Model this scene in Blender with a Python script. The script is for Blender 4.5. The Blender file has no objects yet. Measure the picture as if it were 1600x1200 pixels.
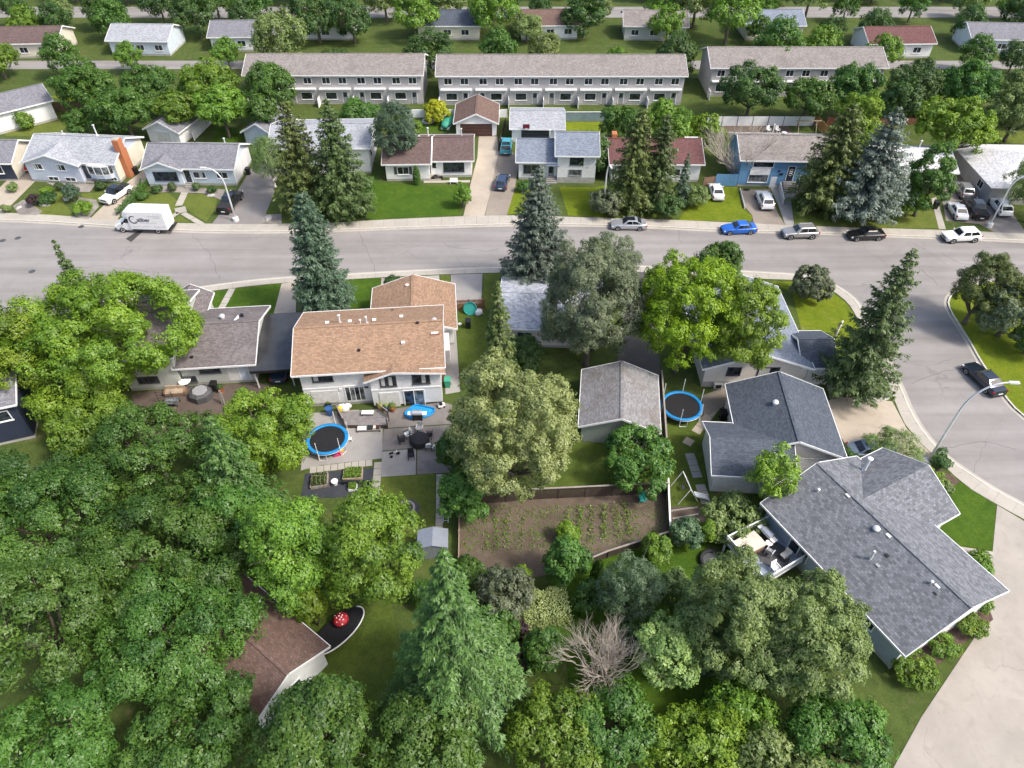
import bpy, math, random
import numpy as np
from mathutils import Vector, Matrix
R_ = math.radians
# ------------------------------------------------------------------ camera
F_PX, CAM_H, PITCH = 1109.0, 52.8, R_(44.0)
SC = bpy.context.scene
COL = SC.collection
cam = bpy.data.objects.new('camera', bpy.data.cameras.new('camera'))
COL.objects.link(cam)
cam.location = (0, 0, CAM_H)
cam.rotation_euler = (math.pi/2 - PITCH, 0, 0)
cam.data.sensor_fit = 'HORIZONTAL'
cam.data.angle = 2*math.atan(800/F_PX)
cam.data.clip_end = 3000
SC.camera = cam
# ------------------------------------------------------------------ sky, sun, exposure
SUN_AZ, SUN_EL = R_(112), R_(50)          # azimuth clockwise from +Y
wd = bpy.data.worlds.new('World'); SC.world = wd; wd.use_nodes = True
wn = wd.node_tree; wn.nodes.clear()
sky = wn.nodes.new('ShaderNodeTexSky'); sky.sky_type = 'NISHITA'; sky.sun_disc = False
sky.sun_elevation = SUN_EL; sky.sun_rotation = SUN_AZ; sky.air_density = 1.0; sky.dust_density = 4.0; sky.ozone_density = 1.0
bg = wn.nodes.new('ShaderNodeBackground'); bg.inputs[1].default_value = 0.15
wo = wn.nodes.new('ShaderNodeOutputWorld')
wn.links.new(sky.outputs[0], bg.inputs[0]); wn.links.new(bg.outputs[0], wo.inputs[0])
sl = bpy.data.lights.new('sun', 'SUN'); sl.energy = 1.9; sl.angle = R_(8.0); sl.color = (1.0, 0.95, 0.87)
so = bpy.data.objects.new('sun', sl); COL.objects.link(so)
sd = Vector((math.sin(SUN_AZ)*math.cos(SUN_EL), math.cos(SUN_AZ)*math.cos(SUN_EL), math.sin(SUN_EL)))
so.rotation_euler = sd.to_track_quat('Z', 'Y').to_euler()
SC.view_settings.view_transform = 'Standard'; SC.view_settings.look = 'None'
SC.view_settings.exposure = 0.88; SC.view_settings.gamma = 1.0; SC.view_settings.use_curve_mapping = False
SC.cycles.max_bounces = 6; SC.cycles.diffuse_bounces = 3; SC.cycles.transparent_max_bounces = 4
SC.cycles.use_denoising = True
# ------------------------------------------------------------------ survey helpers (photo point -> place on the ground)
cP, sP = math.cos(PITCH), math.sin(PITCH)
def P(px, py, z=0.0):
    x = (px-800)/F_PX; v = -(py-600)/F_PX
    d = (x, cP + v*sP, -sP + v*cP)
    t = (z-CAM_H)/d[2]
    return (d[0]*t, d[1]*t)
def P3(px, py, z=0.0):
    a = P(px, py, z); return (a[0], a[1], z)
def proj(X, Y, Z):
    dz = Z-CAM_H; f = Y*cP - dz*sP; u = Y*sP + dz*cP
    return 800+F_PX*X/f, 600-F_PX*u/f, f
def height_for(X, Y, py):
    lo, hi = 0.0, 40.0
    for _ in range(40):
        m = (lo+hi)/2
        if proj(X, Y, m)[1] > py: lo = m
        else: hi = m
    return lo
# ------------------------------------------------------------------ mesh helpers
def finish(me, mat, smooth):
    if mat: me.materials.append(M[mat] if isinstance(mat, str) else mat)
    if smooth:
        me.polygons.foreach_set('use_smooth', [True]*len(me.polygons))
        if smooth is not True: me.set_sharp_from_angle(angle=R_(smooth))
def uvmap(me):
    nl = len(me.loops)
    if not nl: return
    co = np.empty(len(me.vertices)*3, np.float32); me.vertices.foreach_get('co', co); co = co.reshape(-1, 3)
    vi = np.empty(nl, np.int32); me.loops.foreach_get('vertex_index', vi)
    nf = len(me.polygons)
    no = np.empty(nf*3, np.float32); me.polygons.foreach_get('normal', no); no = no.reshape(-1, 3)
    tot = np.empty(nf, np.int32); me.polygons.foreach_get('loop_total', tot)
    nrm = np.repeat(no, tot, axis=0)
    u = np.cross(np.array([0, 0, 1.0]), nrm); ln = np.linalg.norm(u, axis=1)
    flat = ln < 0.05
    u[flat] = (1, 0, 0); ln[flat] = 1; u /= ln[:, None]
    v = np.cross(nrm, u); c = co[vi]
    uv = np.stack([(c*u).sum(1), (c*v).sum(1)], 1).astype(np.float32)
    lay = me.uv_layers.new(name='UVMap'); lay.data.foreach_set('uv', uv.ravel())
class MB:
    def __init__(s): s.v = []; s.f = []
    def add(s, vs, fs):
        o = len(s.v); s.v += [tuple(p) for p in vs]; s.f += [tuple(i+o for i in q) for q in fs]; return s
    def box(s, x0, x1, y0, y1, z0, z1):
        return s.add([(x0,y0,z0),(x1,y0,z0),(x1,y1,z0),(x0,y1,z0),(x0,y0,z1),(x1,y0,z1),(x1,y1,z1),(x0,y1,z1)],
                     [(3,2,1,0),(4,5,6,7),(0,1,5,4),(1,2,6,5),(2,3,7,6),(3,0,4,7)])
    def bar(s, a, b, w, h=None, up=(0,0,1)):
        a = Vector(a); b = Vector(b); d = (b-a).normalized(); h = w if h is None else h
        u = Vector(up)
        if abs(d.dot(u)) > .98: u = Vector((1,0,0))
        r = d.cross(u).normalized(); t = r.cross(d).normalized()
        vs = []
        for p in (a, b):
            for i, j in ((-1,-1),(1,-1),(1,1),(-1,1)): vs.append(p + r*(i*w/2) + t*(j*h/2))
        return s.add(vs, [(0,1,2,3),(7,6,5,4),(0,4,5,1),(1,5,6,2),(2,6,7,3),(3,7,4,0)])
    def prism(s, pts, z0, z1):
        n = len(pts)
        ar = sum(pts[i][0]*pts[(i+1) % n][1]-pts[(i+1) % n][0]*pts[i][1] for i in range(n))
        if ar < 0: pts = pts[::-1]
        vs = [(p[0],p[1],z0) for p in pts]+[(p[0],p[1],z1) for p in pts]
        fs = [tuple(range(n-1,-1,-1)), tuple(range(n, 2*n))]+[(i,(i+1) % n,n+(i+1) % n,n+i) for i in range(n)]
        return s.add(vs, fs)
    def extr(s, sec, a, b, axis):                 # closed section (p,z) extruded along x or y
        n = len(sec)
        if axis == 'x': vs = [(a,p,z) for p,z in sec]+[(b,p,z) for p,z in sec]
        else: vs = [(p,a,z) for p,z in sec]+[(p,b,z) for p,z in sec]
        fs = [tuple(range(n)), tuple(range(2*n-1,n-1,-1))]+[(i,n+i,n+(i+1) % n,(i+1) % n) for i in range(n)]
        if axis == 'x': fs = [q[::-1] for q in fs]
        return s.add(vs, fs)
    def tube(s, pts, rad, n=8, cap=True):
        pts = [Vector(p) for p in pts]; k = len(pts)
        if not hasattr(rad, '__len__'): rad = [rad]*k
        vs = []; ref = None
        for i, p in enumerate(pts):
            d = (pts[min(i+1,k-1)]-pts[max(i-1,0)])
            if d.length < 1e-6: d = Vector((0,0,1))
            d.normalize()
            u = Vector((0,0,1)) if abs(d.z) < .9 else Vector((1,0,0))
            if ref is not None: u = ref
            r = d.cross(u).normalized(); t = r.cross(d).normalized(); ref = t
            for j in range(n):
                a = 2*math.pi*j/n; vs.append(p + r*(math.cos(a)*rad[i]) + t*(math.sin(a)*rad[i]))
        fs = []
        for i in range(k-1):
            for j in range(n):
                fs.append((i*n+j, i*n+(j+1) % n, (i+1)*n+(j+1) % n, (i+1)*n+j))
        if cap: fs += [tuple(range(n-1,-1,-1)), tuple(range((k-1)*n, k*n))]
        return s.add(vs, fs)
    def lathe(s, x, y, prof, n=16, sx=1, sy=1):  # prof: (r,z) from bottom to top
        vs = []; k = len(prof)
        for r, z in prof:
            for j in range(n):
                a = 2*math.pi*j/n; vs.append((x+math.cos(a)*r*sx, y+math.sin(a)*r*sy, z))
        fs = [(i*n+j, i*n+(j+1) % n, (i+1)*n+(j+1) % n, (i+1)*n+j) for i in range(k-1) for j in range(n)]
        fs += [tuple(range(n-1,-1,-1)), tuple(range((k-1)*n, k*n))]
        return s.add(vs, fs)
    def cyl(s, x, y, z0, z1, r, n=12, r1=None): return s.lathe(x, y, [(r,z0),(r if r1 is None else r1,z1)], n)
    def ring(s, c, r, t, n=28, m=6, sq=1.0):     # torus lying flat, tube half-height t*sq
        vs = []
        for i in range(n):
            a = 2*math.pi*i/n
            for j in range(m):
                b = 2*math.pi*j/m; rr = r+math.cos(b)*t
                vs.append((c[0]+math.cos(a)*rr, c[1]+math.sin(a)*rr, c[2]+math.sin(b)*t*sq))
        return s.add(vs, [(i*m+j, ((i+1) % n)*m+j, ((i+1) % n)*m+(j+1) % m, i*m+(j+1) % m) for i in range(n) for j in range(m)])
    def loft(s, rings, caps=True):
        n = len(rings[0]); vs = [p for r in rings for p in r]; k = len(rings)
        fs = [(i*n+j, i*n+(j+1) % n, (i+1)*n+(j+1) % n, (i+1)*n+j) for i in range(k-1) for j in range(n)]
        if caps: fs += [tuple(range(n-1,-1,-1)), tuple(range((k-1)*n, k*n))]
        return s.add(vs, fs)
    def mesh(s, name, mat=None, smooth=False):
        me = bpy.data.meshes.new(name); me.from_pydata(s.v, [], s.f); me.update()
        uvmap(me); finish(me, mat, smooth); return me
    def build(s, name, mat, parent=None, smooth=False, loc=None, kind=None):
        o = bpy.data.objects.new(name, s.mesh(name, mat, smooth)); COL.objects.link(o)
        if parent: o.parent = parent
        if loc: o.location = loc
        if kind: o['kind'] = kind
        return o
def tag(o, label, cat, group=None):
    o['label'] = label; o['category'] = cat
    if group: o['group'] = group
    return o
def thing(name, label, cat, loc=(0,0,0), rz=0.0, group=None):
    o = bpy.data.objects.new(name, None); COL.objects.link(o)
    o.location = loc if len(loc) == 3 else (loc[0], loc[1], 0); o.rotation_euler = (0, 0, rz)
    o.empty_display_size = .2
    return tag(o, label, cat, group)
def cp(o, parent=None):
    c = o.copy(); COL.objects.link(c); c.parent = parent
    for ch in o.children: cp(ch, c)
    return c
def inst(name, me, parent=None, loc=(0,0,0), rz=0.0, scale=None):
    o = bpy.data.objects.new(name, me); COL.objects.link(o); o.parent = parent; o.location = loc; o.rotation_euler = (0,0,rz)
    if scale: o.scale = scale
    return o
# ------------------------------------------------------------------ materials
M = {}
def newmat(name):
    m = bpy.data.materials.new(name); m.use_nodes = True; nt = m.node_tree; nt.nodes.clear()
    out = nt.nodes.new('ShaderNodeOutputMaterial'); b = nt.nodes.new('ShaderNodeBsdfPrincipled')
    nt.links.new(b.outputs[0], out.inputs[0]); M[name] = m
    return m, nt, b
def nd(nt, t, **k):
    n = nt.nodes.new(t)
    for a, v in k.items():
        if a.startswith('i_'):
            n.inputs[int(a[2:])].default_value = v
        else: setattr(n, a, v)
    return n
def rgb(c): return (c[0], c[1], c[2], 1.0)
def noise(nt, vec, scale, detail=4, rough=.6, dist=0):
    n = nd(nt, 'ShaderNodeTexNoise'); n.inputs['Scale'].default_value = scale; n.inputs['Detail'].default_value = detail
    n.inputs['Roughness'].default_value = rough; n.inputs['Distortion'].default_value = dist
    if vec: nt.links.new(vec, n.inputs['Vector'])
    return n.outputs[0]
def ramp(nt, fac, a, b):
    n = nd(nt, 'ShaderNodeMapRange'); n.inputs[1].default_value = a; n.inputs[2].default_value = b
    nt.links.new(fac, n.inputs[0]); return n.outputs[0]
def mix(nt, fac, a, b, mode='MIX'):
    n = nd(nt, 'ShaderNodeMix', data_type='RGBA', blend_type=mode)
    for i, x in ((6, a), (7, b)):
        if isinstance(x, tuple): n.inputs[i].default_value = rgb(x)
        else: nt.links.new(x, n.inputs[i])
    if isinstance(fac, float): n.inputs[0].default_value = fac
    else: nt.links.new(fac, n.inputs[0])
    return n.outputs[2]
def math_(nt, op, a, b=None):
    n = nd(nt, 'ShaderNodeMath', operation=op)
    for i, x in ((0, a), (1, b)):
        if x is None: continue
        if isinstance(x, (int, float)): n.inputs[i].default_value = x
        else: nt.links.new(x, n.inputs[i])
    return n.outputs[0]
def bump(nt, b, h, strength, dist=.02):
    n = nd(nt, 'ShaderNodeBump'); n.inputs['Strength'].default_value = strength; n.inputs['Distance'].default_value = dist
    nt.links.new(h, n.inputs['Height']); nt.links.new(n.outputs[0], b.inputs['Normal'])
def coords(nt, kind='Object'):
    if kind == 'World':
        return nd(nt, 'ShaderNodeNewGeometry').outputs['Position']
    return nd(nt, 'ShaderNodeTexCoord').outputs[kind]
def scal(c, k): return tuple(min(1, x*k) for x in c)
def m_plain(name, c, rough=.7, var=.18, sc=1.2, metal=0.0, bmp=.1, spec=.4, coat=0.0):
    m, nt, b = newmat(name); v = coords(nt, 'World')
    f = noise(nt, v, sc, 6, .65)
    nt.links.new(mix(nt, ramp(nt, f, .3, .7), scal(c, 1-var), scal(c, 1+var)), b.inputs['Base Color'])
    b.inputs['Roughness'].default_value = rough; b.inputs['Metallic'].default_value = metal
    b.inputs['Specular IOR Level'].default_value = spec; b.inputs['Coat Weight'].default_value = coat
    if bmp: bump(nt, b, noise(nt, v, sc*14, 3), bmp, .01)
def m_shingle(name, c, var=.35, patch=.2, w=.32, h=.14, stain=None):
    m, nt, b = newmat(name); uv = coords(nt, 'UV'); g = coords(nt, 'World')
    br = nd(nt, 'ShaderNodeTexBrick'); br.offset = .5; br.inputs['Scale'].default_value = 1.0
    br.inputs['Color1'].default_value = rgb(scal(c, 1-var)); br.inputs['Color2'].default_value = rgb(scal(c, 1+var))
    br.inputs['Mortar'].default_value = rgb(scal(c, .55)); br.inputs['Mortar Size'].default_value = .012; br.inputs['Bias'].default_value = 0
    br.inputs['Brick Width'].default_value = w; br.inputs['Row Height'].default_value = h
    nt.links.new(uv, br.inputs['Vector'])
    f = ramp(nt, noise(nt, g, .45, 6, .65), .32, .68)
    col = mix(nt, f, scal(c, 1-patch), scal(c, 1+patch))
    col = mix(nt, .75, col, br.outputs[0])
    g2 = mix(nt, ramp(nt, noise(nt, g, 9, 3), .3, .7), (.78,.78,.78), (1.15,1.15,1.15))
    col = mix(nt, 1.0, col, g2, 'MULTIPLY')
    if stain:
        s = ramp(nt, noise(nt, g, .33, 7, .7, .6), .52, .72)
        col = mix(nt, math_(nt, 'MULTIPLY', s, .75), col, stain)
    nt.links.new(col, b.inputs['Base Color']); b.inputs['Roughness'].default_value = .9; b.inputs['Specular IOR Level'].default_value = .25
    bump(nt, b, br.outputs[1], -.6, .012)
def m_lines(name, c, pitch=.2, vertical=False, rough=.55, dirt=.15, spec=.4, depth=.5, dark=.72, metal=0.0):
    m, nt, b = newmat(name); uv = coords(nt, 'UV'); g = coords(nt, 'World')
    sx = nd(nt, 'ShaderNodeSeparateXYZ'); nt.links.new(uv, sx.inputs[0])
    t = math_(nt, 'FRACT', math_(nt, 'DIVIDE', sx.outputs[0 if vertical else 1], pitch))
    e = ramp(nt, t, .0, .16)
    f = ramp(nt, noise(nt, g, .8, 6, .65), .3, .75)
    col = mix(nt, f, scal(c, 1-dirt), scal(c, 1+dirt*.3))
    col = mix(nt, e, scal(c, dark), col)
    nt.links.new(col, b.inputs['Base Color']); b.inputs['Roughness'].default_value = rough; b.inputs['Specular IOR Level'].default_value = spec
    b.inputs['Metallic'].default_value = metal
    bump(nt, b, t, depth, .02)
def m_grass(name, c1, c2, dry=None, dryf=.0, sc=.35):
    m, nt, b = newmat(name); g = coords(nt, 'World')
    f = ramp(nt, noise(nt, g, sc, 6, .7, .4), .3, .7)
    col = mix(nt, f, c1, c2)
    f2 = ramp(nt, noise(nt, g, 7, 6, .8), .28, .72)
    col = mix(nt, 1.0, col, mix(nt, f2, (.62,.64,.6), (1.35,1.3,1.3)), 'MULTIPLY')
    f3 = ramp(nt, noise(nt, g, 1.7, 5, .75, .6), .3, .7)
    col = mix(nt, 1.0, col, mix(nt, f3, (.78,.8,.8), (1.2,1.18,1.1)), 'MULTIPLY')
    if dry:
        d = ramp(nt, noise(nt, g, .6, 7, .72, .5), .62-dryf, .80-dryf)
        col = mix(nt, d, col, dry)
    nt.links.new(col, b.inputs['Base Color']); b.inputs['Roughness'].default_value = .95; b.inputs['Specular IOR Level'].default_value = .15
    bump(nt, b, noise(nt, g, 22, 4, .8), .9, .05)
def m_pave(name, c, stain, crack=.0, var=.12, stf=.5, csc=.22, grain=30, lanes=False):
    m, nt, b = newmat(name); g = coords(nt, 'World')
    f = ramp(nt, noise(nt, g, .25, 6, .6), .3, .7)
    col = mix(nt, f, scal(c, 1-var), scal(c, 1+var))
    col = mix(nt, 1.0, col, mix(nt, ramp(nt, noise(nt, g, grain, 3), .3, .7), (.86,.86,.86), (1.12,1.12,1.12)), 'MULTIPLY')
    s = ramp(nt, noise(nt, g, .9, 7, .7, .8), .5, .8)
    col = mix(nt, math_(nt, 'MULTIPLY', s, stf), col, stain)
    if lanes:
        mp = nd(nt, 'ShaderNodeMapping'); mp.inputs['Scale'].default_value = (.035, .55, 1); nt.links.new(g, mp.inputs[0])
        col = mix(nt, 1.0, col, mix(nt, ramp(nt, noise(nt, mp.outputs[0], 1.0, 5, .6), .3, .7), (.8,.795,.79), (1.12,1.12,1.12)), 'MULTIPLY')
    if crack:
        vo = nd(nt, 'ShaderNodeTexVoronoi', feature='DISTANCE_TO_EDGE'); vo.inputs['Scale'].default_value = csc
        dv = nd(nt, 'ShaderNodeVectorMath', operation='ADD')
        nn = nd(nt, 'ShaderNodeTexNoise'); nn.inputs['Scale'].default_value = .7; nn.inputs['Detail'].default_value = 5
        nt.links.new(g, nn.inputs['Vector']); nt.links.new(g, dv.inputs[0]); nt.links.new(nn.outputs[1], dv.inputs[1]); nt.links.new(dv.outputs[0], vo.inputs['Vector'])
        k = ramp(nt, vo.outputs[0], .008, .0)
        k = math_(nt, 'MULTIPLY', k, ramp(nt, noise(nt, g, .12, 3), .5, .6))
        col = mix(nt, math_(nt, 'MULTIPLY', k, crack), col, scal(c, .35))
    nt.links.new(col, b.inputs['Base Color']); b.inputs['Roughness'].default_value = .9; b.inputs['Specular IOR Level'].default_value = .25
    bump(nt, b, noise(nt, g, 40, 3), .25, .01)
def m_leaf(name, dark, light, trans=.35):
    m, nt, b = newmat(name); nt.nodes.remove(b)
    out = [n for n in nt.nodes if n.type == 'OUTPUT_MATERIAL'][0]
    at = nd(nt, 'ShaderNodeAttribute', attribute_name='tint')
    oi = nd(nt, 'ShaderNodeObjectInfo')
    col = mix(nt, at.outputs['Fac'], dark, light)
    hv = nd(nt, 'ShaderNodeHueSaturation')
    nt.links.new(math_(nt, 'ADD', math_(nt, 'MULTIPLY', oi.outputs['Random'], .022), .497), hv.inputs['Hue'])
    nt.links.new(math_(nt, 'ADD', math_(nt, 'MULTIPLY', oi.outputs['Random'], .26), .85), hv.inputs['Value'])
    nt.links.new(col, hv.inputs['Color']); col = hv.outputs[0]
    d = nd(nt, 'ShaderNodeBsdfDiffuse'); t = nd(nt, 'ShaderNodeBsdfTranslucent'); gl = nd(nt, 'ShaderNodeBsdfGlossy'); gl.inputs['Roughness'].default_value = .45
    gl.inputs['Color'].default_value = (.5,.5,.5,1)
    nt.links.new(col, d.inputs[0])
    nt.links.new(mix(nt, 1.0, col, (1.15,1.2,.55), 'MULTIPLY'), t.inputs[0])
    a = nd(nt, 'ShaderNodeMixShader'); a.inputs[0].default_value = trans
    nt.links.new(d.outputs[0], a.inputs[1]); nt.links.new(t.outputs[0], a.inputs[2])
    c = nd(nt, 'ShaderNodeMixShader'); c.inputs[0].default_value = .05
    nt.links.new(a.outputs[0], c.inputs[1]); nt.links.new(gl.outputs[0], c.inputs[2]); nt.links.new(c.outputs[0], out.inputs[0])
def m_glass(name, c=(.02,.025,.03), rough=.06):
    m, nt, b = newmat(name); g = coords(nt, 'World')
    col = mix(nt, ramp(nt, noise(nt, g, 1.6, 3), .4, .6), scal(c, .5), scal(c, 2.2))
    nt.links.new(col, b.inputs['Base Color']); b.inputs['Roughness'].default_value = rough; b.inputs['Specular IOR Level'].default_value = .6
def m_paint(name, c, metal=0.0, rough=.35):
    m, nt, b = newmat(name); g = coords(nt, 'World')
    nt.links.new(mix(nt, ramp(nt, noise(nt, g, 3, 4), .35, .7), c, scal(c, .88)), b.inputs['Base Color'])
    b.inputs['Roughness'].default_value = rough; b.inputs['Metallic'].default_value = metal; b.inputs['Coat Weight'].default_value = .8; b.inputs['Coat Roughness'].default_value = .06
# surfaces
m_grass('yard', (.055,.085,.022), (.085,.12,.03), (.16,.13,.075), .06)
m_grass('lawn', (.038,.088,.009), (.072,.13,.013))
m_grass('lawn_yellow', (.105,.155,.010), (.16,.2,.014), (.22,.2,.07), .04)
m_grass('lawn_dark', (.062,.098,.018), (.10,.14,.026), (.12,.11,.05), .04)
m_grass('lawn_olive', (.095,.13,.026), (.14,.17,.036), (.17,.15,.08), .02)
m_pave('asphalt', (.262,.247,.235), (.205,.192,.182), .35, .08, .45, .12, lanes=True)
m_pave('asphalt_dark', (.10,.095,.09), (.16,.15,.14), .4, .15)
m_pave('asphalt_patch', (.055,.053,.052), (.09,.085,.08), .0, .15)
m_pave('drive_grey', (.23,.215,.205), (.15,.14,.13), .6, .12, .4, .3)
m_pave('drive_brown', (.27,.23,.19), (.17,.14,.115), .5, .14, .5, .3)
m_pave('concrete', (.40,.37,.32), (.28,.25,.21), .35, .1, .45, .3)
m_pave('concrete_drive', (.35,.318,.278), (.235,.21,.18), .5, .14, .6, .3)
m_pave('concrete_warm', (.41,.355,.285), (.27,.23,.18), .5, .12, .5, .3)
m_pave('concrete_grey', (.32,.305,.285), (.2,.185,.17), .35, .12, .5, .3)
m_pave('concrete_stained', (.215,.195,.18), (.12,.10,.088), .4, .22, .8, .4)
m_pave('gravel', (.27,.245,.22), (.10,.085,.07), 0, .35, .9, .3, 6)
m_pave('soil', (.115,.088,.066), (.205,.168,.13), 0, .3, .6, .3, 9)
m_pave('soil_dark', (.10,.075,.06), (.17,.13,.1), 0, .3, .5, .3, 9)
m_pave('fabric_ground', (.045,.05,.06), (.1,.1,.1), 0, .25, .4)
m_pave('patio_brick', (.115,.088,.074), (.075,.055,.046), .0, .2, .6)  # darkened brown: shade over the patio is put into the colour
m_plain('curb', (.52,.49,.43), .9, .12, 1.5)
for nm, c, st in [('roof_light', (.34,.355,.38), None), ('roof_grey', (.20,.20,.22), None), ('roof_brown', (.135,.095,.088), None),
               ('roof_tan', (.315,.205,.135), (.22,.142,.095)), ('roof_slate', (.082,.097,.122), None), ('roof_bluegrey', (.20,.23,.28), None), ('roof_red', (.145,.07,.068), (.12,.055,.05)),
               ('roof_old', (.25,.225,.21), (.15,.13,.12)), ('roof_white', (.62,.62,.63), None), ('roof_charcoal', (.162,.172,.188), None),
               ('roof_dusk', (.165,.145,.145), (.24,.22,.215)), ('roof_garage', (.235,.232,.235), (.13,.105,.085)), ('roof_mocha', (.16,.105,.085), (.10,.07,.06)), ('roof_chalk', (.40,.42,.46), None)]:
    m_shingle(nm, c, stain=st, var=.4 if nm in ('roof_charcoal','roof_chalk') else .3, h=.21 if nm in ('roof_charcoal','roof_chalk') else .17, w=.3)
m_lines('carport_metal', (.09,.093,.1), .22, True, .35, .35, .6, .8, .45, .5)
for nm, c in [('side_white', (.84,.84,.835)), ('side_lilac', (.58,.63,.72)), ('side_pale', (.62,.69,.76)), ('side_cream', (.76,.70,.58)),
              ('side_navy', (.035,.045,.075)), ('side_blue', (.16,.34,.56)), ('side_green', (.36,.41,.38)), ('side_sage', (.56,.58,.53)), ('side_grey', (.46,.44,.44)), ('side_bluegrey', (.42,.49,.56))]:
    m_lines(nm, c, .2 if nm != 'side_grey' else .3, nm == 'side_grey')
m_plain('stucco', (.66,.62,.57), .9, .1, .7)
m_plain('white', (.80,.80,.79), .45, .05, 2)
m_plain('white_dirty', (.66,.65,.62), .6, .15, 2)
m_plain('found', (.40,.38,.35), .9, .15, 1)
m_plain('brick', (.42,.155,.07), .85, .18, 6)
m_plain('wood_red', (.20,.085,.055), .8, .25, 2); m_plain('wood_dark', (.075,.055,.045), .8, .25, 2)
m_plain('wood_brown', (.25,.16,.105), .85, .25, 2); m_plain('wood_grey', (.28,.25,.225), .85, .2, 2); m_plain('wood_orange', (.46,.24,.10), .8, .2, 2); m_plain('wood_tan', (.38,.30,.22), .85, .2, 2)
m_plain('deck', (.22,.205,.20), .8, .2, 2); m_plain('deck_blue', (.25,.30,.35), .6, .12, 2)
m_plain('black', (.015,.015,.017), .5, .3, 3); m_plain('black_soft', (.025,.025,.028), .85, .3, 3); m_plain('rubber', (.02,.02,.021), .8, .2, 3)
m_plain('dark_grey', (.075,.075,.08), .6, .2, 3); m_plain('grey', (.28,.28,.29), .6, .12, 3); m_plain('metal', (.62,.63,.65), .35, .08, 3, .7)
m_plain('galv', (.70,.71,.72), .45, .06, 2, .3); m_plain('steel_shed', (.27,.30,.35), .45, .1, 1.5, .3)
m_plain('teal', (.03,.28,.25), .5, .12, 3); m_plain('tarp_green', (.05,.30,.20), .55, .15, 2); m_plain('blue_pad', (.015,.22,.52), .5, .12, 2); m_plain('blue_water', (.02,.30,.72), .35, .18, 1.2)
m_plain('blue_barrel', (.03,.10,.28), .4, .15, 3); m_plain('red', (.42,.02,.03), .5, .15, 3); m_plain('yellow', (.75,.55,.05), .5, .1, 3); m_plain('pink', (.62,.03,.12), .5, .1, 3)
m_plain('cushion', (.62,.58,.52), .9, .12, 3); m_plain('spa_cover', (.60,.52,.43), .6, .1, 1.5); m_plain('cloth', (.82,.81,.78), .9, .08, 3); m_plain('fabric_grey', (.30,.30,.30), .9, .15, 3)
m_plain('mesh_black', (.012,.012,.014), .75, .3, 4); m_plain('maroon', (.13,.015,.03), .5, .1, 3); m_plain('door_dark', (.03,.04,.06), .4, .1, 3); m_plain('door_brown', (.075,.035,.028), .5, .12, 3)
m_plain('door_charcoal', (.04,.043,.05), .5, .12, 3); m_plain('terracotta', (.36,.13,.06), .85, .2, 3); m_plain('rock', (.42,.40,.38), .9, .25, 3, bmp=.5)
m_plain('bark', (.13,.105,.085), .95, .3, 3, bmp=.6); m_plain('bark_pale', (.44,.385,.325), .95, .2, 3, bmp=.4); m_plain('bark_birch', (.60,.55,.48), .9, .35, 5); m_plain('sign_ink', (.05,.05,.09), .6, .1, 3)
m_plain('sign_grey', (.42,.44,.48), .6, .1, 3); m_plain('plate', (.7,.7,.68), .5, .1, 3); m_plain('light_red', (.35,.012,.012), .25, .1, 3); m_plain('lens', (.75,.77,.8), .15, .05, 3)
m_plain('curtain', (.52,.52,.50), .9, .2, 5); m_plain('fence_white', (.78,.79,.78), .6, .07, 1.5); m_plain('fence_green', (.17,.23,.25), .7, .15, 1.5); m_plain('mulch', (.10,.065,.05), .95, .35, 4, bmp=.6)
m_glass('glass'); m_glass('glass_car', (.012,.015,.02), .04); m_glass('glass_pale', (.10,.11,.115), .08)
for nm, c, me_, ro in [('p_white', (.80,.80,.79), 0, .3), ('p_silver', (.50,.52,.56), .5, .3), ('p_blue', (.012,.13,.55), .2, .3), ('p_grey', (.36,.36,.36), .5, .3), ('p_black', (.012,.012,.014), .1, .2),
                   ('p_navy', (.02,.028,.045), .3, .22), ('p_teal', (.05,.30,.38), 0, .4), ('p_slate', (.17,.22,.28), .4, .3), ('p_bluegrey', (.035,.06,.11), .3, .25)]:
    m_paint(nm, c, me_, ro)
# foliage
for nm, d, l in [('leaf_bright', (.055,.10,.010), (.15,.21,.018)), ('leaf_lime', (.07,.125,.006), (.165,.245,.01)), ('leaf_mid', (.023,.058,.011), (.075,.135,.021)), ('leaf_fresh', (.045,.09,.012), (.125,.19,.02)),
                 ('leaf_dark', (.02,.045,.012), (.06,.105,.024)), ('leaf_light', (.07,.12,.03), (.2,.265,.08)), ('leaf_olive', (.088,.112,.034), (.235,.262,.10)), ('leaf_grey', (.04,.056,.028), (.13,.152,.085)), ('leaf_sage', (.052,.078,.022), (.16,.205,.065)),
                 ('leaf_pale', (.13,.18,.06), (.36,.40,.17)), ('leaf_bluegreen', (.032,.064,.03), (.11,.165,.082)), ('leaf_purple', (.02,.012,.016), (.06,.03,.04)), ('leaf_yellow', (.16,.19,.01), (.34,.34,.02)),
                 ('needle', (.022,.042,.013), (.08,.112,.035)), ('needle_fresh', (.018,.042,.009), (.075,.122,.026)), ('needle_olive', (.03,.046,.013), (.105,.13,.035)), ('needle_blue', (.026,.04,.03), (.105,.13,.10)), ('needle_silver', (.024,.04,.03), (.15,.182,.15)), ('needle_teal', (.018,.04,.02), (.072,.11,.068))]:
    m_leaf(nm, scal(d, 1.75), scal(l, 1.75), .14 if nm.startswith('needle') else .25)
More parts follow.
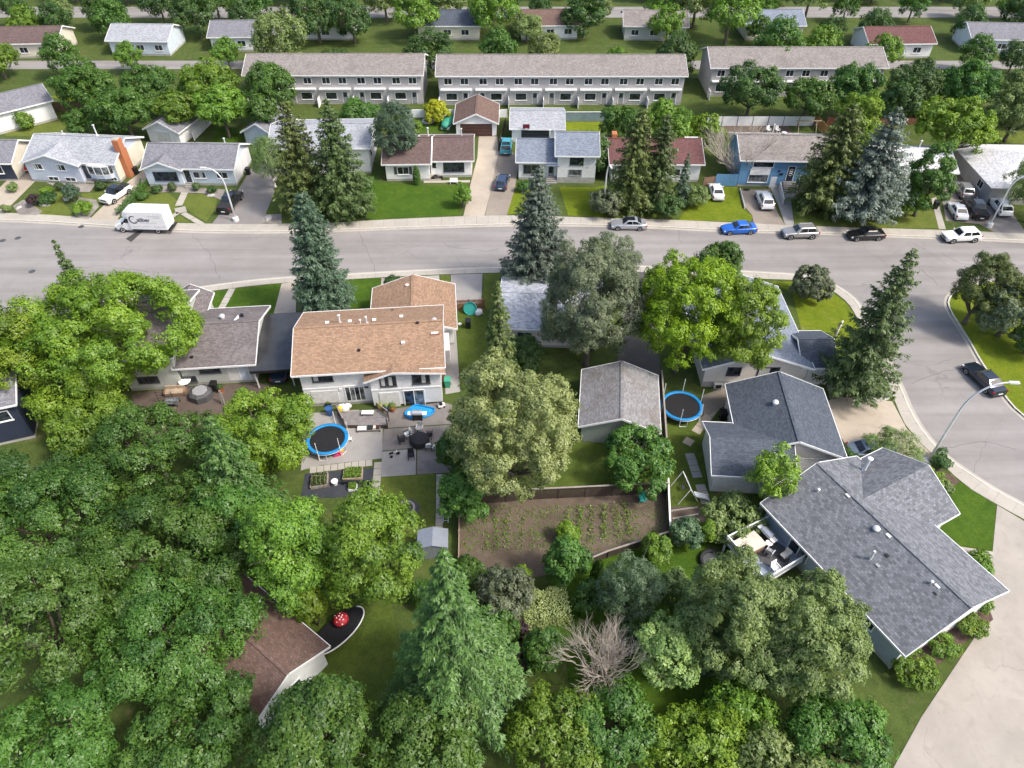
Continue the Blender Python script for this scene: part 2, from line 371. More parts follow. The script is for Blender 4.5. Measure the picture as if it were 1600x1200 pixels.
# ------------------------------------------------------------------ ground, road, pavements
def struct(o, label=None):
    o['kind'] = 'structure'
    if label: o['label'] = label
    return o
def sheet(name, pts, z, mat, th=None, label=None):
    mb = MB(); mb.prism([tuple(p[:2]) for p in pts], z-(th if th else .003), z)
    return struct(mb.build(name, mat), label)
NSH = [0]
def psheet(name, px, z, mat, th=None, label=None):
    if z > 0: NSH[0] += 1; z = z+NSH[0]*.0005
    return sheet(name, [P(a, b, z) for a, b in px], z, mat, th, label)
def resample(pts, step):
    out = [pts[0]]; acc = 0.0
    for a, b in zip(pts, pts[1:]):
        d = math.hypot(b[0]-a[0], b[1]-a[1]); t = step-acc
        while t <= d:
            out.append((a[0]+(b[0]-a[0])*t/d, a[1]+(b[1]-a[1])*t/d)); t += step
        acc = d-(t-step)
    return out
def smooth_line(pts, n=3):
    for _ in range(n):
        q = [pts[0]]
        for a, b in zip(pts, pts[1:]):
            q += [(a[0]*.75+b[0]*.25, a[1]*.75+b[1]*.25), (a[0]*.25+b[0]*.75, a[1]*.25+b[1]*.75)]
        pts = q+[pts[-1]]
    return pts
def nearest(p, line):
    best = None
    for a, b in zip(line, line[1:]):
        dx, dy = b[0]-a[0], b[1]-a[1]; L = dx*dx+dy*dy
        if L < 1e-9: continue
        t = max(0, min(1, ((p[0]-a[0])*dx+(p[1]-a[1])*dy)/L)); q = (a[0]+dx*t, a[1]+dy*t)
        d = (q[0]-p[0])**2+(q[1]-p[1])**2
        if best is None or d < best[0]: best = (d, q)
    return best[1]
def offset(line, d):
    out = []
    for i, p in enumerate(line):
        a = line[max(i-1,0)]; b = line[min(i+1,len(line)-1)]
        l = math.hypot(b[0]-a[0], b[1]-a[1]) or 1
        out.append((p[0]-(b[1]-a[1])/l*d, p[1]+(b[0]-a[0])/l*d))
    return out
def ribbon(name, a, b, z0, z1, mat, label=None):
    mb = MB()
    for i in range(len(a)-1): mb.prism([a[i], a[i+1], b[i+1], b[i]], z0, z1)
    return struct(mb.build(name, mat), label)
far_edge = smooth_line([P(*q) for q in [(-400,330),(-150,338),(0,343),(75,346),(175,352.5),(275,360),(400,362),(517,359.5),(625,355),(790,350),(892,350),(1012,353),(1122,359),(1277,363),(1387,367.5),(1532,372.5),(1600,376),(1750,383),(2100,400)]], 2)
far_walk = smooth_line([P(*q) for q in [(-400,319),(-150,327),(0,332),(75,335.5),(125,339),(200,344),(275,349),(400,350),(510,349),(562,345),(715,338),(790,336),(892,339),(1025,342.5),(1175,349),(1282,354),(1465,359),(1600,364.5),(1750,371),(2100,388)]], 2)
near_edge = smooth_line([P(*q) for q in [(-500,575),(-200,525),(0,495),(237,460),(400,436),(532,429),(650,422.5),(775,417.5),(900,415),(1050,417),(1200,426),(1250,429),(1290,438),(1314,450),(1338,468),(1350,490),(1376,540),(1409,605),(1420,635),(1440,670),(1465,700),(1490,722),(1532,750),(1555,765),(1600,789),(1700,840),(1900,960)]], 2)
near_walk = smooth_line([P(*q) for q in [(-500,587),(-200,536),(0,505),(237,469),(400,444),(532,437),(650,430.5),(710,428),(775,426),(900,424),(1050,427),(1203,436.5),(1245,437),(1280,444),(1300,453),(1325,472),(1336,490),(1360,540),(1392,610),(1403,640),(1416,668),(1440,694),(1468,720),(1497,750),(1525,770),(1556,787),(1600,812),(1700,860),(1900,985)]], 2)
east_edge = smooth_line([P(*q) for q in [(2100,415),(1800,420),(1600,430),(1520,444),(1492,454),(1480,467),(1482,482),(1495,502),(1517,537),(1532,565),(1567,615),(1582,635),(1600,650),(1700,730),(1900,850),(2100,960)]], 2)
sheet('ground', [(-900,-300),(900,-300),(900,1500),(-900,1500)], -.16, 'yard', label='ground under the whole neighbourhood')
sheet('road', [(-190,20),(190,-5),(190,112),(-190,112)], -.13, 'asphalt', label='pale grey asphalt street')
north = sheet('yard_ground', far_edge+[(260,420),(-260,420)], 0, 'yard', .15, 'grassy ground of the far block')
south = sheet('yard_ground', near_edge+[(120,-60),(-190,-60)], 0, 'yard', .15, 'grassy ground of the near block')
east = sheet('yard_ground', east_edge+[(190,30),(190,86)], 0, 'yard', .15, 'grassy ground of the corner block')
def curb(line, side, label):
    a = resample(line, 1.2); b = offset(a, side*.17); c = offset(a, -side*.012)
    ribbon('kerb', c, b, -.15, .022, 'curb', label)
    g = offset(a, -side*.42); ribbon('gutter', offset(a, -side*.014), g, -.13, -.118, 'concrete', label.replace('kerb', 'gutter'))
curb(far_edge, 1, 'concrete kerb along the far side of the street')
curb(near_edge, -1, 'concrete kerb along the near side of the street')
curb(east_edge, 1, 'concrete kerb round the corner lawn')
def walk(edge, inner, side, x_lim, label, z=.02):
    root = bpy.data.objects.new('sidewalk', None); COL.objects.link(root); struct(root, label)
    e = offset(resample(edge, 1.62), side*.19); n = 0
    for p, q in zip(e, e[1:]):
        if not x_lim(p): continue
        a, b = nearest(p, inner), nearest(q, inner)
        cx = (p[0]+q[0]+a[0]+b[0])/4; cy = (p[1]+q[1]+a[1]+b[1])/4
        sh = lambda t: (cx+(t[0]-cx)*.988, cy+(t[1]-cy)*.994)
        dz = ((n*37) % 11-5)*.0012; n += 1
        MB().prism([sh(p), sh(q), sh(b), sh(a)], -.02, z+dz).build('slab', 'concrete', root)
walk(far_edge, far_walk, 1, lambda p: -80 < p[0] < 80, 'pale concrete sidewalk slabs along the far houses')
walk(near_edge, near_walk, -1, lambda p: -58 < p[0] and p[1] > 33 and p[0] < 60, 'pale concrete sidewalk slabs along the near houses and round the corner')
# lawns --------------------------------------------------------------
Z1, Z2, Z3 = .004, .010, .016
for px, mt in [
    ([(0,198),(10,212),(90,214),(105,196),(112,172),(60,178),(28,184)], 'lawn_olive'),          # back garden by the white garage
    ([(75,150),(170,146),(170,153),(110,158)], 'lawn_yellow'),
    ([(32,319),(75,293),(96,297),(100,318),(118,338),(60,335)], 'lawn_olive'),
    ([(126,303),(160,300),(163,308),(154,322),(136,316)], 'lawn_olive'),
    ([(193,342),(212,318),(238,304),(262,301),(276,312),(279,328),(272,347)], 'lawn_olive'),
    ([(286,303),(318,303),(340,312),(334,330),(322,347),(296,330),(286,322)], 'lawn_olive'),
    ([(270,346),(280,336),(298,348)], 'lawn_olive'),
    ([(330,222),(338,200),(388,200),(392,222)], 'lawn'),
    ([(411,344),(428,304),(560,300),(562,343),(510,348)], 'lawn_dark'),
    ([(573,343),(583,262),(590,284),(655,290),(715,290),(722,294),(718,336)], 'lawn'),
    ([(652,206),(656,183),(700,180),(704,206)], 'lawn'),
    ([(793,334),(800,302),(812,296),(840,296),(870,334)], 'lawn_yellow'),
    ([(874,292),(928,293),(950,289),(950,340),(888,337)], 'lawn_yellow'),
    ([(882,205),(884,188),(942,188),(945,206)], 'lawn_yellow'),
    ([(951,288),(1060,288),(1090,340),(1030,341),(953,340)], 'lawn_dark'),
    ([(1060,344),(1095,300),(1125,292),(1152,292),(1160,325),(1176,338),(1173,347)], 'lawn_yellow'),
    ([(1242,352),(1237,312),(1252,301),(1330,300),(1452,307),(1468,357),(1380,356),(1283,352)], 'lawn_olive'),
    ([(1268,213),(1280,198),(1400,196),(1420,215)], 'lawn_olive'),
    ([(1555,224),(1560,205),(1640,205),(1640,224)], 'lawn_olive'),
    ([(245,469),(300,460),(438,443.5),(432,492),(330,488),(312,486)], 'lawn'),
    ([(528,438),(594,434.5),(591,480),(518,482)], 'lawn'),
    ([(688,430),(703,429.5),(706,458),(690,456)], 'lawn_olive'),
    ([(756,428),(781,427),(783,500),(755,478)], 'lawn_olive'),
    ([(712,478),(757,476),(770,560),(765,610),(719,608)], 'lawn_dark'),
    ([(1204,440),(1245,440),(1296,453),(1320,472),(1334,490),(1345,540),(1310,560),(1298,520),(1252,515),(1238,458)], 'lawn_yellow'),
    ([(1296,580),(1350,560),(1392,612),(1394,626),(1330,622),(1300,612)], 'lawn_dark'),  # shadow of the big spruce, put into the grass colour as a darker patch
    ([(595,746),(680,739),(679,846),(588,846)], 'lawn_olive'),
    ([(860,720),(905,690),(960,690),(1040,700),(1042,766),(940,766),(850,778)], 'lawn_dark'),
    ([(1042,640),(1105,610),(1110,680),(1104,790),(1044,800)], 'lawn_dark'),
    ([(1440,752),(1500,752),(1556,790),(1553,862),(1496,852),(1430,790)], 'lawn'),
    ([(420,940),(610,930),(640,1120),(420,1120)], 'lawn_dark'),
    ([(850,860),(1100,850),(1180,920),(1200,1120),(900,1120)], 'lawn')]:
    psheet('lawn', px, Z1, mt)
sheet('lawn', [(p[0], p[1]) for p in offset(east_edge, .2)[3:-3]]+[(120,40),(120,74)], Z1, 'lawn_yellow', label='corner lawn right of the side street')
# driveways and paths -------------------------------------------------
for nm, px, mt, lb in [
    ('driveway', [(36,258),(56,262),(62,276),(22,316),(5,333),(-40,331),(-10,302)], 'concrete_warm', 'driveway between the navy and lilac houses'),
    ('driveway', [(202,282),(230,262),(246,250),(238,268),(183,343.5),(141,341.5)], 'concrete_warm', 'concrete driveway under the white pickup'),
    ('driveway', [(331,350),(370,300),(392,264),(402,255),(436,262),(428,302),(409,350)], 'drive_grey', 'grey driveway under the black pickup'),
    ('driveway', [(724,337.5),(757,337),(779,248),(777,213),(748,213),(746,246),(737,280)], 'concrete_warm', 'pale driveway leading to the brown garage'),
    ('driveway', [(758,337),(792,336),(804,296),(813,240),(779,236)], 'drive_brown', 'brown driveway under the dark blue hatchback'),
    ('driveway', [(1158,296),(1203,296),(1214,330),(1226,351),(1178,349),(1175,336),(1163,322)], 'drive_brown', 'driveway of the blue house'),
    ('path', [(1203,292),(1215,288),(1306,294),(1304,299),(1250,300),(1236,312),(1241,352),(1227,351.5),(1216,320)], 'concrete_grey', 'grey concrete path to the steps of the blue house'),
    ('driveway', [(1470,300),(1482,250),(1515,250),(1545,300),(1570,345),(1598,364),(1552,362),(1530,350),(1478,345)], 'drive_brown', 'brown driveway with four parked vehicles'),
    ('driveway', [(1537,322),(1580,330),(1604,365),(1556,363)], 'drive_grey', 'grey driveway strip under the white crossover'),
    ('path', [(1455,310),(1463,308),(1478,358),(1467,358)], 'concrete', 'narrow concrete path beside the white sedan'),
    ('driveway', [(440,443),(463,440),(462,500),(425,500)], 'concrete_warm', 'concrete driveway leading to the carport'),
    ('driveway', [(596,434.5),(625,433.5),(686,430),(690,470),(625,475),(594,478)], 'concrete', 'concrete driveway of the tan roofed house'),
    ('driveway', [(704,429),(754,427.5),(752,474),(707,475)], 'concrete_grey', 'concrete parking pad before the red fence'),
    ('path', [(692,508),(712,508),(719,612),(696,616)], 'concrete_grey', 'concrete walk along the tan roofed house'),
    ('driveway', [(985,424),(1020,426),(1034,600),(960,590)], 'asphalt_dark', 'dark driveway behind the grey garage'),
    ('driveway', [(1285,640),(1282,628),(1318,620),(1394,627),(1417,670),(1441,695),(1472,726),(1340,712),(1325,700)], 'concrete_warm', 'broad concrete driveway of the L shaped bungalow'),
    ('path', [(1287,578),(1297,578),(1316,622),(1297,624)], 'concrete_grey', 'short concrete path beside the big spruce'),
    ('driveway', [(1558,789),(1600,814),(1760,900),(1760,1320),(1330,1320),(1440,1120),(1520,1000),(1548,948),(1551,862)], 'concrete_drive', 'wide concrete driveway of the charcoal roofed house'),
    ('path', [(1495,853),(1552,862),(1550,878),(1500,866)], 'concrete', 'front path of the charcoal roofed house'),
    ('patio', [(1097,618),(1140,602),(1190,598),(1180,615),(1120,640),(1100,655)], 'drive_brown', 'worn concrete pad behind the stucco house')]:
    psheet(nm, px, Z2, mt, label=lb)
# driveway and patio joints
for px in [((1285,650),(1395,660)),((1318,622),(1345,700)),((1292,640),(1290,690)),((1551,905),(1660,935)),((1548,948),(1680,990)),((1500,1035),(1700,1100)),((1600,815),(1560,960)),((1590,900),(1520,1090)),((1470,1090),(1720,1180)),((1690,870),(1640,1150)),((724,300),(775,296)),((730,318),(765,316)),((1180,340),(1200,348)),((710,450),(753,449)),((728,428),(730,474)),((640,432),(641,474))]:
    a, b = P3(*px[0], Z2+.002), P3(*px[1], Z2+.002)
    struct(MB().bar(a, b, .05, .006).build('driveway_joint', 'dark_grey'), 'joint line in a concrete driveway')
# road repairs and covers
for px in [[(710,347),(762,345),(763,348.5),(711,351)],[(196,373),(215,361),(224,361),(205,378)],[(925,348),(955,349),(955,351),(925,350)],[(1277,362.5),(1330,365),(1330,366.5),(1277,364)]]:
    psheet('road_patch', px, -.124, 'asphalt_patch', label='dark patch on the street')
for x, y in [(4,376),(28,372),(50,424),(127,354)]:
    X, Y = P(x, y, -.13); mb = MB(); mb.lathe(X, Y, [(.42,-.135),(.42,-.122),(.34,-.118)], 18)
    tag(mb.build('manhole_cover', 'dark_grey'), {4: 'round iron manhole cover at the far end of the street', 28: 'round iron manhole cover next to the outermost one', 50: 'lone round iron manhole cover in mid street above the small spruce', 127: 'round iron drain cover at the kerb before the box truck'}[x], 'manhole cover')
# main house patio ----------------------------------------------------
pat = bpy.data.objects.new('patio', None); COL.objects.link(pat); struct(pat, 'stained concrete patio behind the tan roofed house')
for px, mt in [([(478,646),(560,640),(598,668),(597,716),(500,727),(470,735)], 'concrete_grey'),([(600,641),(690,628),(706,632),(708,662),(652,665.5),(600,669)], 'concrete_stained'),
               ([(599.5,670.5),(651,667),(650.5,699),(597,704.5)], 'concrete_stained'),([(653,667),(708,663.5),(706,738),(651.5,741),(652,700)], 'concrete_stained'),([(597,706),(650,700.5),(649.5,741.5),(595.5,745)], 'concrete_grey')]:
    MB().prism([P(a, b, .03) for a, b in px], -.01, .03).build('slab', mt, pat)
pav = bpy.data.objects.new('paver_path', None); COL.objects.link(pav); struct(pav, 'row of pale concrete pavers round the vegetable beds')
def pavers(a, b, n, w, root, z=.05, mt='concrete'):
    A, B = Vector(P(*a)), Vector(P(*b)); d = (B-A)/n; r = Vector((-d.y, d.x)).normalized()*w/2
    for i in range(n):
        p = A+d*(i+.03); q = A+d*(i+.96); j = ((i*7) % 5-2)*.012
        MB().prism([tuple(p-r), tuple(q-r), tuple(q+r*(1+j)), tuple(p+r*(1+j))], -.01, z+j*.5).build('paver', mt, root)
pavers((484,735), (582,723), 9, .75, pav); pavers((591,722), (584,810), 8, .72, pav)
pav2 = bpy.data.objects.new('paver_path', None); COL.objects.link(pav2); struct(pav2, 'row of pale pavers along the right side of the back lawn')
pavers((687,741), (686,832), 9, .62, pav2)
pav3 = bpy.data.objects.new('paver_path', None); COL.objects.link(pav3); struct(pav3, 'winding paver path beside the blue trampoline')
pavers((1121,632), (1072,695), 7, .9, pav3, .03, 'concrete_warm'); pavers((1074,699), (1104,788), 9, .9, pav3, .03, 'concrete_grey')
pav4 = bpy.data.objects.new('paver_path', None); COL.objects.link(pav4); struct(pav4, 'stepping stones across the front lawn left of the carport driveway')
pavers((363,451), (345,484), 7, .8, pav4)
pav5 = bpy.data.objects.new('paver_path', None); COL.objects.link(pav5); struct(pav5, 'curved path of pale slabs before the grey roofed house')
pavers((291,296), (279,322), 3, 1.0, pav5); pavers((281,324), (284,333), 1, 1.5, pav5); pavers((286,333), (316,351), 2, .8, pav5); pavers((279,332), (262,343), 1, .7, pav5)
# soil and beds
psheet('garden_soil', [(716,800),(750,786),(830,778),(1041,768),(1042,832),(950,862),(900,890),(820,905),(715,880)], Z2, 'soil', label='bare brown soil of the vegetable garden')
psheet('garden_fabric', [(477,740),(586,731),(580,772),(520,778),(470,778)], Z2, 'fabric_ground', label='dark landscape fabric under the raised beds')
for px, lb in [([(20,322),(36,312),(48,318),(66,330),(58,336),(30,335)], 'gravel bed by the kerb of the lilac house'),([(114,326),(124,308),(150,312),(155,322),(138,342),(118,340)], 'gravel bed beside the white pickup'),
           ([(238,302),(250,290),(352,296),(345,312),(318,302),(262,300)], 'gravel bed below the grey roofed house'),([(406,348),(415,335),(440,334),(440,350)], 'rocky bed at the foot of the tall twin spruces'),
           ([(72,285),(150,288),(140,300),(105,300),(96,296)], 'gravel bed under the bay window')]:
    psheet('gravel_bed', px, Z2, 'gravel', label=lb)
psheet('planting_bed', [(1398,1049),(1470,985),(1542,940),(1552,968),(1500,1010),(1440,1060)], Z2, 'mulch', label='mulched bed along the white gable wall')
psheet('planting_bed', [(1425,730),(1450,722),(1500,752),(1490,760),(1440,756)], Z2, 'mulch', label='mulched bed round the tall lamp')
psheet('brick_patio', [(205,616),(272,606),(396,598),(430,602),(432,640),(340,676),(230,690)], Z2, 'patio_brick', label='brown paved patio behind the dusky roofed house')
psheet('garden_soil', [(1118,216),(1124,196),(1228,192),(1244,214)], Z1, 'soil', label='dry bare ground behind the blue house')
psheet('garden_soil', [(1044,792),(1100,790),(1105,815),(1050,820)], Z2, 'soil_dark', label='dark soil beds beside the slide')
# ------------------------------------------------------------------ houses
def block(root, x0, x1, y0, y1, h, rise, axis='x', ov=.45, roof='roof_grey', wall='side_white', found=.35, fascia='white', z0=0.0, ym=None, og=None, wallb=None, cap=True):
    og = ov if og is None else og
    if axis == 'x': a0, a1, b0, b1 = x0, x1, y0, y1
    else: a0, a1, b0, b1 = y0, y1, x0, x1
    m = (b0+b1)/2 if ym is None else ym
    zr = h+rise; s0 = rise/(m-b0); s1 = rise/(b1-m); t = .14
    MB().extr([(b0,z0+found),(b1,z0+found),(b1,h),(m,zr-.02),(b0,h)], a0, a1, axis).build('wall', wall, root)
    if found: 
        q = MB(); i = .03
        if axis == 'x': q.box(a0+i,a1-i,b0+i,b1-i,z0-.1,z0+found+.01)
        else: q.box(b0+i,b1-i,a0+i,a1-i,z0-.1,z0+found+.01)
        q.build('foundation', 'found', root)
    e0, e1 = h-ov*s0, h-ov*s1; T = t*1.05
    sec = [(b0-ov,e0+.02),(b0-ov,e0+T),(m,zr+T),(b1+ov,e1+T),(b1+ov,e1+.02),(m,zr+.02)]
    ro = MB().extr(sec, a0-og, a1+og, axis).build('roof', roof, root)
    w = .03
    def pt(a, b, z): return (a, b, z) if axis == 'x' else (b, a, z)
    for b, e, sg in ((b0-ov, e0, -1), (b1+ov, e1, 1)):
        MB().bar(pt(a0-og-w, b+sg*w, e+.075), pt(a1+og+w, b+sg*w, e+.075), .06, .2).build('gutter', fascia, root)
    for a, sg in ((a0-og, -1), (a1+og, 1)):
        q = MB()
        for (b, e) in ((b0-ov, e0), (b1+ov, e1)):
            q.bar(pt(a+sg*.025, b, e+.07), pt(a+sg*.025, m, zr+.07), .05, .22)
        q.build('rake_board', fascia, root)
    if cap:
        MB().bar(pt(a0-og, m, zr+T+.005), pt(a1+og, m, zr+T+.005), .3, .035).build('ridge_cap', roof, ro)
    return ro
def wp(side, pl, u, z, n):
    return {'f': (u, pl-n, z), 'b': (u, pl+n, z), 'r': (pl+n, u, z), 'l': (pl-n, u, z)}[side]
def panel(mb, side, pl, u0, u1, z0, z1, n0, n1):
    p = [wp(side, pl, u0, z0, n0), wp(side, pl, u1, z1, n1)]
    return mb.box(min(p[0][0],p[1][0]), max(p[0][0],p[1][0]), min(p[0][1],p[1][1]), max(p[0][1],p[1][1]), z0, z1)
def win(root, side, pl, u, z, w, h, n=2, frame='white', pane='glass', fw=.09, cur=0, sill=True):
    mb = MB(); u0, u1, z1 = u-w/2, u+w/2, z+h
    panel(mb, side, pl, u0-fw, u1+fw, z1, z1+fw, .0, .06); panel(mb, side, pl, u0-fw, u1+fw, z-fw, z, .0, .06)
    panel(mb, side, pl, u0-fw, u0, z, z1, .0, .058); panel(mb, side, pl, u1, u1+fw, z, z1, .0, .058)
    for i in range(1, n): panel(mb, side, pl, u0+w*i/n-.03, u0+w*i/n+.03, z, z1, .0, .05)
    o = mb.build('window', frame, root)
    for i in range(n):
        panel(MB(), side, pl, u0+w*i/n+(.03 if i else 0), u0+w*(i+1)/n-(.03 if i < n-1 else 0), z, z1, -.02, .02).build('pane', pane, o)
        if cur & (1 << i): panel(MB(), side, pl, u0+w*i/n+.06, u0+w*(i+.55)/n, z+.04, z1-.04, .0, .026).build('curtain', 'curtain', o)
    if sill: panel(MB(), side, pl, u0-fw-.04, u1+fw+.04, z-fw-.05, z-fw, .0, .11).build('sill', frame, o)
    return o
def door(root, side, pl, u, z, w, h, mat='white', frame='white', glass=None):
    mb = MB(); fw = .09; u0, u1 = u-w/2, u+w/2
    panel(mb, side, pl, u0-fw, u0, z, z+h+fw, 0, .06); panel(mb, side, pl, u1, u1+fw, z, z+h+fw, 0, .06); panel(mb, side, pl, u0, u1, z+h, z+h+fw, 0, .058)
    d = panel(MB(), side, pl, u0, u1, z, z+h, -.02, .03).build('door', mat, root)
    mb.build('frame', frame, d)
    panel(MB(), side, pl, u1-.16, u1-.1, z+.95, z+1.05, .03, .09).build('handle', 'metal', d)
    if glass: panel(MB(), side, pl, u0+.15, u1-.15, z+h*glass, z+h-.15, .03, .04).build('pane', 'glass', d)
    return d
def garage_door(root, side, pl, u, z, w, h, mat='white', frame='white', rows=4):
    mb = MB(); fw = .12; u0, u1 = u-w/2, u+w/2
    panel(mb, side, pl, u0-fw, u0, z, z+h+fw, 0, .05); panel(mb, side, pl, u1, u1+fw, z, z+h+fw, 0, .05); panel(mb, side, pl, u0, u1, z+h, z+h+fw, 0, .048)
    d = mb.build('garage_door', frame, root)
    for i in range(rows): panel(MB(), side, pl, u0, u1, z+h*i/rows+.012, z+h*(i+1)/rows-.012, -.02, .03).build('panel', mat, d)
    return d
def slider(root, side, pl, u, z, w, h, n=2, frame='white'):
    mb = MB(); u0, u1 = u-w/2, u+w/2; fw = .08
    panel(mb, side, pl, u0-fw, u0, z, z+h+fw, 0, .06); panel(mb, side, pl, u1, u1+fw, z, z+h+fw, 0, .06); panel(mb, side, pl, u0, u1, z+h, z+h+fw, 0, .058)
    for i in range(1, n): panel(mb, side, pl, u0+w*i/n-.04, u0+w*i/n+.04, z, z+h, 0, .05)
    d = mb.build('sliding_door', frame, root)
    for i in range(n): panel(MB(), side, pl, u0+w*i/n+.04, u0+w*(i+1)/n-.04, z, z+h, -.02, .02).build('pane', 'glass' if i % 2 == 0 else 'glass_pale', d)
    return d
def box_vent(root, x, y, z, mat='white_dirty', s=.34):
    q = MB(); q.box(x-s/2+.04,x+s/2-.04,y-s/2+.04,y+s/2-.04,z-.2,z+.12); q.box(x-s/2,x+s/2,y-s/2,y+s/2,z+.12,z+.2); q.build('roof_vent', mat, root)
def flue(root, x, y, z, h=.9, r=.09, mat='galv', cap=True):
    q = MB(); q.lathe(x, y, [(.26,z-.1),(.24,z+.06),(r*1.15,z+.1),(r,z+.14),(r,z+h)]+([(r*1.8,z+h+.02),(r*1.9,z+h+.12),(r*.6,z+h+.18)] if cap else []), 12); q.build('flue_pipe', mat, root, 40)
def turbine(root, x, y, z, mat='galv'):
    q = MB(); q.lathe(x, y, [(.2,z-.15),(.17,z+.2),(.27,z+.26),(.3,z+.42),(.2,z+.56),(.05,z+.6)], 14); q.build('roof_turbine', mat, root, 40)
def house(name, label, loc, rot, cat='house', group=None): return thing(name, label, cat, (loc[0], loc[1], 0), R_(rot), group)
def steps(root, x, y, w, n, d=.3, rise=.18, mat='concrete_grey'):
    for i in range(n): MB().box(x-w/2,x+w/2,y-d*(n-i),y-d*(n-i-1)-.005,-.02,rise*(i+1)).build('step', mat, root)
# N0 navy house, half out of the picture
h = house('bungalow', 'navy fronted bungalow with cream side wall and grey roof at the picture edge', (-91,99.2), 0)
ro = block(h, 0, 16, 0, 6.8, 3.1, 1.7, roof='roof_grey', wall='side_cream'); MB().box(-.02,16.0,-.06,-.005,.35,2.95).build('front_cladding', 'side_navy', h)
win(h, 'f', -.06, 13.6, 1.3, 1.5, 1.1, 1); win(h, 'f', -.06, 8.5, 1.3, 2, 1.2, 2)
# N1 lilac split level
h = house('split_level_house', 'lilac sided house with pale grey roof, front gable and orange brick chimney', (-72.7,99.9), -5.5)
ro = block(h, 0, 13.5, 0, 8.4, 3.25, 1.8, roof='roof_light', wall='side_lilac')
MB().box(13.505,13.56,-.02,8.42,.4,3.2).build('side_cladding', 'side_cream', h)
block(h, .05, 8.3, -.9, 4.5, 3.2, 1.35, 'y', roof='roof_light', wall='side_lilac', og=.5, cap=False)
for u in (2.0, 5.6): win(h, 'f', -.9, u, 2.15, 1.25, .8, 2, cur=1)
for u in (3.6, 6.3): win(h, 'f', -.9, u, .42, 1.5, .5, 2, sill=False)
bay = MB(); pts = [(9.2,0),(9.5,-.55),(10.6,-.8),(11.8,-.8),(12.7,-.5),(13.0,0)]
bay.prism(pts, .9, 1.5).build('bay_base', 'side_lilac', h); MB().prism(pts, 2.85, 3.0).build('bay_head', 'white', h)
b = MB()
for p in pts: b.box(p[0]-.05,p[0]+.05,p[1]-.05,p[1]+.05,1.5,2.85)
for p, q in zip(pts, pts[1:]):
    for z in (1.54, 2.8): b.bar((p[0],p[1],z),(q[0],q[1],z),.08,.08)
b = b.build('bay_window', 'white', h)
for p, q in zip(pts, pts[1:]): MB().bar((p[0],p[1],2.17),(q[0],q[1],2.17),.03,1.34).build('pane', 'glass_pale', b)
win(h, 'f', -.0, 10.6, .35, 1.2, .45, 2, sill=False); win(h, 'f', 0, 12.6, .35, .9, .45, 2, sill=False)
door(h, 'f', 0, 8.72, .5, .85, 2.05, 'door_dark', glass=.45); steps(h, 8.8, -.05, 1.4, 2)
c = MB(); c.box(13.6,14.35,1.6,3.1,0,4.2).box(13.5,14.4,1.55,2.75,4.2,5.9).build('chimney', 'brick', h); MB().box(13.62,14.28,1.7,2.6,5.9,6.02).build('chimney_cap', 'concrete', h)
flue(ro, 9.2, 4.9, 5.05, 1.5, .1); flue(ro, 3.5, 5.2, 4.9, .35, .06)
# N2
h = house('bungalow', 'pale blue bungalow with mid grey roof, small front gable and wide picture window', (-54.4,98.0), -1.5)
ro = block(h, 0, 13.0, 0, 7.6, 2.95, 1.75, roof='roof_grey', wall='side_pale')
MB().box(13.005,13.05,-.02,7.62,.4,2.9).build('side_cladding', 'side_white', h)
block(h, -.05, 5.3, -.5, 3.4, 2.9, 1.05, 'y', roof='roof_grey', wall='side_pale', cap=False)
win(h, 'f', -.5, 2.9, 1.05, 3.4, 1.25, 3, frame='sign_ink'); door(h, 'f', 0, 6.0, .5, .9, 2.05, 'door_dark', glass=.4); win(h, 'f', 0, 7.8, 1.25, 1.7, .9, 2, cur=2); win(h, 'f', 0, 11.2, 1.25, 1.6, .9, 2)
steps(h, 6.1, -.05, 1.5, 3); flue(ro, 11.2, 4.1, 4.55, .9, .09); box_vent(ro, 6.6, 4.2, 4.6, 'dark_grey', .3)
# N25 behind the twin spruces
h = house('bi_level_house', 'tall white house with pale grey roof half hidden behind the twin spruces', (-36.3,101.0), 2)
ro = block(h, 0, 14.6, 0, 9.6, 4.3, 1.5, roof='roof_light', wall='side_white'); win(h, 'r', 14.6, 2.2, 2.2, .9, 1.2, 1, frame='dark_grey'); win(h, 'f', 0, 3, 2.4, 1.8, 1.1); win(h, 'f', 0, 9, 2.4, 1.8, 1.1)
win(h, 'r', 14.6, 6.5, 2.6, .8, .8, 1)
# N3 white bungalow, brown roof
h = house('bungalow', 'white bungalow with dark brown two part roof above a bright green lawn', (-19.0,99.1), 1.5)
ro = block(h, 0, 6.55, 0, 9.0, 2.95, 1.75, roof='roof_brown', wall='side_white'); ro2 = block(h, 6.7, 12.9, .95, 9.1, 2.9, 1.6, roof='roof_brown', wall='side_white', ym=4.9, og=.4)
MB().bar((6.95,-.4,2.93),(6.95,4.45,4.92),.12,.12).build('roof_flashing', 'white', h)
win(h, 'f', 0, 2.6, 1.15, 1.6, 1.1, 2)
for u in (1.5, 3.7): panel(MB(), 'f', 0, u-.25, u+.25, 1.1, 2.3, 0, .05).build('shutter', 'dark_grey', h)
door(h, 'f', .95, 6.95+.3, .55, .9, 2.0, 'white', glass=.5); win(h, 'f', .95, 10.2, 1.0, 3.0, 1.4, 3, frame='sign_ink'); steps(h, 7.2, .9, 2.0, 3, mat='concrete_warm')
MB().box(5.6,12.6,-.75,-.1,-.01,.05).build('front_walk', 'concrete', h); flue(ro, 6.3, 5.3, 4.4, 1.4, .1); flue(ro, 3.4, 5.1, 4.5, .35, .12); box_vent(ro, 4.9, 5.2, 4.5); flue(ro2, 11.4, 5.6, 4.2, 1.3, .08)
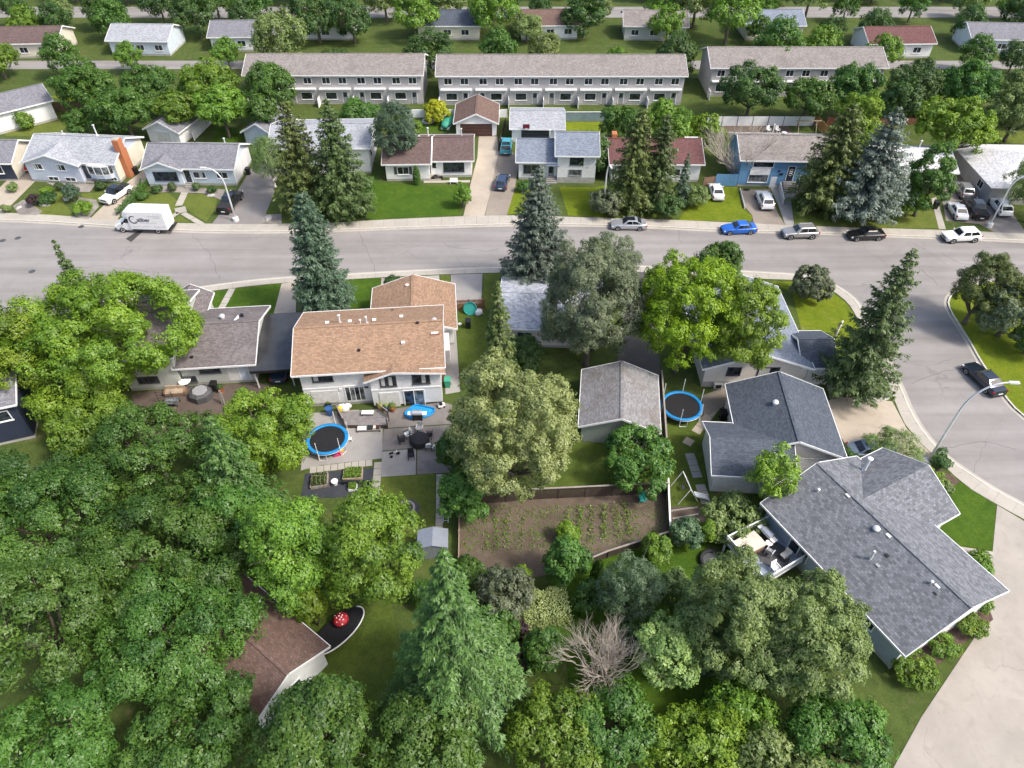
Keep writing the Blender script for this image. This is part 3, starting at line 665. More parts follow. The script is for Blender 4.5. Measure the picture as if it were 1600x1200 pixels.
# N4 split level
h = house('split_level_house', 'white split level house with two blue grey roofs at different heights', (1.0,99.4), -1.5)
block(h, 0, 5.75, .2, 7.4, 3.1, 1.65, roof='roof_bluegrey', wall='side_white'); ro = block(h, 5.8, 11.5, -.6, 6.8, 4.55, 1.65, roof='roof_bluegrey', wall='side_white')
MB().box(5.85,11.45,-.66,-.61,0,.95).build('lower_cladding', 'rock', h)
MB().prism([(4.1,-.95),(6.1,-.95),(6.1,.3),(4.1,.3)], 2.75, 2.9).build('porch_roof', 'roof_bluegrey', h)
win(h, 'f', .2, 1.9, 1.0, 2.3, 1.4, 2, frame='grey'); win(h, 'f', -.6, 8.6, 3.0, 1.9, 1.05, 2, frame='sign_ink'); win(h, 'f', -.6, 8.5, 1.25, 1.8, .85, 1, frame='grey', pane='glass_pale'); door(h, 'f', .2, 4.9, .5, .9, 2.05, 'grey', glass=.3)
steps(h, 5.0, .1, 1.6, 4); flue(h, 4.6, 4.3, 4.5, 1.4, .1)
# N5 red roof
h = house('bungalow', 'white bungalow with worn red roof behind two big drooping spruces', (14.9,98.8), 0)
ro = block(h, 0, 13.3, 0, 8.6, 3.1, 1.7, roof='roof_red', wall='side_white'); win(h, 'f', 0, 2.2, 1.0, 1.8, 1.3, 2, frame='grey', pane='glass_pale'); win(h, 'f', 0, 9.5, 1.1, 1.6, 1.0); door(h, 'f', 0, 6, .4, .9, 2.05, 'door_brown')
MB().box(.25,1.0,4.2,5.4,4.3,5.6).build('chimney', 'brick', h); MB().box(11.2,13.2,4.25,4.5,4.98,5.1).build('roof_patch', 'white_dirty', h); MB().bar((.1,-.6,0),(.6,-.2,2.6),.1).build('downpipe', 'wood_brown', h)
# N6 blue bi level
h = house('bi_level_house', 'bright blue bi level house with weathered grey roof and white sign', (33.8,97.6), -2)
ro = block(h, 0, 14.2, 0, 8.4, 4.35, 1.7, roof='roof_old', wall='side_blue')
win(h, 'f', 0, 3.2, 3.15, 2.9, 1.0, 1); win(h, 'f', 0, 2.9, .75, 2.8, 1.1, 1, pane='glass_pale'); win(h, 'f', 0, 10.3, 3.0, 1.6, 1.0, 2); win(h, 'f', 0, 9.8, 1.05, 1.5, .8, 1); win(h, 'f', 0, 13.2, 3.0, 1.2, 1.0, 2)
d = door(h, 'f', 0, 7.5, 1.0, .95, 2.3, 'door_dark')
for i in range(3): MB().ring((0,0,0), .22, .03, 14, 4).build('scroll', 'white', d, loc=(7.5,-.05,2.35+.32*(i-1))).rotation_euler = (math.pi/2,0,0)
steps(h, 7.6, -.1, 1.9, 5, .3, .19); MB().box(5.9,6.4,-.07,-.01,1.9,2.2).build('mailbox', 'black', h); MB().box(5.6,5.85,-.07,-.01,2.4,2.65).build('porch_lamp', 'black', h)
sg = MB().box(1.5,4.4,-.16,-.08,1.98,2.95).build('sign_board', 'cloth', h)
for i, (a, b, z) in enumerate([(1.8,3.9,2.78),(2.9,4.1,2.66),(1.9,3.4,2.5),(2.0,3.7,2.36),(1.8,3.2,2.2)]): MB().box(a,b,-.168,-.161,z,z+.05).build('sign_line', 'sign_grey', sg)
MB().box(4.7,5.55,-.4,-.34,.05,1.75).build('leaning_board', 'white', h)
mb = MB(); 
for i in range(9): mb.box(-3.3+i*.36,-3.3+i*.36+.33,-.03,.02,0,1.9)
mb.build('side_gate', 'side_blue', h)
MB().prism([(5.55,-5.3),(5.7,-5.3),(6.35,-.3),(6.2,-.3)], -.02, .95).build('retaining_wall', 'white_dirty', h)
flue(ro, 6.5, 4.4, 5.9, .45, .2)
# N7, N8 on the right
h = house('bungalow', 'low house with nearly white roof hidden behind the silver spruce', (54.6,96.5), 0)
ro = block(h, 0, 10.4, 0, 8, 2.9, 1.5, roof='roof_white', wall='side_white'); flue(ro, 6.4, 4.6, 4.3, 1.1, .09); win(h, 'r', 10.4, 2, 1.2, 1.2, 1); win(h, 'f', 0, 8, 1.2, 1.6, 1)
def hip(root, x0, x1, y0, y1, h, rise, ov, roof, wall):
    MB().box(x0,x1,y0,y1,.3,h).build('wall', wall, root); MB().box(x0+.03,x1-.03,y0+.03,y1-.03,-.1,.31).build('foundation', 'found', root)
    a0, a1, b0, b1 = x0-ov, x1+ov, y0-ov, y1+ov; k = min((b1-b0),(a1-a0))/2; m = (b0+b1)/2
    if b1-b0 <= a1-a0: r0, r1 = (a0+k,m,h+rise), (a1-k,m,h+rise)
    else: r0 = r1 = None
    vs = [(a0,b0,h),(a1,b0,h),(a1,b1,h),(a0,b1,h),r0,r1,(a0,b0,h-.14),(a1,b0,h-.14),(a1,b1,h-.14),(a0,b1,h-.14)]
    fs = [(0,1,5,4),(1,2,5),(2,3,4,5),(3,0,4),(6,7,1,0),(7,8,2,1),(8,9,3,2),(9,6,0,3),(9,8,7,6)]
    return MB().add(vs, fs).build('roof', roof, root)
h = house('bungalow', 'house with broad white hipped roof beside the busy brown driveway', (68.6,92.3), -2)
ro = hip(h, 0, 17, 0, 13, 2.8, 2.0, .5, 'roof_white', 'side_grey'); win(h, 'l', 0, 3, 1.1, 1.4, 1, 2); win(h, 'f', 0, 4, 1.1, 1.8, 1.1, 2)
# back lane garages
def simple_garage(name, label, loc, rot, w, d, hh, rise, axis, roof, wall, dmat, side='f', du=None, dw=4.9, dh=2.1, cat='garage', **k):
    g = house(name, label, loc, rot, cat); ro = block(g, 0, w, 0, d, hh, rise, axis, .4, roof, wall, .12, **k)
    if dmat: garage_door(g, side, 0 if side == 'f' else (w if side == 'r' else 0), w/2 if du is None else du, .05, dw, dh, dmat)
    return g
g = simple_garage('detached_garage', 'detached garage with brown gable roof and dark brown door', (-9.3,114.5), 0, 6.7, 7.2, 2.35, 1.5, 'y', 'roof_mocha', 'side_white', 'door_brown', dw=5.3)
g = simple_garage('detached_garage', 'detached garage with pale roof, charcoal door and basketball hoop', (0,112.2), -1, 8.3, 7.6, 2.45, 1.2, 'x', 'roof_light', 'side_white', 'door_charcoal', du=3.85, dw=4.7)
hp = thing('basketball_hoop', 'maroon basketball backboard mounted above the charcoal garage door', 'basketball hoop', (2.3,111.6,2.5)); MB().box(-.55,.55,-.04,.0,.1,.85).build('backboard', 'maroon', hp); MB().ring((0,-.3,.2), .23, .02, 16, 4).build('rim', 'white', hp)
mb = MB(); mb.bar((0,.0,.35),(0,.6,.1),.06).build('bracket', 'white', hp)
simple_garage('detached_garage', 'small white garage with grey gable roof behind the pale blue bungalow', P(236,222), -14, 5.8, 7, 2.4, 1.4, 'y', 'roof_grey', 'side_white', 'white_dirty', dw=2.6, dh=2.0)
simple_garage('garden_shed', 'pale blue shed with grey roof peeping past the twin spruces', P(386,226), -16, 5.5, 6.5, 2.3, 1.6, 'y', 'roof_grey', 'side_pale', None, cat='shed')
h = house('bungalow', 'white walled building with dark roof in the far corner by the olive back lawn', P(-60,226), 40); block(h, 0, 15, 0, 8, 3.4, 1.4, roof='roof_grey', wall='side_white')
# townhouse rows behind
def townhouses(label, x0, n, y):
    t = house('townhouse_row', label, (x0, y), 0, 'townhouses', 'grey townhouse rows beyond the back fences'); w = 6.2
    block(t, 0, n*w, 0, 9, 5.3, 1.8, roof='roof_old', wall='side_grey', found=.3)
    for i in range(n):
        u = i*w; s = 1 if i % 2 else -1
        win(t, 'f', 0, u+3.1+s*.9, .95, 1.9, 1.15, 1); door(t, 'f', 0, u+3.1-s*1.6, .2, .9, 2.05, 'grey', glass=.55); win(t, 'f', 0, u+1.7, 3.7, 1.3, 1.0, 2); win(t, 'f', 0, u+4.6, 3.7, 1.3, 1.0, 2)
        MB().box(u-.05,u+.05,-1.7,-.01,0,1.6).build('privacy_screen', 'white', t)
        MB().box(u+.3,u+5.9,-.6,-.02,2.75,2.95).build('canopy', 'white', t)
townhouses('grey townhouse row behind the twin spruces', -47, 5, 127.6); townhouses('grey townhouse row behind the garages, longest in view', -13, 7, 127.2); townhouses('grey townhouse row partly behind the fence with white panels', 36, 5, 131)
# S0 navy house
h = house('bungalow', 'navy house with white trimmed windows at the left edge among trees', P(-112,721), 19)
block(h, 0, 9.4, 0, 8, 5.0, 1.4, roof='roof_grey', wall='side_navy'); win(h, 'f', 0, 4.9, 2.6, 1.3, 1.1, 1); win(h, 'f', 0, 8.0, 3.0, 1.2, 1.1, 1); win(h, 'f', 0, 1.8, 2.6, 1.2, 1.0, 1)
# S1 dusky roofed split level
h = house('split_level_house', 'pale sage house with dusky brown grey roof beside the carport', (-40.3,53.6), 5)
block(h, 0, 5.4, 0, 10.6, 4.7, 1.5, roof='roof_dusk', wall='side_sage', ov=.5); ro = block(h, 5.6, 13.1, .3, 9.3, 2.95, 1.65, roof='roof_dusk', wall='side_sage', ov=.5)
block(h, 2.5, 6.3, 8, 12.2, 3.2, 1.1, 'y', roof='roof_dusk', wall='side_sage', cap=False)
win(h, 'f', 0, 2.2, 1.1, 2.0, .75, 2, frame='dark_grey'); win(h, 'f', 0, 2.2, 3.35, 1.8, .8, 2, frame='dark_grey'); win(h, 'f', .3, 6.2, .6, 1.3, .7, 2, frame='dark_grey'); win(h, 'f', .3, 8.6, 1.75, 2.0, .75, 2, frame='dark_grey'); d = door(h, 'f', .3, 12.0, .35, .95, 2.1, 'side_pale')
panel(MB(), 'f', .3, 10.3, 11.4, .4, 2.6, 0, .03).build('wall_panel', 'white_dirty', h)
for x, y in ((6.5,5.8),(9.4,6.1)): turbine(ro, x, y, 4.25)
q = MB(); q.add([(10.6,5.1,4.5),(11.1,6.2,4.6),(11.3,5.6,4.65),(10.62,5.1,4.46),(11.12,6.2,4.56),(11.32,5.6,4.61)], [(0,2,1),(3,4,5),(0,1,4,3),(1,2,5,4),(2,0,3,5)]); q.build('roof_flag', 'white', ro); box_vent(ro, 11.4, 6.4, 4.3, 'black'); box_vent(ro, 5.9, 2.0, 3.6); box_vent(ro, 7.0, 1.0, 3.25, 'black', .3)
# carport
c = thing('carport', 'flat carport with dark ribbed metal roof between two houses', 'carport', (-27.25,53.75,0), R_(5))
MB().box(.1,4.35,0,9.6,2.55,2.68).build('roof', 'carport_metal', c); MB().box(.08,4.37,-.08,-.01,2.4,2.72).build('fascia', 'black', c)
for x, y in ((.4,.3),(4.1,.3),(.4,9.2),(4.1,9.2)): MB().box(x-.06,x+.06,y-.06,y+.06,0,2.55).build('post', 'white_dirty', c)
mb = MB(); mb.box(.1,4.3,4.6,4.75,0,2.55); mb.build('back_wall', 'wood_dark', c)
# S2 main house
h = house('two_storey_house', 'two storey white house with large tan roof and patio', (-21.15,51.25), 5)
ro = block(h, 0, 13.9, 0, 9.0, 5.0, 1.75, roof='roof_tan', wall='side_white', ov=.55, og=.6); 
MB().extr([(6.9,.3),(13.96,.3),(13.96,4.6),(9.3,5.0),(6.9,4.1)], -.7, .4, 'y').build('wall', 'side_white', h)
ro2 = MB().extr([(6.35,3.96),(6.35,4.1),(9.3,5.2),(14.5,4.72),(14.5,4.58),(9.3,5.06)], -1.2, .55, 'y').build('roof', 'roof_tan', h)
for u0, z0_, u1, z1_ in ((6.33,4.0,9.3,5.12),(9.3,5.12,14.52,4.65)): MB().bar((u0,-1.22,z0_),(u1,-1.22,z1_),.05,.2).build('rake_board', 'white', h)
gr = block(h, 6.6, 15.4, 8.5, 16.0, 2.7, 1.5, 'y', roof='roof_tan', wall='side_white', ov=.45)
MB().box(-.04,6.85,-.04,-.005,2.45,2.62).build('band_board', 'white', h); MB().box(6.88,13.97,-.75,-.705,2.42,2.6).build('band_board', 'white', h)
win(h, 'f', 0, 2.2, 3.55, 1.9, .95, 2, frame='dark_grey', cur=1); win(h, 'f', -.7, 8.7, 3.0, 1.5, 1.25, 2, frame='dark_grey', cur=3); win(h, 'f', -.7, 12.0, 3.1, 1.6, 1.2, 2, frame='dark_grey', cur=2)
slider(h, 'f', 0, 5.1, .62, 1.9, 2.0, 4, frame='white'); slider(h, 'f', -.7, 11.1, .1, 2.0, 2.05, 2)
MB().box(7.6,9.6,-.76,-.705,.05,2.1).build('lower_panel', 'white_dirty', h); MB().box(.7,3.4,-.06,-.005,.5,2.2).build('lower_panel', 'white_dirty', h); MB().box(6.15,6.55,-.14,-.005,2.3,2.5).build('wall_lamp', 'dark_grey', h); MB().box(3.6,3.9,-.1,-.005,2.15,2.4).build('vent_hood', 'white', h)
for x, y, z in ((2.6,5.5,6.45),(4.9,5.6,6.4),(7.4,5.6,6.4)): box_vent(ro, x, y, z, 'white_dirty', .38)
for x, y, z in ((10.35,6.2,6.2),(10.6,2.2,6.0)): box_vent(ro, x-.2, y, z, 'white_dirty', .38)
flue(ro, 3.9, 5.5, 6.4, .95, .09); flue(ro, 6.1, 4.7, 6.65, .6, .07); flue(ro, 6.7, 4.9, 6.65, .8, .07); box_vent(ro, 6.0, 1.7, 5.75, 'black', .28); box_vent(ro, 9.0, 8.7, 5.1, 'black', .26); box_vent(ro, 11.9, 4.3, 6.75, 'black', .3)
box_vent(gr, 10.4, 14.6, 4.1, 'white_dirty', .36)
MB().box(13.1,14.1,2.9,5.2,0,6.35).build('chimney', 'wood_red', h); MB().box(13.25,13.95,3.0,4.2,6.35,6.42).build('chimney_skylight', 'white', h); turbine(h, 13.6, 4.85, 6.3)
MB().box(14.0,14.9,5.2,8.2,0,2.1).build('side_bay', 'side_white', h)
garage_door(h, 'b', 16.0, 10.9, .05, 4.9, 2.1, 'white')
# S3
h = house('bungalow', 'low house with pale chalky shingle roof beyond the narrow spruce', (-1.2,60.9), -3)
block(h, 0, 11, 0, 8.8, 2.9, 1.3, roof='roof_chalk', wall='stucco'); win(h, 'f', 0, 2.6, 1.1, 1.6, 1.0, 2)
# grey garage with green gable
g = house('detached_garage', 'detached garage with weathered grey roof and sage green gable wall', (6.75,46.5), -6.5, 'garage')
ro = block(g, 0, 7.15, 0, 7.4, 2.5, 1.45, 'y', .35, 'roof_garage', 'side_green', .1, ym=3.65); garage_door(g, 'b', 7.4, 3.6, .05, 4.9, 2.1, 'white')
# S4 stucco house
h = house('bungalow', 'cream stucco house with blue grey roof under the lime green tree', (20.2,54.3), 0)
ro = block(h, 0, 10.6, 0, 13.4, 3.0, 1.9, 'y', .5, 'roof_bluegrey', 'stucco', .0); MB().box(-.05,8.6,-.05,.2,-.05,.75).build('foundation', 'found', h)
block(h, 10.4, 13.4, .35, 5.6, 2.75, 1.25, 'x', .4, 'roof_slate', 'stucco', .1); win(h, 'f', 0, 3.0, 1.75, 1.3, .95, 2, frame='sign_ink'); win(h, 'f', 0, 6.6, 1.35, 2.1, 1.35, 1, frame='sign_ink', cur=1)
MB().box(10.9,13.3,.26,.34,.05,2.3).build('garage_door', 'white', h)
MB().box(1.2,2.1,-.5,-.15,.1,.75).build('air_conditioner', 'white_dirty', h); MB().box(1.35,1.95,-.53,-.5,.2,.68).build('fan_grille', 'black', h)
# S5 L shaped
h = house('bungalow', 'L shaped bungalow with dark slate roof and white walls by the broad driveway', (21.2,42.9), -4)
ro = block(h, .2, 9.0, 0, 8.3, 2.95, 1.85, 'y', .45, 'roof_slate', 'stucco', .1); rb = block(h, -2.75, 4.0, -2.75, 3.0, 2.9, 1.3, 'x', .4, 'roof_slate', 'white_dirty', .1, cap=False)
garage_door(h, 'f', 0, 6.6, .05, 4.2, 2.1, 'white'); turbine(ro, 3.5, 4.6, 4.4, 'galv'); flue(rb, 2.6, -1.2, 3.6, .3, .1); win(h, 'l', .2, 5.4, 1.2, 1.4, 1.0, 2); win(h, 'f', -2.75, 2.6, 1.0, 1.5, 1.1, 2)
# S6 charcoal roofed house, bottom right
U = Vector((.455,-.89)); 
h = house('bungalow', 'large bungalow with charcoal shingle roof, white gable and back deck', (21.95,36.35), -62.6)
ro = block(h, 0, 14.2, 0, 10.2, 3.45, 2.0, 'x', .55, 'roof_charcoal', 'side_bluegrey', .5, og=.5)
MB().extr([(-.01,.6),(10.21,.6),(10.21,3.4),(5.1,5.3),(-.01,3.4)], 14.21, 14.26, 'x').build('gable_cladding', 'side_white', h); MB().box(14.15,14.3,-.02,10.2,0,.6).build('foundation', 'found', h)
rw = block(h, .3, 7.6, 6, 13.2, 3.4, 1.75, 'y', .45, 'roof_charcoal', 'side_white', .3, cap=False)
slider(h, 'f', 0, 4.0, 1.25, 1.9, 2.0, 2); win(h, 'f', 0, 6.6, 1.9, .95, .9, 2, frame='black'); win(h, 'f', 0, 11, 1.7, 1.6, 1.1, 2); garage_door(h, 'b', 13.2, 4, .05, 4.9, 2.1, 'white')
for x, y, z, k in ((1.5,3.4,4.75,'f'),(3.2,4.9,5.35,'v'),(6.6,4.4,5.1,'t'),(7.5,4.8,5.3,'v'),(8.1,2.5,4.4,'p'),(8.8,2.6,4.45,'v2'),(8.6,3.6,4.85,'b'),(11.9,4.3,5.1,'f'),(12.3,4.6,5.2,'v'),(12.6,4.1,5.0,'b')):
    if k == 'v': box_vent(ro, x, y, z, 'white_dirty', .4)
    elif k == 'v2': box_vent(ro, x, y, z, 'grey', .34)
    elif k == 'b': box_vent(ro, x, y, z, 'black', .3)
    elif k == 't': turbine(ro, x, y, z)
    elif k == 'p': flue(ro, x, y, z, 1.25, .1, 'galv', False)
    else: flue(ro, x, y, z, .4, .07)
flue(h, 1.2, 9.6, 3.9, 1.5, .13)
# S7 brown roof at the bottom
h = house('bungalow', 'house with brown shingle roof among dark trees at the bottom edge', (-13.95,23.95), 143)
block(h, 0, 9.5, 0, 6.0, 2.95, 1.4, 'x', .45, 'roof_mocha', 'side_white', .2); win(h, 'l', 0, 3, 1.0, 1.3, 1.0, 2)
# houses further back, beyond the townhouses
for i, (x, y, r, w, rf, wl, lb) in enumerate([(-105,150,3,13,'roof_brown','side_cream','far brown roofed house at the left top corner'),(-82,152,-2,12,'roof_light','side_pale','far pale roofed house next to the brown one'),(-62,154,2,13,'roof_grey','side_white','far grey roofed white house behind the leftmost townhouses'),
    (-20,161,0,13,'roof_slate','side_cream','far slate roofed house beyond the middle townhouses'),(2,161,3,12,'roof_mocha','side_white','far mocha roofed house beyond the middle townhouses'),(24,161,-3,13,'roof_old','side_sage','far weathered roofed house beyond the middle townhouses'),(72,150,2,13,'roof_red','side_white','far red roofed house at the right top'),(94,153,-4,12,'roof_grey','side_pale','far grey roofed house at the right top corner'),(-46,161,0,12,'roof_tan','side_white','far tan roofed house'),(50,161,1,12,'roof_bluegrey','side_cream','far blue grey roofed house')]):
    h = house('bungalow', lb, (x, y), r, 'house', 'houses beyond the townhouses'); block(h, 0, w, 0, 8.5, 3.0, 1.7, roof=rf, wall=wl)
    for u in (2.2, 6.2, 10): win(h, 'f', 0, u, 1.1, 1.5, 1.0, 2)
# ------------------------------------------------------------------ vehicles
def mir(pts): return pts
def car(name, label, cat, px, py, ang, style='sedan', paint='p_white', L=4.7, W=1.82, group=None, roofmat=None, z=0.0, at=None):
    X, Y = P(px, py, .0) if at is None else at
    root = thing(name, label, cat, (X, Y, z), ang, group)
    # stations: (x along length from the nose at +L/2, top z, half width factor)
    S = dict(sedan=dict(top=[(.5,.62,.78),(.47,.70,.9),(.30,.86,.98),(.14,.94,1),(-.30,.98,1),(-.40,.98,.98),(-.48,.92,.9),(-.5,.70,.84)], cab=(.19,-.38,.06,-.22,1.44)),
             suv=dict(top=[(.5,.70,.8),(.47,.84,.92),(.30,1.0,.99),(.17,1.05,1),(-.40,1.1,1),(-.47,1.08,.97),(-.5,.8,.9)], cab=(.20,-.485,.07,-.36,1.66)),
             hatch=dict(top=[(.5,.62,.8),(.46,.74,.92),(.28,.9,.98),(.16,.96,1),(-.40,1.02,1),(-.47,1.0,.95),(-.5,.75,.88)], cab=(.2,-.47,.07,-.36,1.5)),
             pickup=dict(top=[(.5,.85,.82),(.47,1.0,.94),(.30,1.10,.99),(.2,1.12,1),(-.1,1.15,1),(-.47,1.15,.99),(-.5,1.1,.96)], cab=(.21,-.2,.1,-.15,1.82)))[style]
    rings = []; w = W/2; zb = .24 if style in ('sedan','hatch') else .34
    for fx, zt, kw in S['top']:
        x = fx*L; hw = w*kw; m = zb+(zt-zb)*.5
        r = [(x,-hw*.92,zb),(x,-hw,zb+.16),(x,-hw,m),(x,-hw*.97,zt-.1),(x,-hw*.86,zt)]
        rings.append(r+[(a,-b,c) for a,b,c in r[::-1]])
    MB().loft([r[::-1] for r in rings]).build('body', paint, root, 32)
    c0, c1, r0, r1, zr = S['cab']; zbelt = S['top'][3][1]-.03
    def ring(xa, xb, hw, z): 
        q = .12*hw
        return [(xa-q*.6,-hw,z),(xa,-hw+q*1.6,z),(xa,hw-q*1.6,z),(xa-q*.6,hw,z),(xb+q*.4,hw,z),(xb,hw-q*1.2,z),(xb,-hw+q*1.2,z),(xb+q*.4,-hw,z)]
    b0, b1 = ring(c0*L, c1*L, w*.9, zbelt), ring(r0*L, r1*L, w*.72, zr-.06)
    MB().loft([b0, b1, ring(r0*L-.08, r1*L+.08, w*.64, zr)]).build('cabin', roofmat or paint, root, 30)
    if style == 'suv' :
        for s in (-1,1): MB().bar((r0*L-.2,s*w*.6,zr+.03),(r1*L+.25,s*w*.6,zr+.03),.04,.05).build('roof_rail', 'metal', root)
    def glass(nm, f0, f1, z0, z1, xa0, xa1, xb0, xb1, y0, y1, n):
        pass
    def on(p, q, t): return Vector(p)*(1-t)+Vector(q)*t
    def pane(nm, a, b, c, d, mat='glass_car', off=.012):
        a, b, c, d = (Vector(v) for v in (a, b, c, d)); n = (b-a).cross(d-a).normalized()*off
        MB().add([a+n,b+n,c+n,d+n,a-n,b-n,c-n,d-n], [(0,1,2,3),(7,6,5,4),(0,4,5,1),(1,5,6,2),(2,6,7,3),(3,7,4,0)]).build(nm, mat, root)
    lo, hi = .14, .93
    pane('windshield', on(b0[1],b1[1],lo), on(b0[2],b1[2],lo), on(b0[2],b1[2],hi), on(b0[1],b1[1],hi))
    pane('rear_window', on(b0[5],b1[5],.25), on(b0[6],b1[6],.25), on(b0[6],b1[6],hi), on(b0[5],b1[5],hi))
    for i, j, s in ((0,7,1),(3,4,-1)):
        A = lambda t, k: on(on(b0[i],b0[j],t), on(b1[i],b1[j],t), k)
        spans = ((.09,.47),(.51,.92))
        for t0, t1 in spans:
            e0 = .16 if t0 < .2 else 0.0
            q = [A(t1,lo), A(t0+e0*.3,lo), A(t0+e0*.1,hi), A(t1-(.1 if t1 > .8 and style == 'sedan' else .02),hi)]
            pane('side_window', *(q if s > 0 else q[::-1]))
    wr = .33 if style in ('sedan','hatch') else .38
    for fx in (.31,-.30):
        for s in (-1,1):
            x = fx*L; t = MB(); 
            y0, y1 = (w-.2, w+.015); n = 18
            ringp = lambda y, r: [(x+math.cos(2*math.pi*k/n)*r, s*y, wr+math.sin(2*math.pi*k/n)*r) for k in range(n)]
            wh = t.loft([ringp(y0,wr*.98),ringp(y1-.03,wr),ringp(y1,wr*.93)][::s]).build('wheel', 'rubber', root, 40)
            MB().loft([ringp(y1-.06,wr*.66),ringp(y1+.008,wr*.62),ringp(y1-.01,wr*.2)][::s]).build('rim', 'metal', wh, 30)
            ar = MB().loft([ringp(w-.25,wr*1.2),ringp(w*1.004,wr*1.17)][::s]).build('wheel_arch', 'black', root, 40)
    zt = S['top'][1][1]
    for s in (-1,1):
        MB().bar((L*.478,s*w*.86,zt-.1),(L*.44,s*w*.955,zt-.06),.14,.13).build('headlight', 'lens', root)
        MB().bar((-L*.492,s*w*.84,S['top'][-2][1]-.14),(-L*.455,s*w*.955,S['top'][-2][1]-.12),.12,.2).build('taillight', 'light_red', root)
        MB().bar((c0*L-.32,s*(w+.02),zbelt+.1),(c0*L-.3,s*(w+.17),zbelt+.13),.1,.13).build('mirror', paint, root)
    MB().box(L*.485,L*.505,-w*.5,w*.5,zt-.28,zt-.1).build('grille', 'black', root)
    MB().box(-L*.507,-L*.49,-.26,.26,.5,.64).build('licence_plate', 'plate', root)
    MB().box(-L*.503,-L*.47,-w*.82,w*.82,zb-.02,zb+.13).build('rear_bumper', 'black_soft', root); MB().box(L*.47,L*.503,-w*.78,w*.78,zb-.02,zb+.12).build('front_bumper', 'black_soft', root)
    if style == 'pickup':
        MB().box(-.485*L,-.215*L,-w*.8,w*.8,1.13,1.175).build('bed_cover', 'black_soft', root)
    return root
HALF = math.pi
st = lambda px, py: P(px, py, -.13)
SG = 'vehicles parked along the street'
car('silver_sedan', 'silver sedan with dark sunroof parked at the kerb near the lone lamp post', 'car', 0, 0, HALF-.03, 'sedan', 'p_silver', 4.95, 1.86, SG, z=-.13, at=st(981.5,355.5), roofmat='p_silver')
MB_ = MB().box(-.75,.35,-.5,.5,1.44,1.452).build('sunroof', 'glass_car', bpy.data.objects['silver_sedan'])
car('blue_sedan', 'vivid blue sedan parked at the kerb by the blue house driveway', 'car', 0, 0, HALF+.06, 'sedan', 'p_blue', 4.75, 1.84, SG, z=-.13, at=st(1153,362))
car('grey_suv', 'silver grey crossover parked at the kerb between the blue and black sedans', 'car', 0, 0, HALF+.05, 'suv', 'p_grey', 4.85, 1.9, SG, z=-.13, at=st(1248,369), roofmat='p_grey')
car('black_sedan', 'black sedan parked at the kerb below the silver spruce', 'car', 0, 0, HALF+.05, 'sedan', 'p_black', 4.85, 1.85, SG, z=-.13, at=st(1351,371.5))
car('white_suv', 'white crossover parked on the street before the driveway with four vehicles', 'car', 0, 0, HALF+.08, 'suv', 'p_white', 4.95, 1.93, SG, z=-.13, at=st(1499,374.5))
car('navy_sedan', 'dark navy coupe parked beside the corner lawn on the side street', 'car', 0, 0, R_(103), 'sedan', 'p_navy', 4.95, 1.88, None, z=-.13, at=st(1534,597))
car('white_pickup', 'white pickup with black roof on the driveway of the lilac house', 'pickup', 184, 309, R_(250), 'pickup', 'p_white', 4.95, 1.9, None, roofmat='p_black')
car('black_pickup', 'black pickup parked beside the lamp post on the grey driveway', 'pickup', 362, 321, R_(84), 'pickup', 'p_black', 5.6, 1.98)
car('dark_hatchback', 'dark blue hatchback on the brown driveway beside the pale one', 'car', 785, 289, R_(82), 'hatch', 'p_bluegrey', 4.4, 1.8)
car('teal_pickup', 'old teal pickup parked nose in by the garage with the hoop', 'pickup', 791, 234, R_(88), 'pickup', 'p_teal', 4.9, 1.85)
car('white_sedan', 'white sedan parked on the grass beside the blue house', 'car', 1118, 304, R_(88), 'sedan', 'p_white', 4.6, 1.8)
car('white_minivan', 'white minivan on the driveway of the blue house', 'car', 1193, 318, R_(88), 'suv', 'p_white', 4.75, 1.9)
PG = 'vehicles packed on the brown driveway'
car('silver_suv', 'silver crossover at the back of the packed brown driveway', 'car', 1502, 302, R_(83), 'suv', 'p_grey', 4.5, 1.85, PG)
car('white_coupe', 'white coupe on the packed brown driveway nearest the narrow path', 'car', 1493, 334, R_(84), 'sedan', 'p_white', 4.6, 1.82, PG)
car('black_pickup', 'black pickup with covered bed in the middle of the packed brown driveway', 'pickup', 1521, 331, R_(83.5), 'pickup', 'p_black', 5.5, 1.98, PG)
car('white_crossover', 'white crossover on the grey strip behind the tall lamp base', 'car', 1559, 328, R_(84), 'suv', 'p_white', 4.9, 1.92, PG)
car('slate_sedan', 'slate blue sedan half hidden by shrubs on the broad concrete driveway', 'car', 1358, 708, R_(5), 'sedan', 'p_slate', 4.6, 1.82)
car('blue_car', 'dark blue car in the shade under the ribbed carport', 'car', 0, 0, R_(95), 'sedan', 'p_bluegrey', 4.5, 1.8, at=(-25.1,56.7))
car('red_car', 'red car tucked behind the lilac house at the end of its left driveway', 'car', 0, 0, R_(84), 'hatch', 'light_red', 4.2, 1.75, at=(-74.6,103.5))
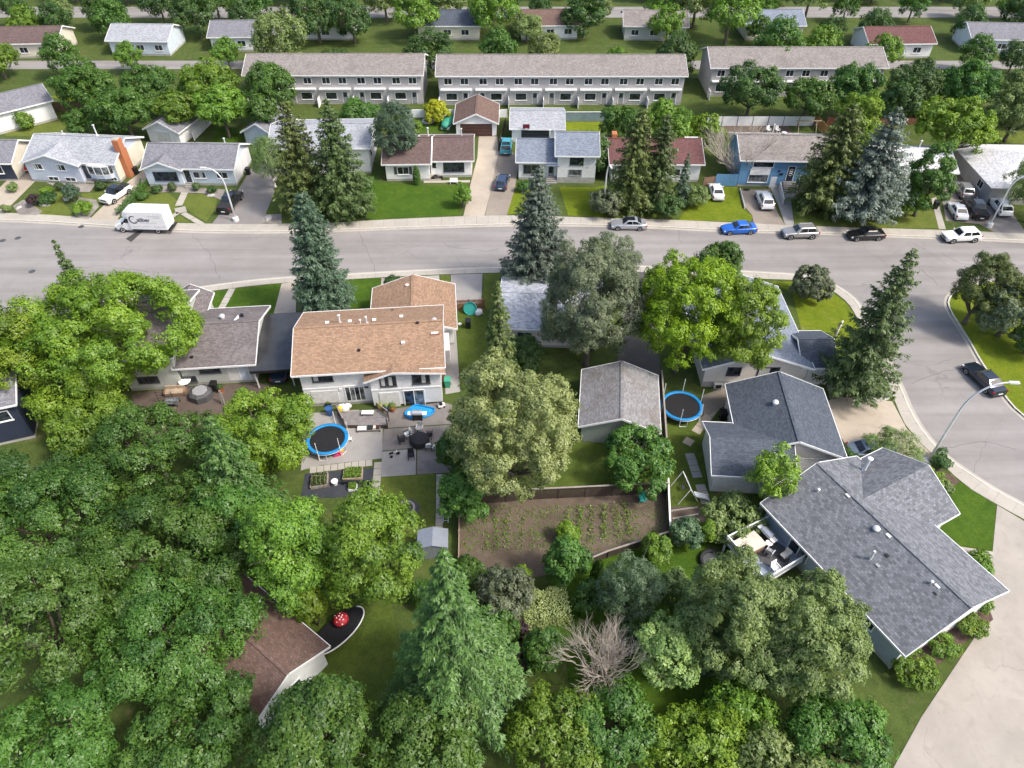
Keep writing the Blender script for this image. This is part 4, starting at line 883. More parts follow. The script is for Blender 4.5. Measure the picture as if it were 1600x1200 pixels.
# box truck with lettering
X, Y = st(229, 358.5)
t = thing('box_truck', 'white box truck with dark lettering parked at the far kerb', 'truck', (X, Y, -.13), HALF-.055)
rings = []
for x, zt, k in [(3.75,.95,.8),(3.6,1.15,.92),(2.9,1.42,.97),(2.2,1.5,1),(1.35,1.5,1)]:
    r = [(x,-.97*k,.42),(x,-k,.6),(x,-k,1.0),(x,-.97*k,zt-.1),(x,-.85*k,zt)]; rings.append(r+[(a,-b,c) for a,b,c in r[::-1]])
MB().loft([r[::-1] for r in rings]).build('cab_hood', 'p_white', t, 32)
c0 = [(2.55,-.9,1.45),(2.55,.9,1.45),(1.36,.97,1.45),(1.36,-.97,1.45)]; c1 = [(1.95,-.75,2.2),(1.95,.75,2.2),(1.36,.8,2.25),(1.36,-.8,2.25)]
MB().loft([c0, c1]).build('cab', 'p_white', t)
def quad(root, nm, pts, mat, off=.012):
    a, b, c, d = (Vector(v) for v in pts); n = (b-a).cross(d-a).normalized()*off
    return MB().add([a+n,b+n,c+n,d+n,a-n,b-n,c-n,d-n], [(0,1,2,3),(7,6,5,4),(0,4,5,1),(1,5,6,2),(2,6,7,3),(3,7,4,0)]).build(nm, mat, root)
L_ = lambda p, q, s: tuple(Vector(p)*(1-s)+Vector(q)*s)
quad(t, 'windshield', [L_(c0[0],c1[0],.12),L_(c0[1],c1[1],.12),L_(c0[1],c1[1],.92),L_(c0[0],c1[0],.92)], 'glass_car')
for i, j in ((0,3),(1,2)):
    q = [L_(L_(c0[i],c0[j],.08),L_(c1[i],c1[j],.08),.1),L_(L_(c0[i],c0[j],.8),L_(c1[i],c1[j],.8),.1),L_(L_(c0[i],c0[j],.8),L_(c1[i],c1[j],.8),.85),L_(L_(c0[i],c0[j],.12),L_(c1[i],c1[j],.12),.85)]
    quad(t, 'side_window', q if i else q[::-1], 'glass_car')
bx = MB(); bx.box(-3.75,1.3,-1.18,1.18,.75,3.35).build('cargo_box', 'p_white', t); MB().extr([(-1.1,2.35),(1.1,2.35),(1.1,3.34),(-1.1,3.34)], 1.31, 1.32, 'x')
MB().add([(1.305,-1.12,2.3),(1.305,1.12,2.3),(2.1,1.0,2.6),(2.1,-1.0,2.6),(1.305,-1.12,3.33),(1.305,1.12,3.33),(1.75,1.0,3.25),(1.75,-1.0,3.25)], [(3,2,1,0),(4,7,6,5),(0,4,5,1),(1,5,6,2),(2,6,7,3),(3,7,4,0)][:0]+[(0,1,2,3),(4,7,6,5),(1,0,4,5),(2,1,5,6),(3,2,6,7),(0,3,7,4)]).build('cab_fairing', 'p_white', t)
MB().box(-3.7,3.0,-.5,.5,.4,.74).build('chassis', 'black_soft', t); MB().box(-4.1,-3.76,-1.1,1.1,.5,.6).build('rear_step', 'black', t)
MB().box(-3.79,-3.755,-1.0,1.0,.85,3.2).build('rear_door', 'white', t)
for x in (2.75,-2.2):
    for s in (-1,1):
        n = 18; wr = .4
        rp = lambda y, r: [(x+math.cos(2*math.pi*k/n)*r, s*y, wr+math.sin(2*math.pi*k/n)*r) for k in range(n)]
        wh = MB().loft([rp(.7,wr*.98),rp(.98,wr),rp(1.01,wr*.93)][::s]).build('wheel', 'rubber', t, 40); MB().loft([rp(.95,wr*.62),rp(1.02,wr*.58),rp(.99,wr*.2)][::s]).build('rim', 'cloth', wh, 30)
for s in (-1,1): MB().bar((3.7,s*.75,.95),(3.55,s*.92,1.0),.16,.16).build('headlight', 'lens', t); MB().bar((2.3,s*1.0,1.6),(2.32,s*1.3,1.62),.12,.26).build('mirror', 'black', t)
MB().box(3.55,3.82,-.9,.9,.42,.62).build('front_bumper', 'black_soft', t)
ys = 1.19  # the camera sees the +y side (the truck faces left)
def arc(cx, cz, r, w, a0, a1, n=22):
    vs = []; 
    for i in range(n+1):
        a = R_(a0+(a1-a0)*i/n); ww = w*(.45+.55*math.sin(math.pi*i/n))
        vs += [(cx-math.cos(a)*(r-ww), ys, cz+math.sin(a)*(r-ww)), (cx-math.cos(a)*(r+ww), ys, cz+math.sin(a)*(r+ww))]
    return MB().add(vs, [(2*i,2*i+1,2*i+3,2*i+2) for i in range(n)])
lg = arc(.55, 2.2, .52, .1, 50, 330).build('logo_ring', 'sign_ink', t)
MB().bar((.35,ys,2.0),(.1,ys,1.75),.004,.12,(0,1,0)).build('logo_tail', 'sign_ink', t)
for i, (u, w_) in enumerate(((.75,.16),(.62,.2),(.5,.15))): MB().box(u-w_/2,u+w_/2,ys-.004,ys,2.15+.11*i,2.21+.11*i).build('logo_mark', 'sign_grey', t)
def letters(txt, x, z, size, mat, parent, nm='lettering'):
    cu = bpy.data.curves.new('lettering', 'FONT'); cu.body = txt; cu.size = size; cu.extrude = .002; cu.offset = .02
    tmp = bpy.data.objects.new('tmp', cu); COL.objects.link(tmp); dg = bpy.context.evaluated_depsgraph_get()
    me = bpy.data.meshes.new_from_object(tmp.evaluated_get(dg)); bpy.data.objects.remove(tmp); me.materials.clear(); me.materials.append(M[mat])
    o = bpy.data.objects.new(nm, me); COL.objects.link(o); o.parent = parent; o.location = (x, ys+.002, z); o.rotation_euler = (math.pi/2, 0, math.pi); o['kind'] = 'stuff'; return o
letters('aliber', .06, 1.95, .8, 'sign_ink', t)
def strokes(x0, x1, z, hgt, mat):
    x = x0; rnd = random.Random(int(z*100))
    mb = MB()
    while x > x1:
        w_ = rnd.uniform(.05,.12); mb.box(x-w_, x, ys-.004, ys, z, z+hgt*rnd.uniform(.6,1)); x -= w_+rnd.uniform(.02,.05)
    mb.build('lettering_line', mat, t, kind='stuff')
strokes(-1.6,-3.2,2.72,.13,'sign_grey'); strokes(-2.3,-3.25,2.5,.12,'sign_grey'); strokes(-.2,-2.5,1.72,.1,'sign_grey'); strokes(.9,-.1,1.12,.11,'sign_grey'); strokes(-.3,-1.7,1.12,.11,'sign_grey'); strokes(-2.0,-3.5,1.12,.11,'sign_grey')
# ------------------------------------------------------------------ trees and shrubs
def leaf_mesh(name, V, tint, mat, nv=4):
    """V: (n, nv, 3) leaf corners, tint: (n,)"""
    n, nv = V.shape[0], V.shape[1]; me = bpy.data.meshes.new(name)
    me.vertices.add(n*nv); me.vertices.foreach_set('co', V.astype(np.float32).ravel())
    me.loops.add(n*nv); me.loops.foreach_set('vertex_index', np.arange(n*nv, dtype=np.int32))
    me.polygons.add(n); me.polygons.foreach_set('loop_start', np.arange(0, n*nv, nv, dtype=np.int32)); me.polygons.foreach_set('loop_total', np.full(n, nv, np.int32))
    me.update(calc_edges=True)
    a = me.attributes.new('tint', 'FLOAT', 'POINT'); a.data.foreach_set('value', np.repeat(np.clip(tint, 0, 1), nv).astype(np.float32))
    me.materials.append(M[mat]); return me
def unit(a): return a/np.maximum(np.linalg.norm(a, axis=-1, keepdims=True), 1e-6)
def cards(c, n, rng, ln, wd, stretch=None):
    """diamond leaves at c facing n; ln/wd arrays"""
    t = unit(np.cross(n, unit(rng.normal(size=n.shape)))) if stretch is None else unit(stretch)
    b = unit(np.cross(n, t)); l = ln[:, None]/2; w = wd[:, None]/2
    k = n*(ln[:, None]*.12)
    return np.stack([c-t*l-b*w-k, c+t*l-k, c-t*l+b*w-k], 1)
def crown_leaves(rng, R, Rz, zc, leaf=.3, clump=.75, lobes=6, dens=1.0, fill=.32, up=.4, jag=.25, droop=0.0):
    lr0 = clump*1.75; S = np.array([R, R, Rz])
    # uneven outer shape from a few broad waves
    W = unit(rng.normal(size=(6, 3))); ph = rng.uniform(0, 6.28, 6); fq = rng.uniform(1.5, 4.5, 6)
    area = 4*np.pi*((R*R+2*R*Rz)/3)*.78; nl = max(7, int(area/(lr0*lr0*2.0)))
    k = np.arange(nl)+.5; zz = 1-1.62*k/nl; th = np.pi*(1+5**.5)*k+rng.uniform(0, 6)
    q = np.sqrt(np.maximum(0, 1-zz*zz)); D = unit(np.stack([q*np.cos(th), q*np.sin(th), zz], 1)+rng.normal(0, .16, (nl, 3)))
    wave = 1+.10*np.sin(fq*(D@W.T)*2+ph).sum(1)*(.6+jag)
    lr = lr0*rng.uniform(.65, 1.25, nl); eff = np.maximum(S-lr0*.75, S*.35)
    Lc = D*eff*(np.clip(wave, .6, 1.18)*(1-rng.random(nl)*jag*.55))[:, None]
    keep = rng.random(nl) > .08+.14*jag; D, lr, Lc = D[keep], lr[keep], Lc[keep]; nl = len(lr)
    nin = int(nl*fill); ind = unit(rng.normal(size=(nin, 3))); Lc = np.vstack([Lc, ind*eff*rng.uniform(.15, .62, (nin, 1))]); D = np.vstack([D, ind]); lr = np.append(lr, lr0*rng.uniform(.7, 1.1, nin)); inner = np.arange(len(lr)) >= nl
    lt = rng.normal(.5, .15, len(lr)); Lc = Lc+np.array([0, 0, zc])
    # small clumps on every lobe
    nc = np.maximum(5, (np.where(inner, 7, 24)*dens*(lr/lr0)**1.3).astype(int)); li = np.repeat(np.arange(len(lr)), nc); m = len(li)
    cd = unit(rng.normal(size=(m, 3))+D[li]*.7+np.array([0, 0, .35])); C = Lc[li]+cd*(lr[li]*rng.uniform(.5, .95, m))[:, None]*np.array([1, 1, .8]); cr = lr[li]*rng.uniform(.22, .42, m)
    per = np.maximum(6, (17*dens*(cr/.45)**1.5*(.3/leaf)**1.6).astype(int)); ci = np.repeat(np.arange(m), per); n = len(ci)
    d = unit(rng.normal(size=(n, 3))+cd[ci]*.5); pos = C[ci]+d*(cr[ci]*(1-.5*rng.random(n)))[:, None]
    if droop: pos[:, 2] -= droop*rng.random(n)*.5
    nr = unit(d*.55+cd[ci]*.75+np.array([0, 0, up])+rng.normal(0, .33, (n, 3))); s = leaf*rng.uniform(.65, 1.3, n)
    tint = lt[li][ci]+rng.normal(0, .1, m)[ci]+rng.normal(0, .13, n)
    limb = Lc[rng.permutation(nl)[:8]]
    return pos, nr, s, np.clip(tint, 0, 1), limb
def tree_trunk(root, rng, limbs, z0, r, mat, n=6):
    mb = MB(); top = Vector((0, 0, z0))
    mb.tube([(0,0,-.1),(0,0,.4),(rng.uniform(-.1,.1),rng.uniform(-.1,.1),z0*.6),tuple(top)], [r*1.35,r,r*.85,r*.7], 9)
    for p in limbs[:7]:
        p = Vector(p); mid = top.lerp(p, .5)+Vector((0,0,-.15*(p-top).length))
        mb.tube([tuple(top-Vector((0,0,.3))), tuple(mid), tuple(p)], [r*.55,r*.34,r*.08], 6)
        for k in range(3):
            q = mid.lerp(p, .3+.2*k); e = q+Vector((rng.uniform(-1,1),rng.uniform(-1,1),rng.uniform(.1,1)))*(p-top).length*.35
            mb.tube([tuple(q), tuple(e)], [r*.18,r*.03], 4)
    return mb.build('trunk', mat, root, True)
def solve(b, clear):
    cx, cy = (b[0]+b[2])/2, (b[1]+b[3])/2; z = clear+3
    for _ in range(14):
        X, Y = P(cx, cy, z); s = F_PX/proj(X, Y, z)[2]; R = (b[2]-b[0])/2/s; a = math.atan2(CAM_H-z, Y); hv = (b[3]-b[1])/2/s
        q = hv*hv-(R*math.sin(a))**2
        Rz = math.sqrt(max(q, (.5*R*math.cos(a))**2))/math.cos(a); Rz = max(.55*R, min(1.5*R, Rz)); z = z*.5+(clear+Rz)*.5
    return X, Y, z, R, Rz
SEED = [11]
def tree(name, label, b, mat, leaf=.3, clump=.75, clear=1.5, lobes=6, dens=1.0, bark='bark', group=None, cat='tree', narrow=1.0, **k):
    SEED[0] += 1; rng = np.random.default_rng(SEED[0])
    X, Y, zc, R, Rz = solve(b, clear)
    root = thing(name, label, cat, (X, Y, 0), 0, group)
    pos, nr, s, tint, L = crown_leaves(rng, R*.92, Rz*.92, zc, leaf, clump, lobes, dens, **k)
    V = cards(pos, nr, rng, s, s*.68*narrow)
    o = bpy.data.objects.new('crown' if cat == 'tree' else 'foliage', leaf_mesh(name+'_leaves', V, tint, mat)); COL.objects.link(o); o.parent = root
    if cat == 'tree': tree_trunk(root, random.Random(SEED[0]), [tuple(p) for p in L], max(clear, zc-Rz*.75), .045*R+.08, bark)
    else:
        mb = MB(); rr = random.Random(SEED[0])
        for i in range(5): mb.tube([(rr.uniform(-.1,.1),rr.uniform(-.1,.1),-.05),(rr.uniform(-.5,.5)*R,rr.uniform(-.5,.5)*R,zc)], [.05,.015], 5)
        mb.build('stems', bark, root)
    return root
def conifer_arrays(rng, h, R, levels=None, sparse=1.0, droop=.35, tip=.0, card=.3, taper=.9, base=.06, tier=.0, fat=1.0):
    levels = levels or max(12, int(h/.5)); P_ = []; N_ = []; T_ = []; S_ = []; ti = []; limbs = []
    for i in range(levels):
        f = (i+rng.uniform(-.35, .35))/levels; f = min(max(f, 0), .985); z = h*(base+(1-base)*f)
        r = R*(1-f)**taper*(1+tier*math.sin(i*2.1))
        if f < .07: r *= .6+f*5.7
        nb = max(5, int((5+r*2.5)*sparse)); off = rng.uniform(0, 6.28)
        for j in range(nb):
            a = off+2*math.pi*j/nb+rng.uniform(-.3, .3); rr = r*rng.uniform(.66, 1.16)
            if rng.random() < .05: rr *= .5
            u = np.array([math.cos(a), math.sin(a), 0]); v = np.array([-u[1], u[0], 0]); dp = droop*rng.uniform(.6, 1.4)*(1.15-f*.9); ri = .4*(1.0-f*.6)
            m = max(12, int((rr+.25)*26*(.3/card)**1.5)); t = rng.random(m)**.62
            w = fat*(.13+.075*rr)*(.35+np.sin(np.pi*np.clip(t*.8+.14, 0, 1))); lat = rng.normal(0, .62, m)*w
            zz = z+rr*(ri*t-dp*t**1.7+.13*t**4)-np.abs(lat)*.4-rng.random(m)**2*(.1+.1*rr)*.9
            c = np.outer(t*rr, u)+np.outer(lat, v)+np.stack([np.zeros(m), np.zeros(m), zz], 1)
            dirs = unit(u*.75+np.outer(np.sign(lat)*.7, v)+rng.normal(0, .3, (m, 3))+np.array([0, 0, -.28]))
            P_.append(c); T_.append(dirs); N_.append(unit(np.array([0, 0, 1.0])+u*.45+np.outer(lat/np.maximum(w, .05)*.45, v)+rng.normal(0, .3, (m, 3))))
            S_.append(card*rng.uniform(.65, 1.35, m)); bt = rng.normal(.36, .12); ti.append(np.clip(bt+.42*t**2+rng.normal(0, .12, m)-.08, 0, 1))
            if j % 3 == 0 and rr > .8: limbs.append(((0,0,z), (u[0]*rr*.8, u[1]*rr*.8, z+rr*(ri*.8-dp*.68)-.08)))
    P_, N_, T_, S_, ti = (np.concatenate(x) for x in (P_, N_, T_, S_, ti))
    b = unit(np.cross(N_, T_)); l = S_[:, None]/2; w = l*.5
    return np.stack([P_-T_*l-b*w, P_+T_*l*1.1-N_*(l*.25), P_-T_*l+b*w], 1), ti, limbs
def conifer(name, label, top, base_py, width, mat, group=None, bark='bark', **k):
    SEED[0] += 1; rng = np.random.default_rng(SEED[0])
    _, Y = P(800, base_py, 0); h = height_for(0, Y, top[1])
    f = proj(0, Y, h)[2]; X = (top[0]-800)*f/F_PX
    fm = proj(X, Y, h*.2)[2]; R = width/2*fm/F_PX
    root = thing(name, label, 'tree', (X, Y, 0), 0, group)
    V, ti, limbs = conifer_arrays(rng, h, R, **k)
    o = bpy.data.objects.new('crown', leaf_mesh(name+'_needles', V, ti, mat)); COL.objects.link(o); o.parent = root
    mb = MB(); mb.tube([(0,0,-.1),(0,0,h*.4),(0,0,h*.97)], [.016*h+.06,.011*h+.04,.02], 8)
    for a, b in limbs: mb.tube([a, b], [.035,.01], 4)
    mb.build('trunk', bark, root, True)
    return root
def hedge(name, label, pts, w, h, mat, leaf=.16, dens=1.0, cat='hedge', rnd=.12):
    SEED[0] += 1; rng = np.random.default_rng(SEED[0]); A = [np.array(P(*p)) for p in pts]
    root = thing(name, label, cat, (A[0][0], A[0][1], 0)); V = []
    seg = [(a, b) for a, b in zip(A, A[1:])]; allp = []; alln = []
    for a, b in seg:
        L = np.linalg.norm(b-a); n = int(dens*L*(w+2*h)*55*(.16/leaf)**1.6); d = (b-a)/L; r = np.array([-d[1], d[0]])
        t = rng.random(n)*L; q = rng.random(n)*(w+2*h); side = np.where(q < h, -1, np.where(q < h+w, 0, 1))
        off = np.where(side == -1, -w/2, np.where(side == 1, w/2, q-h-w/2)); z = np.where(side == -1, q, np.where(side == 1, q-h-w, h))
        lump = 1+rnd*np.sin(t*2.3+side)+rnd*np.sin(t*5.1+1)
        pos = np.stack([a[0]+d[0]*t+r[0]*off*lump, a[1]+d[1]*t+r[1]*off*lump, z*lump], 1)+rng.normal(0, .05, (n, 3))
        nr = np.stack([r[0]*side, r[1]*side, (side == 0)*1.0], 1)+np.array([0, 0, .3])+rng.normal(0, .45, (n, 3)); allp.append(pos); alln.append(unit(nr))
    p = np.concatenate(allp)-np.array([A[0][0], A[0][1], 0]); nr = np.concatenate(alln); s = leaf*rng.uniform(.7, 1.3, len(p))
    o = bpy.data.objects.new('foliage', leaf_mesh(name+'_leaves', cards(p, nr, rng, s, s*.7), np.clip(rng.normal(.5, .2, len(p)), 0, 1), mat)); COL.objects.link(o); o.parent = root
    mb = MB()
    for a, b in seg:
        L = np.linalg.norm(b-a); m = max(2, int(L/.8))
        for i in range(m):
            c = a+(b-a)*(i+.5)/m-A[0]; mb.tube([(c[0],c[1],-.05),(c[0]+rng.uniform(-.1,.1),c[1],h*.8)], [.03,.012], 4)
    mb.build('stems', 'bark', root); return root
def shrub(name, label, b, mat, leaf=.17, clump=.3, **k): return tree(name, label, b, mat, leaf, clump, clear=k.pop('clear', .05), lobes=k.pop('lobes', 5), cat='shrub', **k)
def column(name, label, px, py, h, r, mat, n=1400, cat='shrub'):
    SEED[0] += 1; rng = np.random.default_rng(SEED[0]); X, Y = P(px, py); root = thing(name, label, cat, (X, Y, 0))
    f = rng.random(n); a = rng.uniform(0, 6.28, n); rr = r*np.minimum(1, np.sqrt(np.maximum(0, 1-f**2.2))+.05)*np.minimum(1, .6+f*3); d = np.stack([np.cos(a), np.sin(a), np.zeros(n)], 1)
    p = d*(rr*rng.uniform(.75, 1.05, n))[:, None]; p[:, 2] = f*h; nr = unit(d+np.array([0, 0, .5])+rng.normal(0, .4, (n, 3))); s = .2*rng.uniform(.7, 1.3, n)
    o = bpy.data.objects.new('foliage', leaf_mesh(name+'_leaves', cards(p, nr, rng, s*1.2, s*.6, np.tile([0, 0, 1.0], (n, 1))+rng.normal(0, .35, (n, 3))), np.clip(rng.normal(.5, .2, n), 0, 1), mat)); COL.objects.link(o); o.parent = root
    MB().tube([(0,0,-.05),(0,0,h*.9)], [.06,.01], 5).build('stems', 'bark', root); return root
def bare(name, label, px, py, h, spread, mat='bark_pale', seed=3, n0=6, up=.9, depth=4):
    rr = random.Random(seed); X, Y = P(px, py); root = thing(name, label, 'tree', (X, Y, 0)); tr = MB(); br = MB()
    def grow(p, d, L, r, k, mb):
        q = p+d*L; m = p.lerp(q, .5)+Vector((rr.uniform(-1,1),rr.uniform(-1,1),rr.uniform(-.5,1)))*L*.06
        mb.tube([tuple(p), tuple(m), tuple(q)], [r, r*.82, r*.62], 6 if k > 2 else 4)
        if k == 0: return
        for _ in range(rr.choice((2,3,3))):
            e = (d+Vector((rr.uniform(-1,1),rr.uniform(-1,1),rr.uniform(-.25,.7)))*.55).normalized()
            grow(p.lerp(q, rr.uniform(.55,1)), e, L*rr.uniform(.6,.85), r*.55, k-1, br)
    for i in range(n0):
        a = 6.28*i/n0+rr.uniform(-.4,.4); d = Vector((math.cos(a)*spread, math.sin(a)*spread, up)).normalized()
        grow(Vector((0,0,-.05)), d, h*.36, .011*h+.01, depth, tr)
    tr.build('trunk', mat, root, True); br.build('branches', mat, root); return root
# --- near block, left
tree('ash_tree', 'huge bright green tree in front of the dusky roofed house, largest crown by the street', (20,418,306,604), 'leaf_bright', .24, .85, 2.0, 9, 1.05, fill=.9, jag=.1)
tree('ash_tree', 'rounded bright green tree hugging the left picture edge below the street', (-60,470,66,632), 'leaf_bright', .24, .8, 2, 6)
tree('ash_tree', 'lower bright green tree between the sage house wall and the navy house', (42,545,205,648), 'leaf_bright', .24, .8, 1.5, 6)
tree('lilac_tree', 'yellow green tree just right of the navy house', (72,612,205,705), 'leaf_fresh', .26, .6, 1, 6)
tree('maple_tree', 'dark green tree at the left edge under the navy house', (-40,694,112,806), 'leaf_dark', .22, .72, 1.5, 6)
tree('elm_tree', 'blue tinged green tree left of the mid pale spruce', (130,622,345,790), 'leaf_mid', .22, .72, 1.5, 8)
conifer('spruce_tree', 'pale green spruce rising among the broadleaf trees left of the trampoline', (322,645), 812, 150, 'needle_fresh', droop=.5, card=.27)
tree('maple_tree', 'yellow green tree leaning over the left trampoline', (325,598,498,755), 'leaf_bright', .21, .6, 1.2, 7)
EG = 'dense elms filling the lower left'
tree('elm_tree', 'leafy elm at the left edge directly above the lowest elms', (-50,715,190,905), 'leaf_mid', .21, .85, 1.6, 8, group=EG)
tree('elm_tree', 'broad leafy elm in the middle of the lower left grove', (120,755,400,960), 'leaf_mid', .21, .85, 1.6, 9, group=EG)
tree('elm_tree', 'leafy elm in the bottom left corner', (-70,850,170,1090), 'leaf_mid', .21, .85, 1.6, 8, group=EG)
tree('elm_tree', 'leafy elm at the bottom left of the brown shingle roof', (130,870,400,1110), 'leaf_mid', .21, .85, 1.6, 8, group=EG)
tree('elm_tree', 'dark elm between the pale spruce and the fresh green maple', (290,740,430,880), 'leaf_mid', .28, .7, 1.5, 6, group=EG)
tree('maple_tree', 'fresh green maple just below the raised beds, left of its twin', (378,762,535,965), 'leaf_fresh', .21, .65, 1.2, 7)
tree('maple_tree', 'fresh green maple just left of the grey metal shed', (490,765,662,955), 'leaf_fresh', .21, .65, 1.2, 7)
shrub('young_tree', 'small yellow green bush beside the brown shingle roof', (452,905,517,985), 'leaf_bright', .22, .45, clear=.8)
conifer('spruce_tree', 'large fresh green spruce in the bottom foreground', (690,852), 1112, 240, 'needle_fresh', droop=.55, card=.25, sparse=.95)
# --- near block, middle
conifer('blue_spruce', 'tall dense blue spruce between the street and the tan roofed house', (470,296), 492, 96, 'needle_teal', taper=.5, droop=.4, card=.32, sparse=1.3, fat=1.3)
conifer('spruce_tree', 'small spruce tip rising over the street at far left', (80,370), 500, 62, 'needle', droop=.25, card=.34)
conifer('blue_spruce', 'broad grey blue spruce standing by the street in the picture middle', (843,256), 452, 122, 'needle_blue', taper=.72, droop=.4, card=.32, sparse=1.25, fat=1.2)
conifer('spruce_tree', 'slim olive spruce beside the chalky roof', (778,434), 600, 66, 'needle_olive', droop=.45, taper=.75)
tree('willow_tree', 'large grey green willow behind the grey garage', (838,362,1012,585), 'leaf_grey', .22, .6, .6, 8, narrow=.7, jag=.3, dens=1.15)
tree('pine_tree', 'dark tip of a tree behind the willow near the silver sedan', (915,358,1000,450), 'leaf_grey', .24, .5, 4, 5, narrow=.5)
tree('ash_tree', 'vivid lime green tree above the right hand trampoline', (985,378,1165,596), 'leaf_lime', .22, .65, .6, 8)
tree('ash_tree', 'greener tree joined to the vivid lime tree over the stucco house', (1105,425,1228,588), 'leaf_bright', .22, .65, 2, 6)
tree('elm_tree', 'dark green crown showing between street and lime tree', (1085,372,1165,450), 'leaf_mid', .26, .6, 3, 5)
tree('poplar_tree', 'large pale olive tree in the centre beside the patio', (690,545,912,796), 'leaf_olive', .19, .55, .8, 9, 1.05, jag=.35)
shrub('lilac_bush', 'dark green bush under the olive tree next to the patio edge', (680,660,752,745), 'leaf_mid', .2, .4)
tree('lilac_tree', 'dark green small tree at the top left corner of the vegetable garden', (680,725,772,822), 'leaf_mid', .22, .45, .8, 6)
tree('apple_tree', 'round apple tree in front of the green gable garage', (930,663,1064,768), 'leaf_mid', .22, .5, .8, 7)
shrub('lilac_bush', 'dark shrub beside the wall of the chalky roofed house', (770,520,850,590), 'leaf_dark', .2, .4)
# --- near block, right
conifer('spruce_tree', 'big dark spruce standing between the driveway and side street', (1432,384), 618, 126, 'needle', droop=.38, card=.29, taper=.7, tier=.12)
shrub('mugo_pine', 'round blue grey pine bush on the corner lawn', (1236,412,1303,473), 'leaf_grey', .19, .34, dens=1.4, jag=0.0)
tree('pine_tree', 'spreading green pine on the corner lawn by the street', (1485,384,1594,510), 'needle_olive', .22, .5, .6, 7, jag=.35, dens=1.15, narrow=.6)
tree('lilac_tree', 'dusky purple green bush behind the pine at the right edge', (1530,430,1640,535), 'leaf_grey', .22, .5, .3, 7)
shrub('green_shrub', 'dark green shrub at the foot of the corner pine', (1585,490,1650,560), 'leaf_mid', .2, .4)
tree('birch_tree', 'airy yellow green birch between the slate roof and the charcoal roof', (1165,692,1252,800), 'leaf_bright', .2, .42, 1.2, 6, dens=.75, bark='bark_birch', jag=.5)
shrub('willow_shrub', 'pale airy shrub hiding the slate sedan', (1352,672,1445,725), 'leaf_sage', .18, .35, narrow=.5, dens=.8)
shrub('juniper_bush', 'dark juniper beside the white garage door', (1295,698,1345,732), 'leaf_dark', .16, .3)
shrub('juniper_bush', 'dark shrub at the foot of the tall curved lamp', (1452,700,1490,734), 'leaf_dark', .16, .3)
shrub('spirea_bush', 'bright round shrub at the edge of the charcoal roofed house lawn', (1434,728,1480,760), 'leaf_bright', .16, .3)
shrub('spirea_bush', 'small grey shrub by the sidewalk of the charcoal roofed house', (1462,752,1492,768), 'leaf_sage', .14, .25)
shrub('lilac_bush', 'large dark lilac bush above the deck', (1092,768,1194,846), 'leaf_sage', .2, .42)
shrub('spruce_bush', 'bluish bush in the corner between white fence and lilac', (1044,805,1104,862), 'leaf_bluegreen', .18, .35)
shrub('currant_bush', 'bright yellow green bush just right of the bluish bush', (1090,808,1122,855), 'leaf_bright', .18, .3)
shrub('currant_bush', 'fresh green bush at the lower right corner of the vegetable garden', (1000,830,1052,885), 'leaf_fresh', .18, .32)
shrub('plum_bush', 'glossy dark green shrub at the lower edge of the vegetable garden', (848,832,922,925), 'leaf_mid', .22, .4)
shrub('currant_bush', 'yellowish bush growing into the vegetable rows above the glossy shrub', (868,812,905,850), 'leaf_bright', .17, .3)
column('cedar_column', 'narrow dark cedar column beside the glossy shrub', 931, 914, 3.7, .62, 'leaf_mid', 1900)
tree('pine_tree', 'open bluish pine below the vegetable garden', (928,848,1040,990), 'leaf_bluegreen', .2, .45, .8, 7, dens=.9, jag=.5, narrow=.5)
shrub('dogwood_bush', 'grey green bush right of the foreground spruce', (742,880,838,975), 'leaf_grey', .2, .42)
shrub('currant_bush', 'bright bush at the bottom corner of the vegetable garden soil', (800,880,830,915), 'leaf_bright', .16, .28)
hedge('variegated_hedge', 'clipped pale cream green hedge in the bottom middle', [(816,964),(886,953)], 2.6, 1.6, 'leaf_pale', .13, 2.0, rnd=.05)
bare('bare_tree', 'leafless many stemmed tree with pale grey brown branches', 932, 1066, 7.4, .3, n0=12, up=1.3, depth=5)
bare('bare_bush', 'small leafless grey bush behind the pale green young tree', 1042, 1015, 3.0, .7, seed=8, n0=7, depth=3)
tree('maple_tree', 'pale green young tree right of the leafless tree', (985,962,1094,1085), 'leaf_light', .22, .45, .8, 6)
tree('ash_tree', 'blue green young tree between the pale tree and the big olive tree', (1062,962,1138,1070), 'leaf_bluegreen', .22, .45, .8, 6)
tree('crabapple_tree', 'large sage green tree covering the deck corner', (1048,858,1232,1075), 'leaf_sage', .18, .5, .6, 8)
tree('crabapple_tree', 'large sage green tree against the wall of the charcoal roofed house', (1170,885,1362,1110), 'leaf_sage', .18, .5, .6, 8)
shrub('juniper_bush', 'mixed green shrub left of the leafless tree', (815,970,885,1060), 'leaf_mid', .2, .38)
shrub('purple_bush', 'small dark purple bush beside the cream hedge', (800,965,826,1000), 'leaf_purple', .16, .28)
shrub('lilac_bush', 'green bush between foreground spruce and cream hedge', (760,950,815,1010), 'leaf_mid', .18, .35)
for i, (b, lb) in enumerate([((1395,1015,1470,1075),'bright foundation shrub at the bottom end of the white gable wall'),((1450,985,1500,1030),'bright foundation shrub in the middle of the white gable wall'),((1495,955,1548,1000),'bright foundation shrub nearest the far end of the white gable wall'),((1528,935,1552,960),'small shrub at the street corner of the white gable wall')]):
    shrub('spirea_bush', lb, b, 'leaf_fresh', .15, .28, group='shrubs along the white gable wall')
for i, (b, lb) in enumerate([((1515,862,1552,880),'green shrub nearest the front path of the charcoal roofed house'),((1530,880,1552,897),'green shrub below the front path of the charcoal roofed house')]): shrub('spirea_bush', lb, b, 'leaf_fresh', .15, .26)
